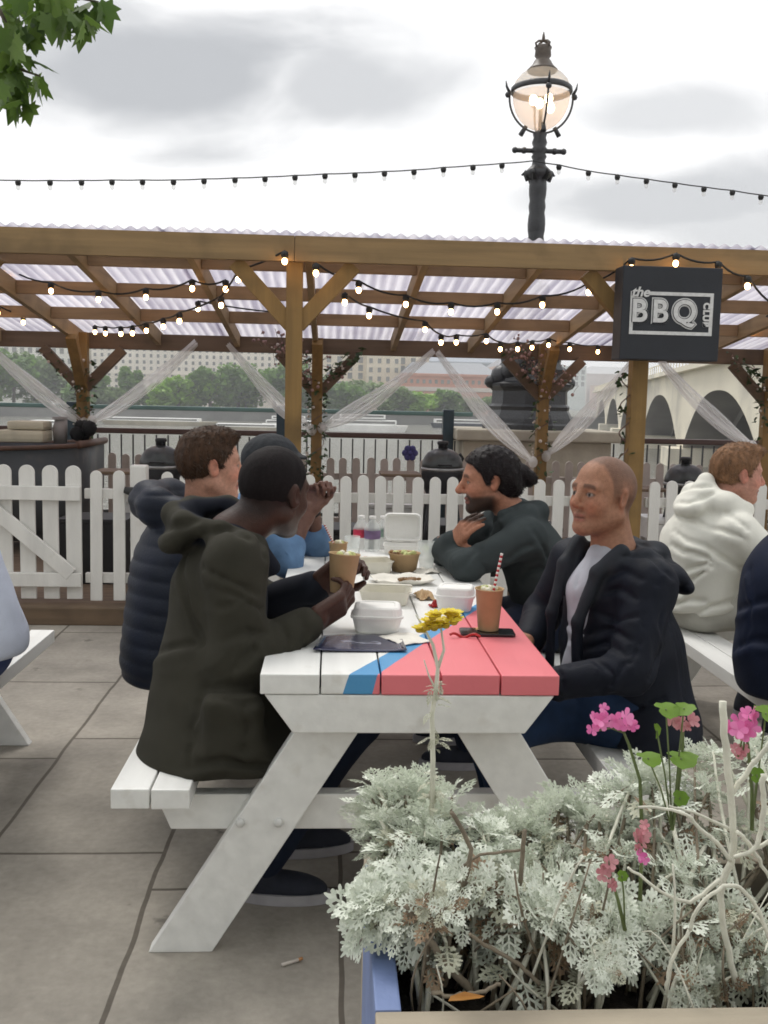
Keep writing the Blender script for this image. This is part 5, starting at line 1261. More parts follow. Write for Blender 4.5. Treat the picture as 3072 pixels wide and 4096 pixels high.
def hair(o, M, s, parent, base, m, grow=.012, hl=HL, lump=.004, extra=None, cut=True, name='hair', h=.004, strands=0, strandm=None, fwd=False, lift=.4):
    S = SDF(); head_sdf(S, o, M, s, grow=grow, face=False)
    g = lambda x, y, z: o+M@A3(x, y, z)*s
    if extra: extra(S, g, M)
    if cut:
        S._u(lambda P: hairfn(((P-o)@M/s), hl).astype(f32)*.75*s, .006, 'p')
        for y in (-1, 1): S.ell(g(-.014, y*.085, -.012), (.022*s, .02*s, .032*s), M, .006, 's')
    S.field(lambda P: (lump*np.sin(((P-o)@M)[:, 0]*150+3*wob(P, 40, 2.))*np.cos(((P-o)@M)[:, 1]*170+3*wob(P, 50, 4.))+lump*.6*wob(P, 70, 1.)).astype(f32))
    pts = [g(x, y, z) for x in (-.17, .14) for y in (-.12, .12) for z in (-.15, .15)]
    lo, hi = bbox(pts, .0); V, F = S.mesh(lo, hi, h)
    o_ = sdf_obj(name, V, F, m, base, parent, smooth=1)
    if strands:
        e1 = V[F[:, 1]]-V[F[:, 0]]; e2 = V[F[:, 3]]-V[F[:, 0]]; nr = np.cross(e1, e2); nr /= np.linalg.norm(nr, axis=1)[:, None]+1e-9; cen = V[F].mean(1); q_ = random.Random(len(V)); sb = MB()
        for i in q_.sample(range(len(F)), min(len(F), strands)):
            n_ = nr[i]; lc = (cen[i]-o)@M
            d = M@np.array([-.75+q_.gauss(0, .35), .5*lc[1]/.08+q_.gauss(0, .3), -.55 if lc[2] < .06 else -.05]) if not fwd else M@np.array([.5+q_.gauss(0, .4), q_.gauss(0, .4), -.5 if lc[2] < .06 else .25])
            d = d-n_*(d@n_)*.9; d /= np.linalg.norm(d)+1e-9; d = d+n_*q_.uniform(.05, lift); s_ = np.cross(d, n_); w_ = q_.uniform(.0008, .0018); l_ = q_.uniform(.010, .024); c_ = cen[i]-n_*.002-np.array(base)
            sb.add([c_-s_*w_, c_+s_*w_, c_+d*l_*.6+s_*w_*.8, c_+d*l_-n_*.002, c_+d*l_*.6-s_*w_*.8], [(0, 1, 2, 3, 4)], 0, False)
        sb.build('strands', strandm, o_)
    return o_
def coat(name, m, parent, base, hip, chest, neck, sh, el, wr, w=((.19, .15), (.195, .135)), low=None, arm=(.082, .064, .047), extra=None, h=.007, folds=.006, cn=.004, seed=1.0, col=None, collar=.07, pts_extra=(), cutz=None, smooth=1, lines=None, cd=.010, cw=.010):
    S = SDF(); side = np.array(sh[1], float)-np.array(sh[0], float); side /= np.linalg.norm(side)
    S.ecap(hip, chest, side, w[0], w[1], .06)
    if low is not None: S.ecap(low[0], hip, side, low[1], w[0], .06)
    S.cone(np.array(sh[0]), np.array(sh[1]), .068, .068, .06)
    S.cone(chest, neck, .11, collar, .06)
    for a, b, c in zip(sh, el, wr):
        S.cone(a, b, arm[0], arm[1], .035); S.cone(b, c, arm[1], arm[2], .03); arm_folds(S, a, b, c, folds, 9, seed)
        d = np.array(c, float)-np.array(b, float); d /= np.linalg.norm(d); S.plane(np.array(c)+d*.012, d, .004) if False else None
    if extra: extra(S)
    if lines: creases(S, lines, cd, cw)
    cloth_noise(S, cn, 15, seed)
    pts = [hip, chest, neck]+list(sh)+list(el)+list(wr)+list(pts_extra)
    if low is not None: pts.append(low[0])
    lo, hi = bbox(pts, .27); lo[2] = max(lo[2], .2)
    if cutz is not None: S.plane(A3(0, 0, cutz), A3(0, 0, -1), .02); lo[2] = cutz-.03
    V, F = S.mesh(lo, hi, h)
    return sdf_obj(name, V, F, m, base, parent, col, smooth=smooth)
def trousers(name, m, parent, base, hip, side, knees, ankles, h=.009, **kw):
    S = SDF(); legs(S, hip, side, knees, ankles, **kw); cloth_noise(S, .004, 22, 2.)
    lo, hi = bbox([hip]+list(knees)+list(ankles), .2); V, F = S.mesh(lo, hi, h)
    return sdf_obj(name, V, F, m, base, parent, smooth=1)

# ---- the man in the olive coat, near end of the left bench
def man_olive():
    f = A3(.97, .26, 0); sd = A3(.26, -.97, 0)               # torso facing, to his right
    hip = A3(-.33, 2.69, .57); chest = A3(-.31, 2.74, .86); neck = A3(-.275, 2.755, 1.01)
    sh = (A3(-.325, 2.94, .955), A3(-.245, 2.575, .965)); el = (A3(-.22, 2.99, .75), A3(-.235, 2.50, .715)); wr = (A3(-.045, 2.83, .845), A3(-.062, 2.592, .792))
    ho = A3(-.157, 2.8, 1.137); HM = headframe((.60, .80), R(10), R(3))
    hands = [dict(w=wr[0]+A3(.012, -.012, .008), x=(.75, -.05, .62), zn=(.45, -.85, -.1), t=-1, curl=(.95, 1.0, 1.05, 1.05), thumb=(.75, .55, .35), tcurl=.5, s=1.1),
             dict(w=wr[1]+A3(.015, .01, .005), x=(.74, .42, .40), zn=(-.2, .75, .55), t=1, curl=(.6, .8, .95, 1.05), thumb=(.75, .5, .3), tcurl=.25, s=1.14)]
    sk = (.056, .0235, .0155)
    P, base = body('person', hip, chest, neck, ho, HM, 1.07, sh, el, wr, hands, dict(mat=SK['deep'], head=dict(nose=1.2)),
                   'man in an olive coat holding a paper cup at the near end of the table', head_cols(ho, HM, 1.07, sk, (.05, .018, .016), (.006, .005, .005), scalp=.75, scalpc=(.0085, .0055, .006), red=.15), nk=.062)
    hair(ho, HM, 1.07, P, base, M_crop, .0022, hl=([-.13, -.075, -.055, -.018, .004, .018, .028, .05, .07, .1], [-.08, -.075, -.055, -.04, -.012, .0, .035, .062, .085, .12]), lump=.0006, h=.0038)
    def ex(S):
        # stand-up hood roll round the neck, draped skirt and patch pocket
        c = A3(-.285, 2.765, 1.036)
        ring = [c+A3(.125, -.055, -.105), c+A3(.085, -.12, -.035), c+A3(-.01, -.14, .005), c+A3(-.11, -.09, .02), c+A3(-.155, .01, .03), c+A3(-.12, .10, .04), c+A3(-.02, .14, .04), c+A3(.07, .10, .01)]
        S.chain(ring, [.022, .026, .028, .034, .036, .034, .03, .026], .02)
        S.ell(c+A3(-.125, -.01, -.025), (.075, .125, .045), rotm('Y', R(-28)), .03)
        S.box(A3(-.235, 2.394, .575), (.074, .030, .080), rotz(R(8))@rotm('X', R(-8)), .024, .02)
        S.ecap(A3(-.31, 2.61, .425), A3(-.30, 2.66, .62), sd, (.26, .205), (.21, .165), .06)
        S.ell(A3(-.19, 2.54, .46), (.125, .17, .075), None, .05)
        S.plane(A3(-.3, 2.6, .405), A3(.10, -.16, -1), .012)
    def col(Pn):
        d = (Pn-A3(-.31, 2.74, 0)); fr = d@f; lat = np.abs(d@sd)
        w = ss(.085, .10, fr)*ss(.60, .64, Pn[:, 2])*ss(.135, .12, lat)*(np.abs(Pn[:, 2]-.82) < .25)
        c = A3(-.285, 2.765, 1.02); u = Pn-c
        inner = ss(.128, .112, np.sqrt((u[:, 0]+.02)**2+u[:, 1]**2))*ss(.985, 1.005, Pn[:, 2])
        w = np.maximum(w, inner)[:, None]
        return np.array([.032, .030, .022])*(1-w)+np.array([.012, .014, .022])*w
    coat('coat', M_olive, P, base, hip, chest, neck, sh, el, wr, ((.185, .15), (.18, .13)), None, (.083, .066, .050), ex, .0055, .006, .005, 1.3, col, .07, smooth=1, cd=.016, cw=.012, lines=[
        [(206, 568), (234, 583), (256, 594)], [(222, 607), (243, 600), (258, 610)], [(214, 586), (238, 596), (254, 604)], [(259, 632), (252, 650), (238, 668)], [(281, 626), (287, 641), (281, 664)], [(241, 513), (257, 530), (264, 557)],
        [(187, 545), (181, 576), (192, 613), (204, 645)], [(206, 533), (231, 530), (247, 540)], [(146, 656), (167, 650), (194, 644)], [(204, 689), (192, 729), (190, 766)], [(188, 767), (222, 761), (268, 767)], [(216, 697), (245, 706), (266, 698)],
        [(243, 708), (248, 729), (245, 749)], [(160, 531), (185, 525), (220, 513), (247, 513)], [(228, 640), (246, 632), (262, 634)], [(300, 618), (306, 632), (303, 646)]])
    kn = (A3(.10, 2.89, .52), A3(.09, 2.62, .52)); an = (A3(-.10, 2.90, .1), A3(-.17, 2.63, .1))
    trousers('jeans', M_jean, P, base, A3(-.3, 2.72, .55), A3(.2, -.98, 0), kn, an)
    shoe('shoe', (M_shoe, M_sole), P, base, an[0], an[0]+A3(.2, .02, 0)); shoe('shoe', (M_shoe, M_sole), P, base, an[1], an[1]+A3(.2, -.03, 0))
    return P
# ---- the man in the quilted jacket, behind him
def man_puffer():
    hip = A3(-.50, 3.36, .57); chest = A3(-.47, 3.38, .86); neck = A3(-.445, 3.38, 1.0)
    sh = (A3(-.52, 3.57, .95), A3(-.43, 3.20, .95)); el = (A3(-.36, 3.63, .73), A3(-.30, 3.15, .73)); wr = (A3(-.18, 3.55, .63), A3(-.14, 3.28, .63))
    ho = A3(-.408, 3.36, 1.172); HM = headframe((.93, .36), R(4))
    hands = [dict(w=wr[0]+A3(.015, 0, 0), x=(1, -.2, 0), zn=(0, 0, -1), t=-1), dict(w=wr[1]+A3(.015, 0, 0), x=(1, .2, 0), zn=(0, 0, -1), t=1)]
    sk = (.48, .25, .175)
    P, base = body('person', hip, chest, neck, ho, HM, 1.02, sh, el, wr, hands, dict(mat=SK['fair']), 'brown-haired man in a navy quilted jacket behind the olive-coated man',
                   head_cols(ho, HM, 1.02, sk, (.4, .13, .11), (.09, .05, .03), red=.55, scalp=.5, scalpc=(.12, .07, .045)))
    def exh(S, g, M): S.ell(g(.035, .0, .095), (.055, .06, .028), M, .03)
    hair(ho, HM, 1.02, P, base, HAIR['brown'], .008, lump=.0016, extra=exh, strands=3200, strandm=STR['brown'], fwd=True)
    def ex(S):
        c = A3(-.45, 3.38, 1.0)
        S.chain([c+A3(.06, -.11, -.01), c+A3(-.03, -.13, .02), c+A3(-.13, -.09, .03), c+A3(-.17, .01, .04), c+A3(-.12, .11, .04), c+A3(0, .12, .02)], [.035, .045, .060, .066, .060, .04], .03)
        S.ecap(A3(-.53, 3.36, .50), A3(-.49, 3.37, .8), A3(.2, -.97, 0), (.215, .19), (.215, .19), .05)
        S.field(lambda Q: (.0055*(np.abs(np.sin(Q[:, 2]*PI/.056+1.2*Q[:, 0]+.35*wob(Q, 11, 1.)))**.6-.6)*-1).astype(f32))
    coat('quilted_jacket', M_puffer, P, base, hip, chest, neck, sh, el, wr, ((.21, .19), (.21, .165)), None, (.09, .075, .058), ex, .006, .006, .004, 2.1, cutz=.43)
    kn = (A3(-.02, 3.52, .53), A3(0, 3.25, .53)); an = (A3(-.12, 3.52, .1), A3(-.1, 3.24, .1))
    trousers('trousers', M_jean, P, base, A3(-.47, 3.37, .55), A3(.1, -.99, 0), kn, an)
    shoe('shoe', (M_shoe, M_sole), P, base, an[0], an[0]+A3(.2, 0, 0)); shoe('shoe', (M_shoe, M_sole), P, base, an[1], an[1]+A3(.2, 0, 0))
# ---- the man in the cap and blue shirt at the far end, hands clasped
def man_cap():
    hip = A3(-.44, 4.0, .57); chest = A3(-.36, 4.0, .84); neck = A3(-.31, 4.0, .97)
    sh = (A3(-.33, 4.18, .92), A3(-.30, 3.83, .92)); el = (A3(-.05, 4.13, .775), A3(-.17, 3.84, .76)); wr = (A3(-.075, 4.02, .955), A3(-.085, 3.94, .945))
    ho = A3(-.235, 4.0, 1.12); HM = headframe((.97, -.2), R(6))
    hands = [dict(w=wr[0], x=(.25, -.35, .9), zn=(.5, -.8, -.2), t=-1, curl=(1.3, 1.3, 1.3, 1.3), thumb=(.8, .4, .3), s=1.05),
             dict(w=wr[1], x=(.3, .3, .9), zn=(.5, .8, -.2), t=1, curl=(1.1, 1.15, 1.2, 1.2), thumb=(.8, .4, .3), s=1.05)]
    sk = (.13, .062, .045)
    P, base = body('person', hip, chest, neck, ho, HM, 1.03, sh, el, wr, hands, dict(mat=SK['deep']), 'man in a dark cap and blue shirt clasping his hands at the far end',
                   head_cols(ho, HM, 1.03, sk, (.1, .04, .035), (.01, .01, .01), red=.15))
    def exc(S, g, M): S.ell(g(.075, 0, .055), (.06, .06, .012), M, .02)
    hair(ho, HM, 1.03, P, base, mat('dark_cap_wool', (.006, .009, .014), .8, .2, 20, .3, 200), .017, hl=([-.13, 0, .1], [-.03, .03, .045]), lump=.001, extra=exc, name='cap')
    def ex(S): S.ecap(A3(-.46, 4.0, .48), A3(-.4, 4.0, .8), A3(0, 1, 0), (.19, .14), (.19, .14), .05)
    coat('shirt', M_denim, P, base, hip, chest, neck, sh, el, [e+(w-e)*.30 for e, w in zip(el, wr)], ((.18, .14), (.18, .12)), None, (.075, .062, .052), ex, .007, .007, .004, 3.3, cutz=.44)
    m = MB(); d = (wr[0]-el[0])/np.linalg.norm(wr[0]-el[0]); m.tube([wr[0]-d*.03, wr[0]-d*.012], .034, 14)
    m.build('watch', M_blk, P).location = (-base[0], -base[1], 0)
    kn = (A3(0, 4.12, .53), A3(0, 3.88, .53)); an = (A3(-.1, 4.12, .1), A3(-.08, 3.88, .1))
    trousers('trousers', M_jean, P, base, A3(-.42, 4.0, .55), A3(0, -1, 0), kn, an)
    shoe('shoe', (M_shoe, M_sole), P, base, an[0], an[0]+A3(.2, 0, 0)); shoe('shoe', (M_shoe, M_sole), P, base, an[1], an[1]+A3(.2, 0, 0))
# ---- the bearded man with tied-back hair, arms folded on the table
def man_beard():
    hip = A3(.88, 3.78, .57); chest = A3(.775, 3.76, .85); neck = A3(.715, 3.75, .965)
    sh = (A3(.735, 3.58, .90), A3(.71, 3.93, .92)); el = (A3(.515, 3.57, .795), A3(.47, 3.90, .80)); wr = (A3(.45, 3.78, .815), A3(.475, 3.70, .865))
    ho = A3(.615, 3.75, 1.105); HM = headframe((-1, .04), R(8))
    hands = [dict(w=wr[0]+A3(0, .01, .0), x=(.0, 1, .1), zn=(1, 0, .1), t=-1, curl=(.8, .8, .9, .9)), dict(w=wr[1]+A3(.01, -.01, .005), x=(.25, -.75, .62), zn=(.85, .3, .0), t=1, curl=(.35, .4, .4, .45), thumb=(.5, .7, .2))]
    sk = (.38, .175, .11)
    P, base = body('person', hip, chest, neck, ho, HM, 1.03, sh, el, wr, hands, dict(mat=SK['tan'], head=dict(nose=1.3, brow=1.15)), 'bearded man with tied-back dark hair and folded arms in a charcoal top',
                   head_cols(ho, HM, 1.03, sk, (.27, .1, .08), (.012, .008, .007), .95, (.026, .015, .011), scalp=.6, scalpc=(.03, .02, .02), red=.3))
    def exh(S, g, M):
        S.ell(g(-.118, 0, .012), (.04, .042, .038), M, .008); S.ell(g(-.152, .0, -.012), (.030, .032, .034), M, .008)
        S.ell(g(-.075, 0, -.035), (.05, .062, .05), M, .03)
    hair(ho, HM, 1.03, P, base, HAIR['dark'], .013, hl=([-.2, -.075, -.055, -.018, .004, .020, .035, .055, .075, .1], [-.1, -.09, -.075, -.05, -.012, -.016, .03, .058, .075, .10]), lump=.002, extra=exh, strands=3600, strandm=STR['dark'], lift=.22)
    def ex(S):
        S.chain([A3(.66, 3.66, .975), A3(.75, 3.65, .985), A3(.81, 3.74, .985), A3(.76, 3.85, .99), A3(.67, 3.85, .975)], [.024, .03, .036, .03, .024], .03)
        S.ecap(A3(.93, 3.78, .5), A3(.85, 3.77, .75), A3(0, 1, 0), (.185, .14), (.18, .125), .06)
    coat('fleece', M_grey, P, base, hip, chest, neck, sh, el, wr, ((.17, .125), (.17, .112)), None, (.070, .058, .044), ex, .006, .004, .0045, 4.1, cutz=.455, cd=.012, cw=.012, lines=[
        [(490, 524), (502, 517), (514, 510)], [(483, 541), (476, 552), (463, 568)], [(504, 562), (520, 549), (535, 543)], [(545, 578), (556, 585), (564, 585)], [(496, 522), (490, 532), (484, 543)], [(480, 560), (486, 570), (484, 582)], [(526, 520), (536, 536), (548, 560)], [(520, 580), (532, 570), (548, 566)]])
    kn = (A3(.45, 3.64, .53), A3(.46, 3.90, .53)); an = (A3(.55, 3.62, .1), A3(.55, 3.9, .1))
    trousers('jeans', M_jean, P, base, A3(.85, 3.77, .55), A3(0, 1, 0), kn, an)
    shoe('shoe', (M_shoe, M_sole), P, base, an[0], an[0]-A3(.2, 0, 0)); shoe('shoe', (M_shoe, M_sole), P, base, an[1], an[1]-A3(.2, 0, 0))
# ---- the bald man in the navy parka, near end of the right bench
def man_parka():
    f = A3(-.94, -.34, 0); lf = A3(.34, -.94, 0)
    hip = A3(.86, 2.74, .57); chest = A3(.83, 2.74, .86); neck = A3(.825, 2.75, .963)
    sh = (A3(.880, 2.585, .915), A3(.745, 2.915, .922)); el = (A3(.80, 2.485, .70), A3(.67, 2.98, .745)); wr = (A3(.615, 2.52, .655), A3(.60, 2.82, .70))
    ho = A3(.780, 2.75, 1.146); HM = headframe((-.87, -.49), R(-2))
    hands = [dict(w=wr[0]+A3(-.01, .005, 0), x=(-.8, .5, -.2), zn=(.1, .2, -1), t=1), dict(w=wr[1]+A3(-.012, -.004, .003), x=(-.7, -.6, .05), zn=(.2, -.2, -1), t=-1, curl=(.5, .5, .5, .5))]
    sk = (.325, .160, .098)
    P, base = body('person', hip, chest, neck, ho, HM, .945, sh, el, wr, hands, dict(mat=SK['tan'], head=dict(nose=1.1, brow=.8, jaw=1.22)), 'bald man in a navy parka and grey T-shirt at the pink end of the table',
                   head_cols(ho, HM, .945, sk, (.30, .12, .09), (.07, .04, .03), .15, (.12, .07, .05), scalp=.62, scalpc=(.075, .045, .034), red=.3,
                             hl=([-.13, -.075, -.055, -.018, .004, .020, .028, .04, .06], [-.085, -.08, -.06, -.045, -.008, -.008, .035, .085, .12])), h=.0038, nk=.055)
    # T-shirt
    S = SDF(); S.ecap(A3(.82, 2.73, .5), A3(.80, 2.735, .86), lf, (.098, .118), (.098, .112), .05); S.cone(A3(.80, 2.735, .88), A3(.806, 2.742, .962), .085, .062, .05)
    S.ell(A3(.795, 2.73, .62), (.112, .11, .1), None, .05)
    creases(S, [[(568, 624), (578, 633), (592, 631)], [(570, 641), (580, 647), (594, 642)], [(584, 560), (578, 585), (576, 612)], [(600, 548), (592, 570), (588, 600)]], .011, .007); cloth_noise(S, .004, 18, 6.); V, F = S.mesh(A3(.55, 2.5, .45), A3(1.02, 2.97, 1.03), .006); sdf_obj('t_shirt', V, F, M_tee, base, P, smooth=1)
    def ex(S):
        # open front: cut the wedge between the two front edges, then lapels and the hood lying on the back
        c = A3(.80, 2.735, .8)
        S.ecap(A3(.90, 2.74, .47), A3(.86, 2.74, .7), lf, (.235, .165), (.205, .15), .06)
        S.ell(A3(.92, 2.66, .50), (.12, .22, .09), None, .05)
        S.cone(c+f*.215+A3(0, 0, -.45), c+f*.185+A3(0, 0, .02), .100, .078, .02, 's'); S.cone(c+f*.165+A3(0, 0, .0), c+f*.095+A3(0, 0, .21), .070, .072, .015, 's'); S.cone(c+f*.16+A3(0, 0, -.12), c+f*.165+A3(0, 0, .02), .066, .066, .015, 's'); S.cone(c+f*.185+A3(0, 0, .02), c+f*.14+A3(0, 0, .30), .068, .08, .02, 's')
        S.cone(A3(.80, 2.735, .9), A3(.80, 2.735, 1.1), .075, .085, .012, 's')
        for sg in (1, -1):
            S.chain([c+f*.135+lf*sg*.070+A3(0, 0, -.20), c+f*.138+lf*sg*.066+A3(0, 0, .0), c+f*.09+lf*sg*.080+A3(0, 0, .14), c+f*.03+lf*sg*.105+A3(0, 0, .2)], [.012, .015, .018, .022], .014)
        S.chain([A3(.80, 2.63, .955), A3(.88, 2.63, .975), A3(.935, 2.72, .975), A3(.89, 2.83, .975), A3(.81, 2.85, .955)], [.026, .032, .038, .032, .026], .025)
        S.ell(A3(.965, 2.68, .935), (.052, .11, .034), rotm('Y', R(38)), .015); S.ell(A3(.99, 2.66, .905), (.028, .09, .028), None, .01)
    def col(Q):
        d = Q-A3(.83, 2.74, 0); w = ss(.96, .985, Q[:, 2])[:, None]*.8
        c = A3(.80, 2.735, .8); lap = np.zeros(len(Q))
        for sg in (1, -1):
            pl = [c+f*.135+lf*sg*.070+A3(0, 0, -.20), c+f*.138+lf*sg*.066+A3(0, 0, .0), c+f*.09+lf*sg*.080+A3(0, 0, .14), c+f*.03+lf*sg*.105+A3(0, 0, .2)]
            for a, b in zip(pl[:-1], pl[1:]):
                t = np.clip(((Q-a)@(b-a))/((b-a)@(b-a)), 0, 1); lap = np.maximum(lap, ss(.036, .026, np.linalg.norm(Q-a-t[:, None]*(b-a), axis=1)))
        w = np.maximum(w, (lap*ss(.75, .86, Q[:, 2]))[:, None])
        return np.array([.0075, .0095, .0165])*(1-w)+np.array([.024, .027, .034])*w
    coat('parka', M_navy, P, base, hip, chest, neck, sh, el, wr, ((.18, .138), (.172, .125)), None, (.068, .058, .046), ex, .0055, .005, .005, 5.2, col, .062, cd=.013, cw=.0085, lines=[
        [(604, 595), (620, 589), (637, 600)], [(597, 612), (618, 622), (637, 617)], [(590, 635), (611, 628), (632, 642)], [(586, 651), (606, 643), (625, 656)], [(572, 667), (592, 659), (614, 675)], [(655, 571), (660, 608), (657, 655), (645, 691)],
        [(627, 541), (650, 547), (673, 563)], [(623, 557), (648, 557), (671, 577)], [(669, 606), (678, 655), (684, 703)], [(613, 701), (639, 709), (664, 700)], [(610, 577), (625, 571), (641, 580)], [(556, 668), (562, 680), (560, 696)], [(634, 640), (628, 660), (612, 684)], [(646, 600), (642, 640), (630, 664)]], pts_extra=(A3(1.02, 2.7, .9),), cutz=.452)
    kn = (A3(.46, 2.56, .515), A3(.47, 2.86, .52)); an = (A3(.56, 2.56, .1), A3(.56, 2.88, .1))
    trousers('jeans', mat('indigo_jeans', (.011, .028, .07), .8, .25, 12, .3, 400, spec=.2), P, base, A3(.82, 2.73, .55), A3(.2, -.97, 0)*-1, (kn[1], kn[0]), (an[1], an[0]), rt=.1, rk=.075)
    shoe('shoe', (M_shoe, M_sole), P, base, an[0], an[0]-A3(.2, 0, 0)); shoe('shoe', (M_shoe, M_sole), P, base, an[1], an[1]-A3(.2, 0, 0))
# ---- the fair-haired man in the cream jacket at the next table
def man_cream():
    hip = A3(1.60, 4.1, .57); chest = A3(1.625, 4.1, .83); neck = A3(1.665, 4.09, .965)
    sh = (A3(1.66, 4.27, .89), A3(1.69, 3.92, .89)); el = (A3(1.88, 4.3, .74), A3(1.90, 3.88, .72)); wr = (A3(2.05, 4.15, .79), A3(2.08, 4.05, .79))
    ho = A3(1.742, 4.08, 1.125); HM = headframe((.99, .06), R(7))
    hands = [dict(w=wr[0]+A3(.01, 0, 0), x=(1, -.2, 0), zn=(0, -.5, -1), t=-1), dict(w=wr[1]+A3(.01, 0, 0), x=(1, .2, 0), zn=(0, .5, -1), t=1)]
    sk = (.47, .235, .175)
    P, base = body('person', hip, chest, neck, ho, HM, 1.03, sh, el, wr, hands, dict(mat=SK['fair'], head=dict(nose=1.15)), 'fair-haired man in a cream hooded jacket at the right-hand table',
                   head_cols(ho, HM, 1.03, sk, (.38, .15, .12), (.2, .1, .06), .45, (.26, .12, .07), scalp=.5, scalpc=(.16, .09, .055), red=.5))
    def exh(S, g, M): S.ell(g(.04, 0, .098), (.06, .06, .03), M, .03)
    hair(ho, HM, 1.03, P, base, HAIR['sandy'], .008, lump=.0018, extra=exh, strands=3000, strandm=STR['sandy'], fwd=True)
    def ex(S):
        S.chain([A3(1.74, 3.97, .98), A3(1.66, 3.97, 1.0), A3(1.58, 4.05, 1.02), A3(1.58, 4.15, 1.02), A3(1.66, 4.2, 1.0)], [.034, .045, .052, .05, .04], .03)
        S.cone(A3(1.59, 4.06, 1.0), A3(1.60, 4.07, 1.09), .065, .03, .04); S.ell(A3(1.53, 4.07, .985), (.06, .12, .045), rotm('Y', R(-25)), .03)
        S.ecap(A3(1.60, 4.1, .50), A3(1.60, 4.1, .8), A3(0, 1, 0), (.2, .165), (.205, .165), .05)
        pass
    coat('hooded_jacket', M_cream, P, base, hip, chest, neck, sh, el, wr, ((.19, .16), (.2, .15)), None, (.09, .07, .05), ex, .006, .004, .006, 6.4, cutz=.54, cd=.017, cw=.012, lines=[
        [(674, 531), (688, 541), (705, 546), (719, 556), (739, 568)], [(708, 528), (723, 531), (741, 537)], [(678, 517), (696, 522), (712, 530)], [(726, 513), (737, 521), (747, 529)], [(719, 558), (701, 565), (683, 572)], [(717, 561), (698, 575), (680, 593)],
        [(690, 617), (711, 606), (734, 602)], [(678, 492), (696, 488), (710, 488)], [(677, 503), (690, 504), (712, 495)], [(690, 556), (704, 556), (718, 560)], [(672, 545), (684, 552), (700, 553)], [(674, 606), (688, 600), (704, 601)]])
    kn = (A3(2.02, 4.24, .53), A3(2.03, 3.95, .53)); an = (A3(1.95, 4.24, .1), A3(1.95, 3.95, .1))
    trousers('trousers', M_stone, P, base, A3(1.61, 4.1, .56), A3(0, -1, 0), kn, an, rt=.095)
    shoe('shoe', (M_shoe, M_sole), P, base, an[0], an[0]+A3(.2, 0, 0)); shoe('shoe', (M_shoe, M_sole), P, base, an[1], an[1]+A3(.2, 0, 0))
# ---- the two people cut by the frame's edges
def edge_right():
    hip = A3(1.585, 3.12, .58); chest = A3(1.60, 3.12, .86); neck = A3(1.66, 3.12, 1.01)
    sh = (A3(1.66, 3.30, .94), A3(1.66, 2.94, .94)); el = (A3(1.86, 3.34, .76), A3(1.86, 2.9, .76)); wr = (A3(2.06, 3.2, .79), A3(2.06, 3.02, .79))
    ho = A3(1.76, 3.12, 1.17); HM = headframe((1, 0), R(8))
    hands = [dict(w=wr[0], x=(1, -.2, 0), zn=(0, -.5, -1), t=-1), dict(w=wr[1], x=(1, .2, 0), zn=(0, .5, -1), t=1)]
    P, base = body('person', hip, chest, neck, ho, HM, 1.0, sh, el, wr, hands, dict(mat=SK['fair']), 'person in a dark navy jacket cut off by the right edge of the photo', head_cols(ho, HM, 1, (.45, .25, .18), (.38, .15, .12), (.05, .03, .02)), h=.007)
    hair(ho, HM, 1.0, P, base, HAIR['brown'], .01, h=.008)
    def ex(S): S.ecap(A3(1.59, 3.12, .52), A3(1.58, 3.12, .8), A3(0, 1, 0), (.22, .20), (.215, .2), .05)
    coat('jacket', mat('navy_jacket_cloth', (.008, .013, .032), .65, .2, 14, .3, 240, spec=.12, bdist=.004), P, base, hip, chest, neck, sh, el, wr, ((.21, .2), (.2, .165)), None, (.09, .07, .05), ex, .007, .006, .005, 7.7, cutz=.452, cd=.014, cw=.014, lines=[[(746, 555), (752, 600), (748, 642)], [(733, 612), (750, 605), (770, 600)], [(735, 650), (752, 640), (770, 642)]])
    kn = (A3(2.0, 3.26, .53), A3(2.0, 2.98, .53)); an = (A3(1.93, 3.26, .1), A3(1.93, 2.98, .1))
    trousers('trousers', M_blk, P, base, A3(1.6, 3.12, .56), A3(0, -1, 0), kn, an)
    shoe('shoe', (M_shoe, M_sole), P, base, an[0], an[0]+A3(.2, 0, 0)); shoe('shoe', (M_shoe, M_sole), P, base, an[1], an[1]+A3(.2, 0, 0))
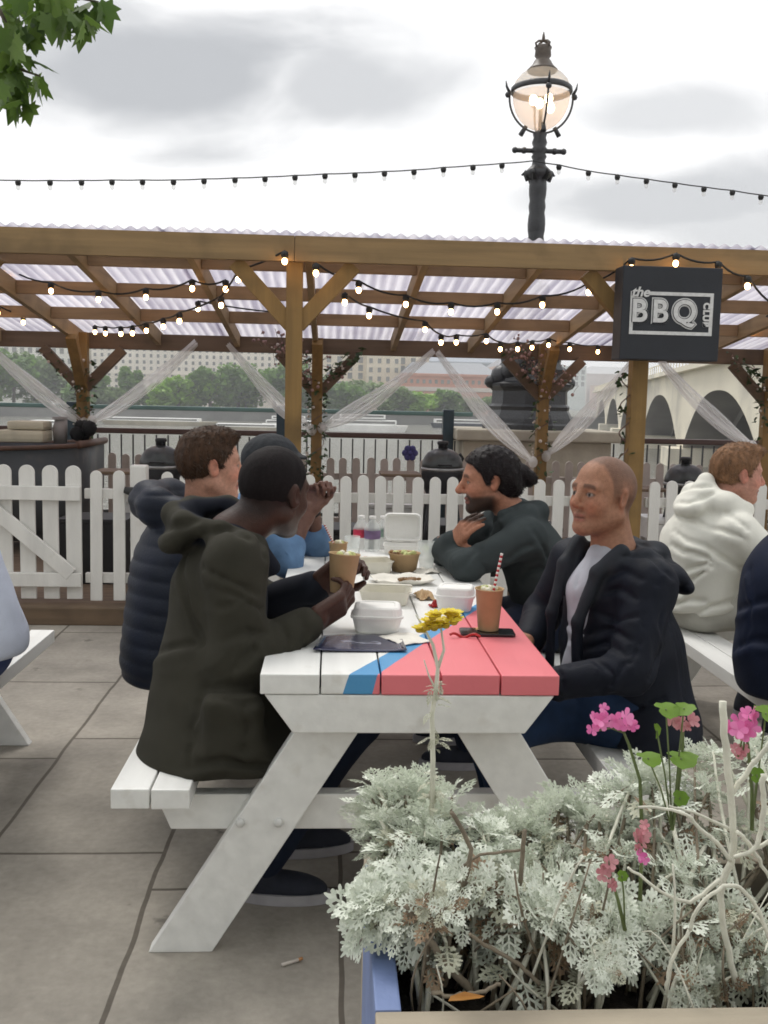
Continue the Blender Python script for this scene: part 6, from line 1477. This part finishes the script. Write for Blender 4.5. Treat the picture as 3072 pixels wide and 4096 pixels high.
def edge_left():
    hip = A3(-1.23, 3.22, .57); chest = A3(-1.26, 3.22, .86); neck = A3(-1.31, 3.22, 1.0)
    sh = (A3(-1.3, 3.04, .94), A3(-1.3, 3.40, .94)); el = (A3(-1.5, 3.0, .76), A3(-1.5, 3.44, .76)); wr = (A3(-1.7, 3.14, .79), A3(-1.7, 3.3, .79))
    ho = A3(-1.4, 3.22, 1.16); HM = headframe((-1, 0), R(8))
    hands = [dict(w=wr[0], x=(-1, .2, 0), zn=(0, .5, -1), t=-1), dict(w=wr[1], x=(-1, -.2, 0), zn=(0, -.5, -1), t=1)]
    P, base = body('person', hip, chest, neck, ho, HM, 1.0, sh, el, wr, hands, dict(mat=SK['fair']), 'person in a pale blue shirt on the bench at the left edge', head_cols(ho, HM, 1, (.45, .25, .18), (.38, .15, .12), (.05, .03, .02)), h=.007)
    hair(ho, HM, 1.0, P, base, HAIR['brown'], .01, h=.008)
    def ex(S): S.ecap(A3(-1.19, 3.22, .58), A3(-1.24, 3.22, .8), A3(0, 1, 0), (.19, .2), (.19, .17), .05)
    coat('shirt', M_white_shirt, P, base, hip, chest, neck, sh, el, wr, ((.19, .17), (.19, .14)), None, (.08, .062, .048), ex, .009, .008, .005, 8.7, cutz=.545)
    kn = (A3(-1.66, 3.08, .53), A3(-1.66, 3.36, .53)); an = (A3(-1.6, 3.08, .1), A3(-1.6, 3.36, .1))
    trousers('trousers', M_bluetrs, P, base, A3(-1.2, 3.22, .55), A3(0, 1, 0), kn, an, rt=.1)
    shoe('shoe', (M_shoe, M_sole), P, base, an[0], an[0]-A3(.2, 0, 0)); shoe('shoe', (M_shoe, M_sole), P, base, an[1], an[1]-A3(.2, 0, 0))
import os as _os
for fn in (man_olive, man_puffer, man_cap, man_beard, man_parka, man_cream, edge_right, edge_left): fn()
# ================================================================== foreground planter
PX0, PX1, PY0, PY1, PH = .066, .88, 1.095, 1.56, .644
pe = empty('planter_box', ((PX0+PX1)/2, (PY0+PY1)/2, 0), label='blue-edged wooden planter box filled with silver plants in the foreground', cat='planter')
M_blu = mat('faded_blue_paint', (.165, .225, .42), .6, .12, 6, .2, 60, dirt=((.10, .12, .2), 8, .6, .8)); M_plw = wood('weathered_planter_wood', (.36, .31, .235), (.4, 5, 5)); M_soil = mat('potting_soil', (.022, .016, .011), .95, .5, 30, .8, 40, bdist=.03)
cxp, cyp = (PX0+PX1)/2, (PY0+PY1)/2; hw = (PX1-PX0)/2; hd = (PY1-PY0)/2
def pb(nm, m, c, s): q = MB(); q.box(c, s, bev=.003); q.build(nm, m, pe)
pb('front_board', M_plw, (0, -hd+.02, PH/2), (2*hw, .04, PH)); pb('back_board', M_plw, (0, hd-.02, PH/2), (2*hw, .04, PH))
pb('side_board', M_blu, (-hw+.0165, 0, PH/2+.001), (.033, 2*hd-.082, PH)); pb('side_board', M_blu, (hw-.0165, 0, PH/2+.001), (.033, 2*hd-.082, PH))
q = MB(); n = 40; V = [(-hw+.035+(2*hw-.07)*i/n, -hd+.042+(2*hd-.084)*j/12, PH-.075+rng.uniform(-.012, .012)) for j in range(13) for i in range(n+1)]
q.add(V, [(j*(n+1)+i, j*(n+1)+i+1, (j+1)*(n+1)+i+1, (j+1)*(n+1)+i) for j in range(12) for i in range(n)], 0, True); q.build('soil', M_soil, pe)

# dusty miller: every leaf is cut into lobes and sub-lobes
def lobed_leaf():
    V = []; F = []
    def strip(a, b_, w0, w1):
        a = np.array(a); b_ = np.array(b_); d = b_-a; d = d/np.linalg.norm(d); n_ = np.array([-d[1], d[0]]); i = len(V)
        V.extend([a-n_*w0, a+n_*w0, b_+n_*w1, b_-n_*w1]); F.append((i, i+1, i+2, i+3))
    def tip(a, ang, l, w):
        a = np.array(a); d = np.array([math.sin(ang), math.cos(ang)]); n_ = np.array([-d[1], d[0]]); i = len(V)
        V.extend([a-n_*w*.6, a+d*l*.55-n_*w, a+d*l*.92-n_*w*.55, a+d*l, a+d*l*.92+n_*w*.55, a+d*l*.55+n_*w, a+n_*w*.6]); F.append(tuple(range(i, i+7)))
    ys = [0, .2, .38, .54, .68, .80]
    for a, b_ in zip(ys[:-1], ys[1:]): strip((0, a), (0, b_), .024, .022)
    for y, l in ((.22, .22), (.38, .33), (.54, .34), (.68, .28), (.78, .18)):
        for s in (-1, 1):
            ang = s*R(58 if y < .7 else 42); a = np.array([0, y]); m = a+np.array([math.sin(ang), math.cos(ang)])*l*.58
            strip(a, m, .019, .026); tip(m, ang, l*.5, .036)
            tip(m-np.array([math.sin(ang), math.cos(ang)])*l*.1, ang+s*R(48), l*.36, .028); tip(m-np.array([math.sin(ang), math.cos(ang)])*l*.1, ang-s*R(48), l*.40, .028)
    tip((0, .78), 0, .24, .04); tip((0, .80), R(38), .17, .03); tip((0, .80), -R(38), .17, .03)
    return np.array(V), F
LV, LF = lobed_leaf()
M_dm = leaf_mat('silver_felted_leaves', (.58, .63, .53), (.87, .90, .81), .16, 14, .9); M_dm2 = leaf_mat('older_grey_leaves', (.38, .38, .28), (.60, .61, .49), .2, 14, .9)
M_stm = mat('felted_stem', (.66, .65, .55), .9, .15, 20, .3, 60); M_oldst = mat('woody_stem', (.20, .165, .12), .9, .3, 30, .5, 60); M_dead = leaf_mat('dead_leaves', (.16, .10, .06), (.32, .23, .15), .1, 14, .9)
def put_leaf(mb, p, d, up, L_, wd, bend, mi, rnd):
    d = np.array(d, float); d /= np.linalg.norm(d); up = np.array(up, float); s = np.cross(d, up)
    if np.linalg.norm(s) < 1e-4: s = np.array([1.0, 0, 0])
    s /= np.linalg.norm(s); u = np.cross(s, d); x = LV[:, 0]*wd*L_; y = LV[:, 1]*L_
    z = -bend*(y/L_)**2*L_+.22*np.abs(x)*rnd.uniform(-.6, 1.2)+.03*L_*np.sin(9*LV[:, 1]+rnd.uniform(0, 6))
    mb.add(p+np.outer(x, s)+np.outer(y, d)+np.outer(z, u), LF, mi, True)
top_line = ([325, 345, 380, 440, 470, 540, 570, 605, 650, 700, 768, 900], [850, 785, 765, 765, 790, 805, 775, 770, 745, 735, 725, 725])
bot_line = ([325, 345, 370, 400, 440, 500, 560, 640, 768, 900], [880, 925, 940, 930, 905, 900, 935, 985, 1010, 1010])
r_ = random.Random(21)
PLANTS = [(362, 452, 'leftmost silver dusty miller spilling over the blue edge of the planter', 58), (452, 545, 'silver dusty miller in the middle left, below the right table leg', 38), (545, 640, 'silver dusty miller below the pink two-headed geranium', 42), (640, 720, 'silver dusty miller left of the tall pale stick', 36), (720, 870, 'silver dusty miller right of the tall pale stick at the frame edge', 46)]
for x0, x1, label, nr in PLANTS:
    cpx = (x0+x1)/2; root = at(max(cpx, 392), 985, Y=1.30); root[2] = PH-.07; e = empty('dusty_miller', tuple(root), label=label, cat='plant', group=None)
    lv = MB(); st = MB(); ol = MB()
    for i in range(nr+7):
        low = i >= nr
        x = r_.uniform(x0, x1); yt = np.interp(x, *top_line); yb = np.interp(x, *bot_line)
        t = r_.random()**1.45 if not low else r_.uniform(.55, 1.05); y = yt+18+(yb-yt-18)*t
        if low: x = max(x, 405)
        Y = 1.56-.34*t+r_.uniform(-.05, .05)
        if y > 960: Y = min(Y, 1.24)
        p = at(x, y, Y=Y)
        if p[2] < PH-.04 and p[0] > PX0+.03: p[2] = PH-.03
        b0 = root+A3(r_.gauss(0, .05), r_.gauss(0, .05), 0); b0[0] = max(b0[0], PX0+.07); b0[1] = min(max(b0[1], PY0+.06), PY1-.06)
        md = (b0+p)/2+A3(r_.gauss(0, .03), r_.gauss(0, .02), .05+abs(r_.gauss(0, .02)))
        if b0[0] > PX0 and p[0] < PX0+.02: md[2] = max(md[2], PH+.06); md[0] = PX0+.05
        pts = [b0*(1-q)**2+2*md*q*(1-q)+p*q*q for q in np.linspace(0, 1, 9)]
        rr = np.linspace(.0042, .0024, 9)*r_.uniform(.7, 1.2); st.tube(np.array(pts)-root, rr, 6, 1 if r_.random() < .45 else 0)
        ax = pts[-1]-pts[-3]; ax /= np.linalg.norm(ax); ax = ax+A3(r_.gauss(0, .35), -.35+r_.gauss(0, .3), .45); ax /= np.linalg.norm(ax)
        F_ = frame(ax); nl = r_.randint(8, 12); Ls = r_.uniform(.034, .058)*(.8 if low else 1)
        for j in range(nl):
            q = j*2.4+r_.uniform(-.3, .3); sp = .35+.95*j/nl; d = ax*math.cos(sp)+(F_[:, 0]*math.cos(q)+F_[:, 1]*math.sin(q))*math.sin(sp)
            k = Ls*(.55+.75*j/nl); old = low and r_.random() < .6
            put_leaf(ol if old else lv, p-root-ax*.018*j/nl, d, ax, k*(.8 if old else 1.05), r_.uniform(.8, 1.15), r_.uniform(.1, .5), 0 if not old or r_.random() < .5 else 1, r_)
        for j in range(3):   # leaves down the stem
            q = pts[r_.randint(2, 7)]; d = A3(r_.gauss(0, 1), r_.gauss(-.3, .7), r_.gauss(.1, .6)); old = r_.random() < (.9 if low else .45)
            put_leaf(ol if old else lv, q-root, d, (0, 0, 1), r_.uniform(.035, .065), 1.0, r_.uniform(.2, .6), (1 if r_.random() < .45 else 0) if old else 0, r_)
    st.build('stems', [M_stm, M_oldst], e); lv.build('leaves', M_dm, e); ol.build('old_leaves', [M_dm2, M_dead], e)

def stick(paths, label, nm='bare_branch', cat='branch', rad=.004, m=None, base=None):
    P0 = paths[0][0][-1]; q = MB()
    for pts, r0, r1 in paths:
        fine = []; pts = [np.array(p) for p in pts]; k = len(pts)
        for i in range(k-1):
            a, b_ = pts[i], pts[i+1]; pa = pts[max(0, i-1)]; pb_ = pts[min(k-1, i+2)]
            for j in range(5):
                t = j/5; fine.append(.5*((2*a)+(-pa+b_)*t+(2*pa-5*a+4*b_-pb_)*t*t+(-pa+3*a-3*b_+pb_)*t**3))
        fine.append(pts[-1]); fine = np.array(fine)-P0; fine += np.array([[r_.gauss(0, .0008) for _ in range(3)] for _ in fine])
        q.tube(fine, np.linspace(r0, r1, len(fine)), 8)
    return tag(q.build(nm, m or M_stm, loc=tuple(P0)), label, cat)
Ys = 1.22
pt = lambda l, Y=Ys: [at(x, y, Y=Y+.0*i) for i, (x, y) in enumerate(l)]
stick([(pt([(722, 702), (727, 760), (733, 819), (731, 861), (722, 885), (724, 924), (735, 985)]), .0052, .0044), (pt([(733, 793), (745, 775), (767, 747), (790, 725)]), .0036, .0028), (pt([(731, 861), (716, 842), (701, 829), (681, 812), (639, 806)], 1.2), .0032, .0018), (pt([(730, 830), (700, 815), (670, 806)], 1.25), .0026, .0015)], 'tall pale stick standing at the right side of the planter')
stick([(pt([(763, 773), (764, 800), (761, 832), (752, 850), (734, 858)], 1.19)[::-1], .0026, .004), (pt([(737, 832), (752, 848), (770, 878), (785, 905)], 1.2), .003, .002), (pt([(754, 849), (780, 838), (800, 835)], 1.2), .003, .002)], 'curved pale stem looping down at the right edge of the planter')
stick([(pt([(690, 930), (700, 905), (730, 885), (752, 900), (770, 940), (778, 985)], 1.17), .0024, .003), (pt([(628, 868), (660, 890), (690, 902), (720, 880)], 1.19), .0018, .003), (pt([(665, 990), (672, 960), (690, 930)], 1.17), .002, .0026)], 'arching thin pale stems low at the right of the planter')
stick([(pt([(452, 812), (470, 850), (462, 890), (450, 930), (445, 985)], 1.25), .003, .004), (pt([(525, 830), (520, 880), (510, 935), (500, 985)], 1.26), .003, .0045), (pt([(470, 935), (485, 945), (520, 965), (540, 985)], 1.2), .0025, .003), (pt([(460, 870), (480, 855), (520, 850)], 1.27), .002, .002)], 'bare brownish stems showing in the gap in the middle of the planter', m=M_oldst)
stick([(pt([(405, 905), (425, 935), (445, 962), (470, 990)], 1.22), .004, .006), (pt([(432, 993), (455, 996), (480, 992), (500, 984)], 1.17), .003, .0025)], 'thick grey woody stem above the soil at the left of the planter', m=M_oldst)
# twiggy thicket under the leaves
tg = MB(); root = A3(.6, 1.32, PH-.06)
for i in range(95):
    x = r_.uniform(420, 830); y = r_.uniform(850, 995); Y = r_.uniform(1.16, 1.42); a = at(x, y, Y=Y); b0 = A3(min(max(a[0]+r_.gauss(0, .07), PX0+.06), PX1-.05), min(max(Y+r_.gauss(.03, .06), PY0+.05), PY1-.05), PH-.07)
    if a[2] < PH-.04: a[2] = PH+.0+r_.uniform(0, .05)
    c = (a+b0)/2+A3(r_.gauss(0, .04), r_.gauss(0, .03), r_.gauss(.03, .03)); pts = [b0*(1-q)**2+2*c*q*(1-q)+a*q*q for q in np.linspace(0, 1, 7)]
    tg.tube(np.array(pts)-root, np.linspace(.0021, .001, 7)*r_.uniform(.7, 1.5), 5, r_.choice((0, 0, 1)))
tag(tg.build('dry_twigs', [M_oldst, M_stm], loc=tuple(root)), 'tangle of dry twigs under the silver leaves in the planter', 'twigs', kind='stuff')
# dry stalk with yellow flower
ys_ = 1.42; P = [at(x, y, Y=ys_) for x, y in ((432, 815), (433, 760), (432, 715), (436, 690), (438, 668), (433, 645), (424, 628), (416, 615))]
e = empty('yellow_flower', tuple(P[0]), label='yellow flower head on a tall dry white stalk in front of the table', cat='flower')
q = MB(); q.tube(np.array(P)-P[0], [.0042, .004, .0038, .0035, .003, .0025, .0018, .0012], 7)
q.tube(np.array([P[4], at(444, 650, Y=ys_), at(441, 628, Y=ys_)])-P[0], [.003, .0022, .0016], 6); q.tube(np.array([P[3], at(429, 676, Y=ys_), at(424, 660, Y=ys_)])-P[0], [.002, .0015, .001], 6); q.build('stalk', M_stm, e)
q = MB()
for i in range(46):
    k = r_.random(); c = P[0]+(P[3]-P[0])*k*1.05-P[0]; d = A3(r_.gauss(0, 1), r_.gauss(0, 1), r_.gauss(.2, .8)); put_leaf(q, c, d, (0, 0, 1), r_.uniform(.012, .030), .8, .6, 0, r_)
q.build('dry_leaves', M_dm2, e)
q = MB()
for i in range(26):
    c = at(r_.uniform(424, 456), r_.uniform(613, 629), Y=ys_+r_.uniform(-.03, .03))-P[0]
    if i > 22: c = at(r_.uniform(417, 424), 630, Y=ys_)-P[0]
    q.sphere(c, (.0065, .0065, .0045), 8, 1)
    for j in range(9): a = j*.7+i; d = A3(math.cos(a), math.sin(a)*.8, .35); M = frame(d); q.add(np.array([(-.003, 0, .004), (.003, 0, .004), (.0035, 0, .012), (0, 0, .0145), (-.0035, 0, .012)])@M.T+c, [(0, 1, 2, 3, 4)], 0)
q.build('petals', [leaf_mat('yellow_petals', (.78, .62, .02), (.88, .76, .07), .3, 20), mat('flower_eye', (.45, .30, .02), .8)], e)
# geraniums
M_pk = leaf_mat('pink_petals', (.76, .13, .42), (.90, .34, .62), .35, 20); M_pk2 = leaf_mat('faded_pink_petals', (.55, .20, .24), (.68, .33, .36), .3, 20); M_gl = leaf_mat('geranium_leaves', (.085, .19, .012), (.20, .34, .03), .35, 15)
M_gst = mat('green_stem', (.13, .17, .06), .7, .2, 20)
def geranium(stem, heads, leaves, label, Y=1.36, fadd=()):
    P = [at(x, y, Y=Y) for x, y in stem]; e = empty('pink_geranium', tuple(P[0]), label=label, cat='flower'); q = MB(); q.tube(np.array(P)-P[0], np.linspace(.003, .0018, len(P)), 6); pq = MB()
    for hx, hy, s, fd in heads:
        c = at(hx, hy, Y=Y-.01)-P[0]; q.tube([P[-1]-P[0], (P[-1]-P[0]+c)/2+A3(0, 0, .006), c], .0013, 5)
        for fl in range(3 if s > .8 else 2):
            d = A3(r_.gauss(0, .7), -1, r_.gauss(.5, .4)); F_ = frame(d); cc = c+A3(r_.gauss(0, .007), r_.gauss(0, .004), r_.gauss(0, .006))*s
            for j in range(5):
                a = j*1.257+r_.uniform(-.15, .15); v = F_[:, 0]*math.cos(a)+F_[:, 1]*math.sin(a)+F_[:, 2]*.3; pp_ = np.cross(v, F_[:, 2]); w_ = .0046*s; l_ = .0122*s
                pq.add([cc, cc+v*l_*.55-pp_*w_, cc+v*l_*.9-pp_*w_*.8, cc+v*l_, cc+v*l_*.9+pp_*w_*.8, cc+v*l_*.55+pp_*w_], [(0, 1, 2, 3, 4, 5)], 1 if fd else 0, False)
    q.build('stem', M_gst, e); pq.build('petals', [M_pk, M_pk2], e)
    if leaves:
        sq = MB()
        for lx, ly, s, d in leaves:
            c = at(lx, ly, Y=Y-.02)-P[0]; F_ = frame(A3(*d)); n = 18; V = []; lq = MB()
            for j in range(n):
                a = 2*PI*j/n; rr = s*(1+.09*math.cos(7*a)-.35*max(0, math.cos(a-PI))**8); V.append(c+F_[:, 0]*math.cos(a)*rr+F_[:, 1]*math.sin(a)*rr*.9+F_[:, 2]*s*.16*math.cos(2*a))
            V.append(c-F_[:, 2]*s*.1); lq.add(V, [(j, (j+1) % n, n) for j in range(n)], 0, True); lq.build('leaf', M_gl, e); sq.tube([c, c*.5+A3(0, 0, .01), A3(0, 0, .0)], .0013, 5)
        sq.build('leaf_stalks', M_gst, e)
geranium([(642, 830), (640, 780), (629, 745), (624, 733)], [(602, 723, 1.0, 0), (597, 731, .8, 0), (606, 714, .7, 0), (622, 718, 1.15, 0), (630, 724, .8, 0)], [], 'bright pink geranium with two heads before the parka hem')
geranium([(672, 830), (678, 790), (683, 745), (683, 728)], [(682, 720, 1.0, 1), (690, 724, .7, 1)], [(666, 709, .020, (.1, -.35, .9)), (684, 708, .017, (-.2, -.3, .9)), (648, 758, .020, (.1, -.25, .95)), (681, 758, .024, (0, -.25, .95)), (657, 731, .012, (.8, -.6, .2)), (680, 798, .013, (0, -.8, .5))], 'fading pink geranium bud under a bright green leaf')
geranium([(752, 830), (752, 790), (748, 745), (745, 733)], [(740, 725, 1.15, 0), (733, 728, .8, 0), (751, 716, 1.1, 0), (748, 734, .8, 1), (743, 754, .8, 1), (738, 757, .6, 1)], [(766, 713, .02, (.2, -.4, .8)), (757, 775, .012, (0, -.9, .3))], 'bright pink geranium beside the tall pale stick at the right edge', 1.33)
geranium([(640, 900), (641, 870), (641, 850)], [(641, 838, .85, 1), (645, 828, .6, 1), (643, 858, .7, 0), (636, 850, .5, 1)], [], 'dusky pink geranium spray in the middle of the silver leaves', 1.21)
geranium([(625, 930), (618, 900), (612, 880)], [(609, 873, .85, 1), (616, 886, .6, 1), (604, 868, .5, 1)], [(622, 876, .008, (0, -.9, .3))], 'lowest dusky pink geranium spray among the silver leaves', 1.20)
# fallen orange leaf on the rim and litter on the paving
p = at(462, 999, Z=PH+.004); q = MB(); q.add(np.array([(-.018, -.004, 0), (.0, -.009, .004), (.022, -.002, .002), (.03, .004, .001), (.004, .008, .005), (-.014, .005, .001)]), [(0, 1, 2, 3, 4, 5)]); tag(q.build('fallen_leaf', leaf_mat('orange_leaf', (.42, .17, .03), (.5, .24, .06), .2, 20), loc=tuple(p)), 'dry orange leaf on the rim of the planter', 'leaf')
p = at(290, 964, Z=.004); q = MB(); q.tube([(-.02, -.01, .004), (.02, .012, .004)], .004, 8); q.tube([(.02, .012, .004), (.03, .018, .004)], .004, 8, 1); tag(q.build('cigarette_end', [mat('cigarette_paper', (.55, .5, .45), .8), mat('cigarette_filter', (.42, .2, .08), .8)], loc=tuple(p)), 'cigarette end on the paving in front of the table leg', 'cigarette')

# ================================================================== plane tree, its crown behind the camera
tr = empty('plane_tree', (-4.6, -3.4, 0), label='plane tree whose leafy branch hangs into the top left corner', cat='tree')
q = MB(); q.tube([(0, 0, -.1), (.05, 0, 1.5), (.1, .05, 3.2), (.3, .1, 4.8), (.6, 0, 6.5)], [.34, .28, .25, .2, .12], 14)
tips = [(3.6, -.5, 7.4), (2.0, 2.8, 7.1), (-2.2, 1.2, 7.5), (2.2, -3.2, 7.6), (-1.2, -2.8, 7.7), (6.4, -1.4, 6.6), (.8, 7.0, 5.6)]
for t in tips: t = np.array(t); q.tube([(.15, .05, 3.6), A3(.15, .05, 3.6)*.55+t*.45+A3(0, 0, .5), t], [.14, .09, .03], 8)
q.build('trunk', mat('plane_bark', (.22, .20, .15), .9, .3, 5, .4, 30, dirt=((.12, .11, .08), 4, .5, .6)), tr)
MAPLE = np.array([(0, 0), (.10, .10), (.34, .02), (.30, .18), (.52, .34), (.33, .40), (.40, .66), (.20, .60), (.14, .74), (0, 1.0), (-.14, .74), (-.20, .60), (-.40, .66), (-.33, .40), (-.52, .34), (-.30, .18), (-.34, .02), (-.10, .10)])
M_pl = leaf_mat('plane_leaves', (.055, .115, .016), (.14, .23, .035), .45, 6)
q = MB(); base = A3(-4.6, -3.4, 0)
for i in range(1300):  # unseen crown leaves, massed behind the camera to block sky light
    v = A3(r_.gauss(0, 1), r_.gauss(0, 1), r_.gauss(0, 1)); v /= np.linalg.norm(v); v *= r_.random()**.4; p = A3(-.5, -6.2, 6.6)+v*A3(10.5, 4.9, 5.2)
    if p[2] < 2.1+.5*max(0, p[1]+4): continue
    leafcard(q, p-base, (r_.gauss(0, 1), r_.gauss(0, 1), -.5+r_.gauss(0, .4)), r_.uniform(.35, .62), 0, MAPLE, .1)
HANG = [(6, 8), (26, 6), (45, 4), (14, 22), (24, 34), (8, 40), (20, 46), (6, 58), (14, 70), (22, 76), (36, 76), (8, 86), (18, 92), (24, 98), (50, 14), (38, 2), (62, 6), (58, 18), (74, 3), (84, 14), (72, 12), (96, 6), (90, 20), (2, 76), (-6, 30), (-8, 60), (30, 20), (22, 58), (104, 1), (66, -6), (44, -8), (14, -8)]
for x, y in HANG:
    for j in range(3):
        p = at(x+r_.gauss(0, 5), y+r_.gauss(0, 4), Y=4.4+r_.gauss(0, .14)); leafcard(q, p-base, (r_.gauss(0.2, .6), r_.gauss(-.1, .35), -1+r_.gauss(0, .35)), r_.uniform(.09, .15), 0, MAPLE, .12)
q.build('crown', M_pl, tr)
q = MB(); tw = [[(-60, -40), (-8, -6), (14, 40), (20, 78), (26, 96)], [(-40, -40), (30, -14), (70, -4), (98, 2)], [(-30, 20), (6, 50), (22, 70), (40, 76)]]
for l in tw: q.tube([at(x, y, Y=4.42)-base for x, y in l], np.linspace(.012, .004, len(l)), 6)
q.tube([at(-60, -40, Y=4.42)-base, A3(.8, 7.0, 5.6)], [.014, .03], 6); q.build('hanging_twigs', M_bark, tr)
# ================================================================== camera, light, render settings
cam = bpy.data.cameras.new('camera'); co = bpy.data.objects.new('camera', cam); COL.objects.link(co)
cam.sensor_fit = 'VERTICAL'; cam.sensor_height = 24.0; cam.lens = 24.0*FPX/1024.0
cam.clip_start = .05; cam.clip_end = 5000
co.matrix_world = Matrix(((RT[0], UP[0], -FW[0], 0), (RT[1], UP[1], -FW[1], 0), (RT[2], UP[2], -FW[2], EYE), (0, 0, 0, 1)))
scene.camera = co
SUN_EL, SUN_AZ = 58.0, -25.0           # high, over the river, a little to the left
sd = bpy.data.lights.new('sun', 'SUN'); so = bpy.data.objects.new('sun', sd); COL.objects.link(so)
sd.energy = SUNE; sd.angle = R(18); sd.color = (1.0, .965, .91)
dv = Vector((math.sin(R(SUN_AZ))*math.cos(R(SUN_EL)), math.cos(R(SUN_AZ))*math.cos(R(SUN_EL)), math.sin(R(SUN_EL))))
so.rotation_euler = dv.to_track_quat('Z', 'Y').to_euler(); so.location = (-6, 10, 18)
w = bpy.data.worlds.new('World'); scene.world = w; w.use_nodes = True
nt = w.node_tree; bg = nt.nodes['Background']
sky = N(nt, 'ShaderNodeTexSky'); sky.sky_type = 'NISHITA'; sky.sun_disc = False
sky.sun_elevation = R(SUN_EL); sky.sun_rotation = R(SUN_AZ); sky.dust_density = 4.0
tc = N(nt, 'ShaderNodeTexCoord')
mp = N(nt, 'ShaderNodeMapping'); mp.inputs['Scale'].default_value = (1.0, 1.0, 2.4); L(nt, tc.outputs['Generated'], mp.inputs['Vector'])
n1 = N(nt, 'ShaderNodeTexNoise'); n1.inputs['Scale'].default_value = 4.2; n1.inputs['Detail'].default_value = 7; n1.inputs['Roughness'].default_value = .5; n1.inputs['Distortion'].default_value = .3
L(nt, mp.outputs['Vector'], n1.inputs['Vector'])
tot = None
# banks of grey cloud: centre direction, half width, half height, weight
for (cx_, cy_), rx_, rz_, wgt in (((190, 82), .185, .062, 1.0), ((330, 88), .14, .045, .75), ((90, 30), .10, .05, .7), ((660, 118), .085, .026, .55), ((690, 196), .16, .034, .75), ((560, 196), .09, .026, .45), ((760, 225), .10, .03, .6)):
    d = FW+RT*(cx_-CX)/FPX-UP*(cy_-CY)/FPX; d = d/np.linalg.norm(d)
    sb = N(nt, 'ShaderNodeVectorMath', operation='SUBTRACT'); sb.inputs[1].default_value = tuple(d); L(nt, tc.outputs['Generated'], sb.inputs[0])
    sc = N(nt, 'ShaderNodeVectorMath', operation='MULTIPLY'); sc.inputs[1].default_value = (1/rx_, .5, 1/rz_); L(nt, sb.outputs[0], sc.inputs[0])
    ln = N(nt, 'ShaderNodeVectorMath', operation='LENGTH'); L(nt, sc.outputs[0], ln.inputs[0])
    nn = N(nt, 'ShaderNodeMath', operation='MULTIPLY_ADD'); nn.inputs[1].default_value = 2.3; nn.inputs[2].default_value = -1.15; L(nt, n1.outputs['Fac'], nn.inputs[0])
    ad = N(nt, 'ShaderNodeMath', operation='ADD'); L(nt, ln.outputs['Value'], ad.inputs[0]); L(nt, nn.outputs[0], ad.inputs[1])
    mr = N(nt, 'ShaderNodeMapRange', interpolation_type='SMOOTHSTEP'); mr.inputs['From Min'].default_value = 1.18; mr.inputs['From Max'].default_value = .42; mr.inputs['To Max'].default_value = wgt; L(nt, ad.outputs[0], mr.inputs['Value'])
    if tot is None: tot = mr.outputs[0]
    else:
        q = N(nt, 'ShaderNodeMath', operation='MAXIMUM'); L(nt, tot, q.inputs[0]); L(nt, mr.outputs[0], q.inputs[1]); tot = q.outputs[0]
r0 = N(nt, 'ShaderNodeMapRange'); r0.inputs['From Min'].default_value = .45; r0.inputs['From Max'].default_value = .68; r0.inputs['To Max'].default_value = .13; L(nt, n1.outputs['Fac'], r0.inputs['Value'])
q = N(nt, 'ShaderNodeMath', operation='MAXIMUM'); L(nt, tot, q.inputs[0]); L(nt, r0.outputs[0], q.inputs[1])
r1 = N(nt, 'ShaderNodeMix', data_type='RGBA'); L(nt, q.outputs[0], r1.inputs[0]); r1.inputs[6].default_value = (SKYW*1.0, SKYW*1.0, SKYW*1.0, 1); r1.inputs[7].default_value = (SKYG*.955, SKYG*.985, SKYG*1.03, 1)
r1 = r1
mx = N(nt, 'ShaderNodeMix', data_type='RGBA'); mx.inputs[0].default_value = .94
L(nt, sky.outputs['Color'], mx.inputs[6]); L(nt, r1.outputs[2], mx.inputs[7])
L(nt, mx.outputs[2], bg.inputs['Color']); bg.inputs['Strength'].default_value = .1
hz = MB(); hz.box((0, 480, 20), (2600, 1400, 54)); ho_ = hz.build('haze', new_mat('river_haze')[0]); tag(ho_, kind='stuff')
hm = ho_.data.materials[0]; hn = hm.node_tree; hn.nodes.remove(hn.nodes['Principled BSDF'])
pv = N(hn, 'ShaderNodeVolumePrincipled'); pv.inputs['Color'].default_value = (.93, .95, .97, 1); pv.inputs['Density'].default_value = HAZE; pv.inputs['Anisotropy'].default_value = .25
L(hn, pv.outputs[0], hn.nodes['Material Output'].inputs['Volume'])
vs = scene.view_settings; vs.view_transform = 'Standard'; vs.look = 'None'; vs.gamma = 1; vs.exposure = EXPOSURE; vs.use_curve_mapping = False
scene.render.engine = 'CYCLES'
cy = scene.cycles; cy.use_denoising = True; cy.max_bounces = 8; cy.transparent_max_bounces = 16; cy.diffuse_bounces = 4
cy.sample_clamp_indirect = 6.0; cy.filter_width = 1.7; cy.caustics_reflective = False; cy.caustics_refractive = False
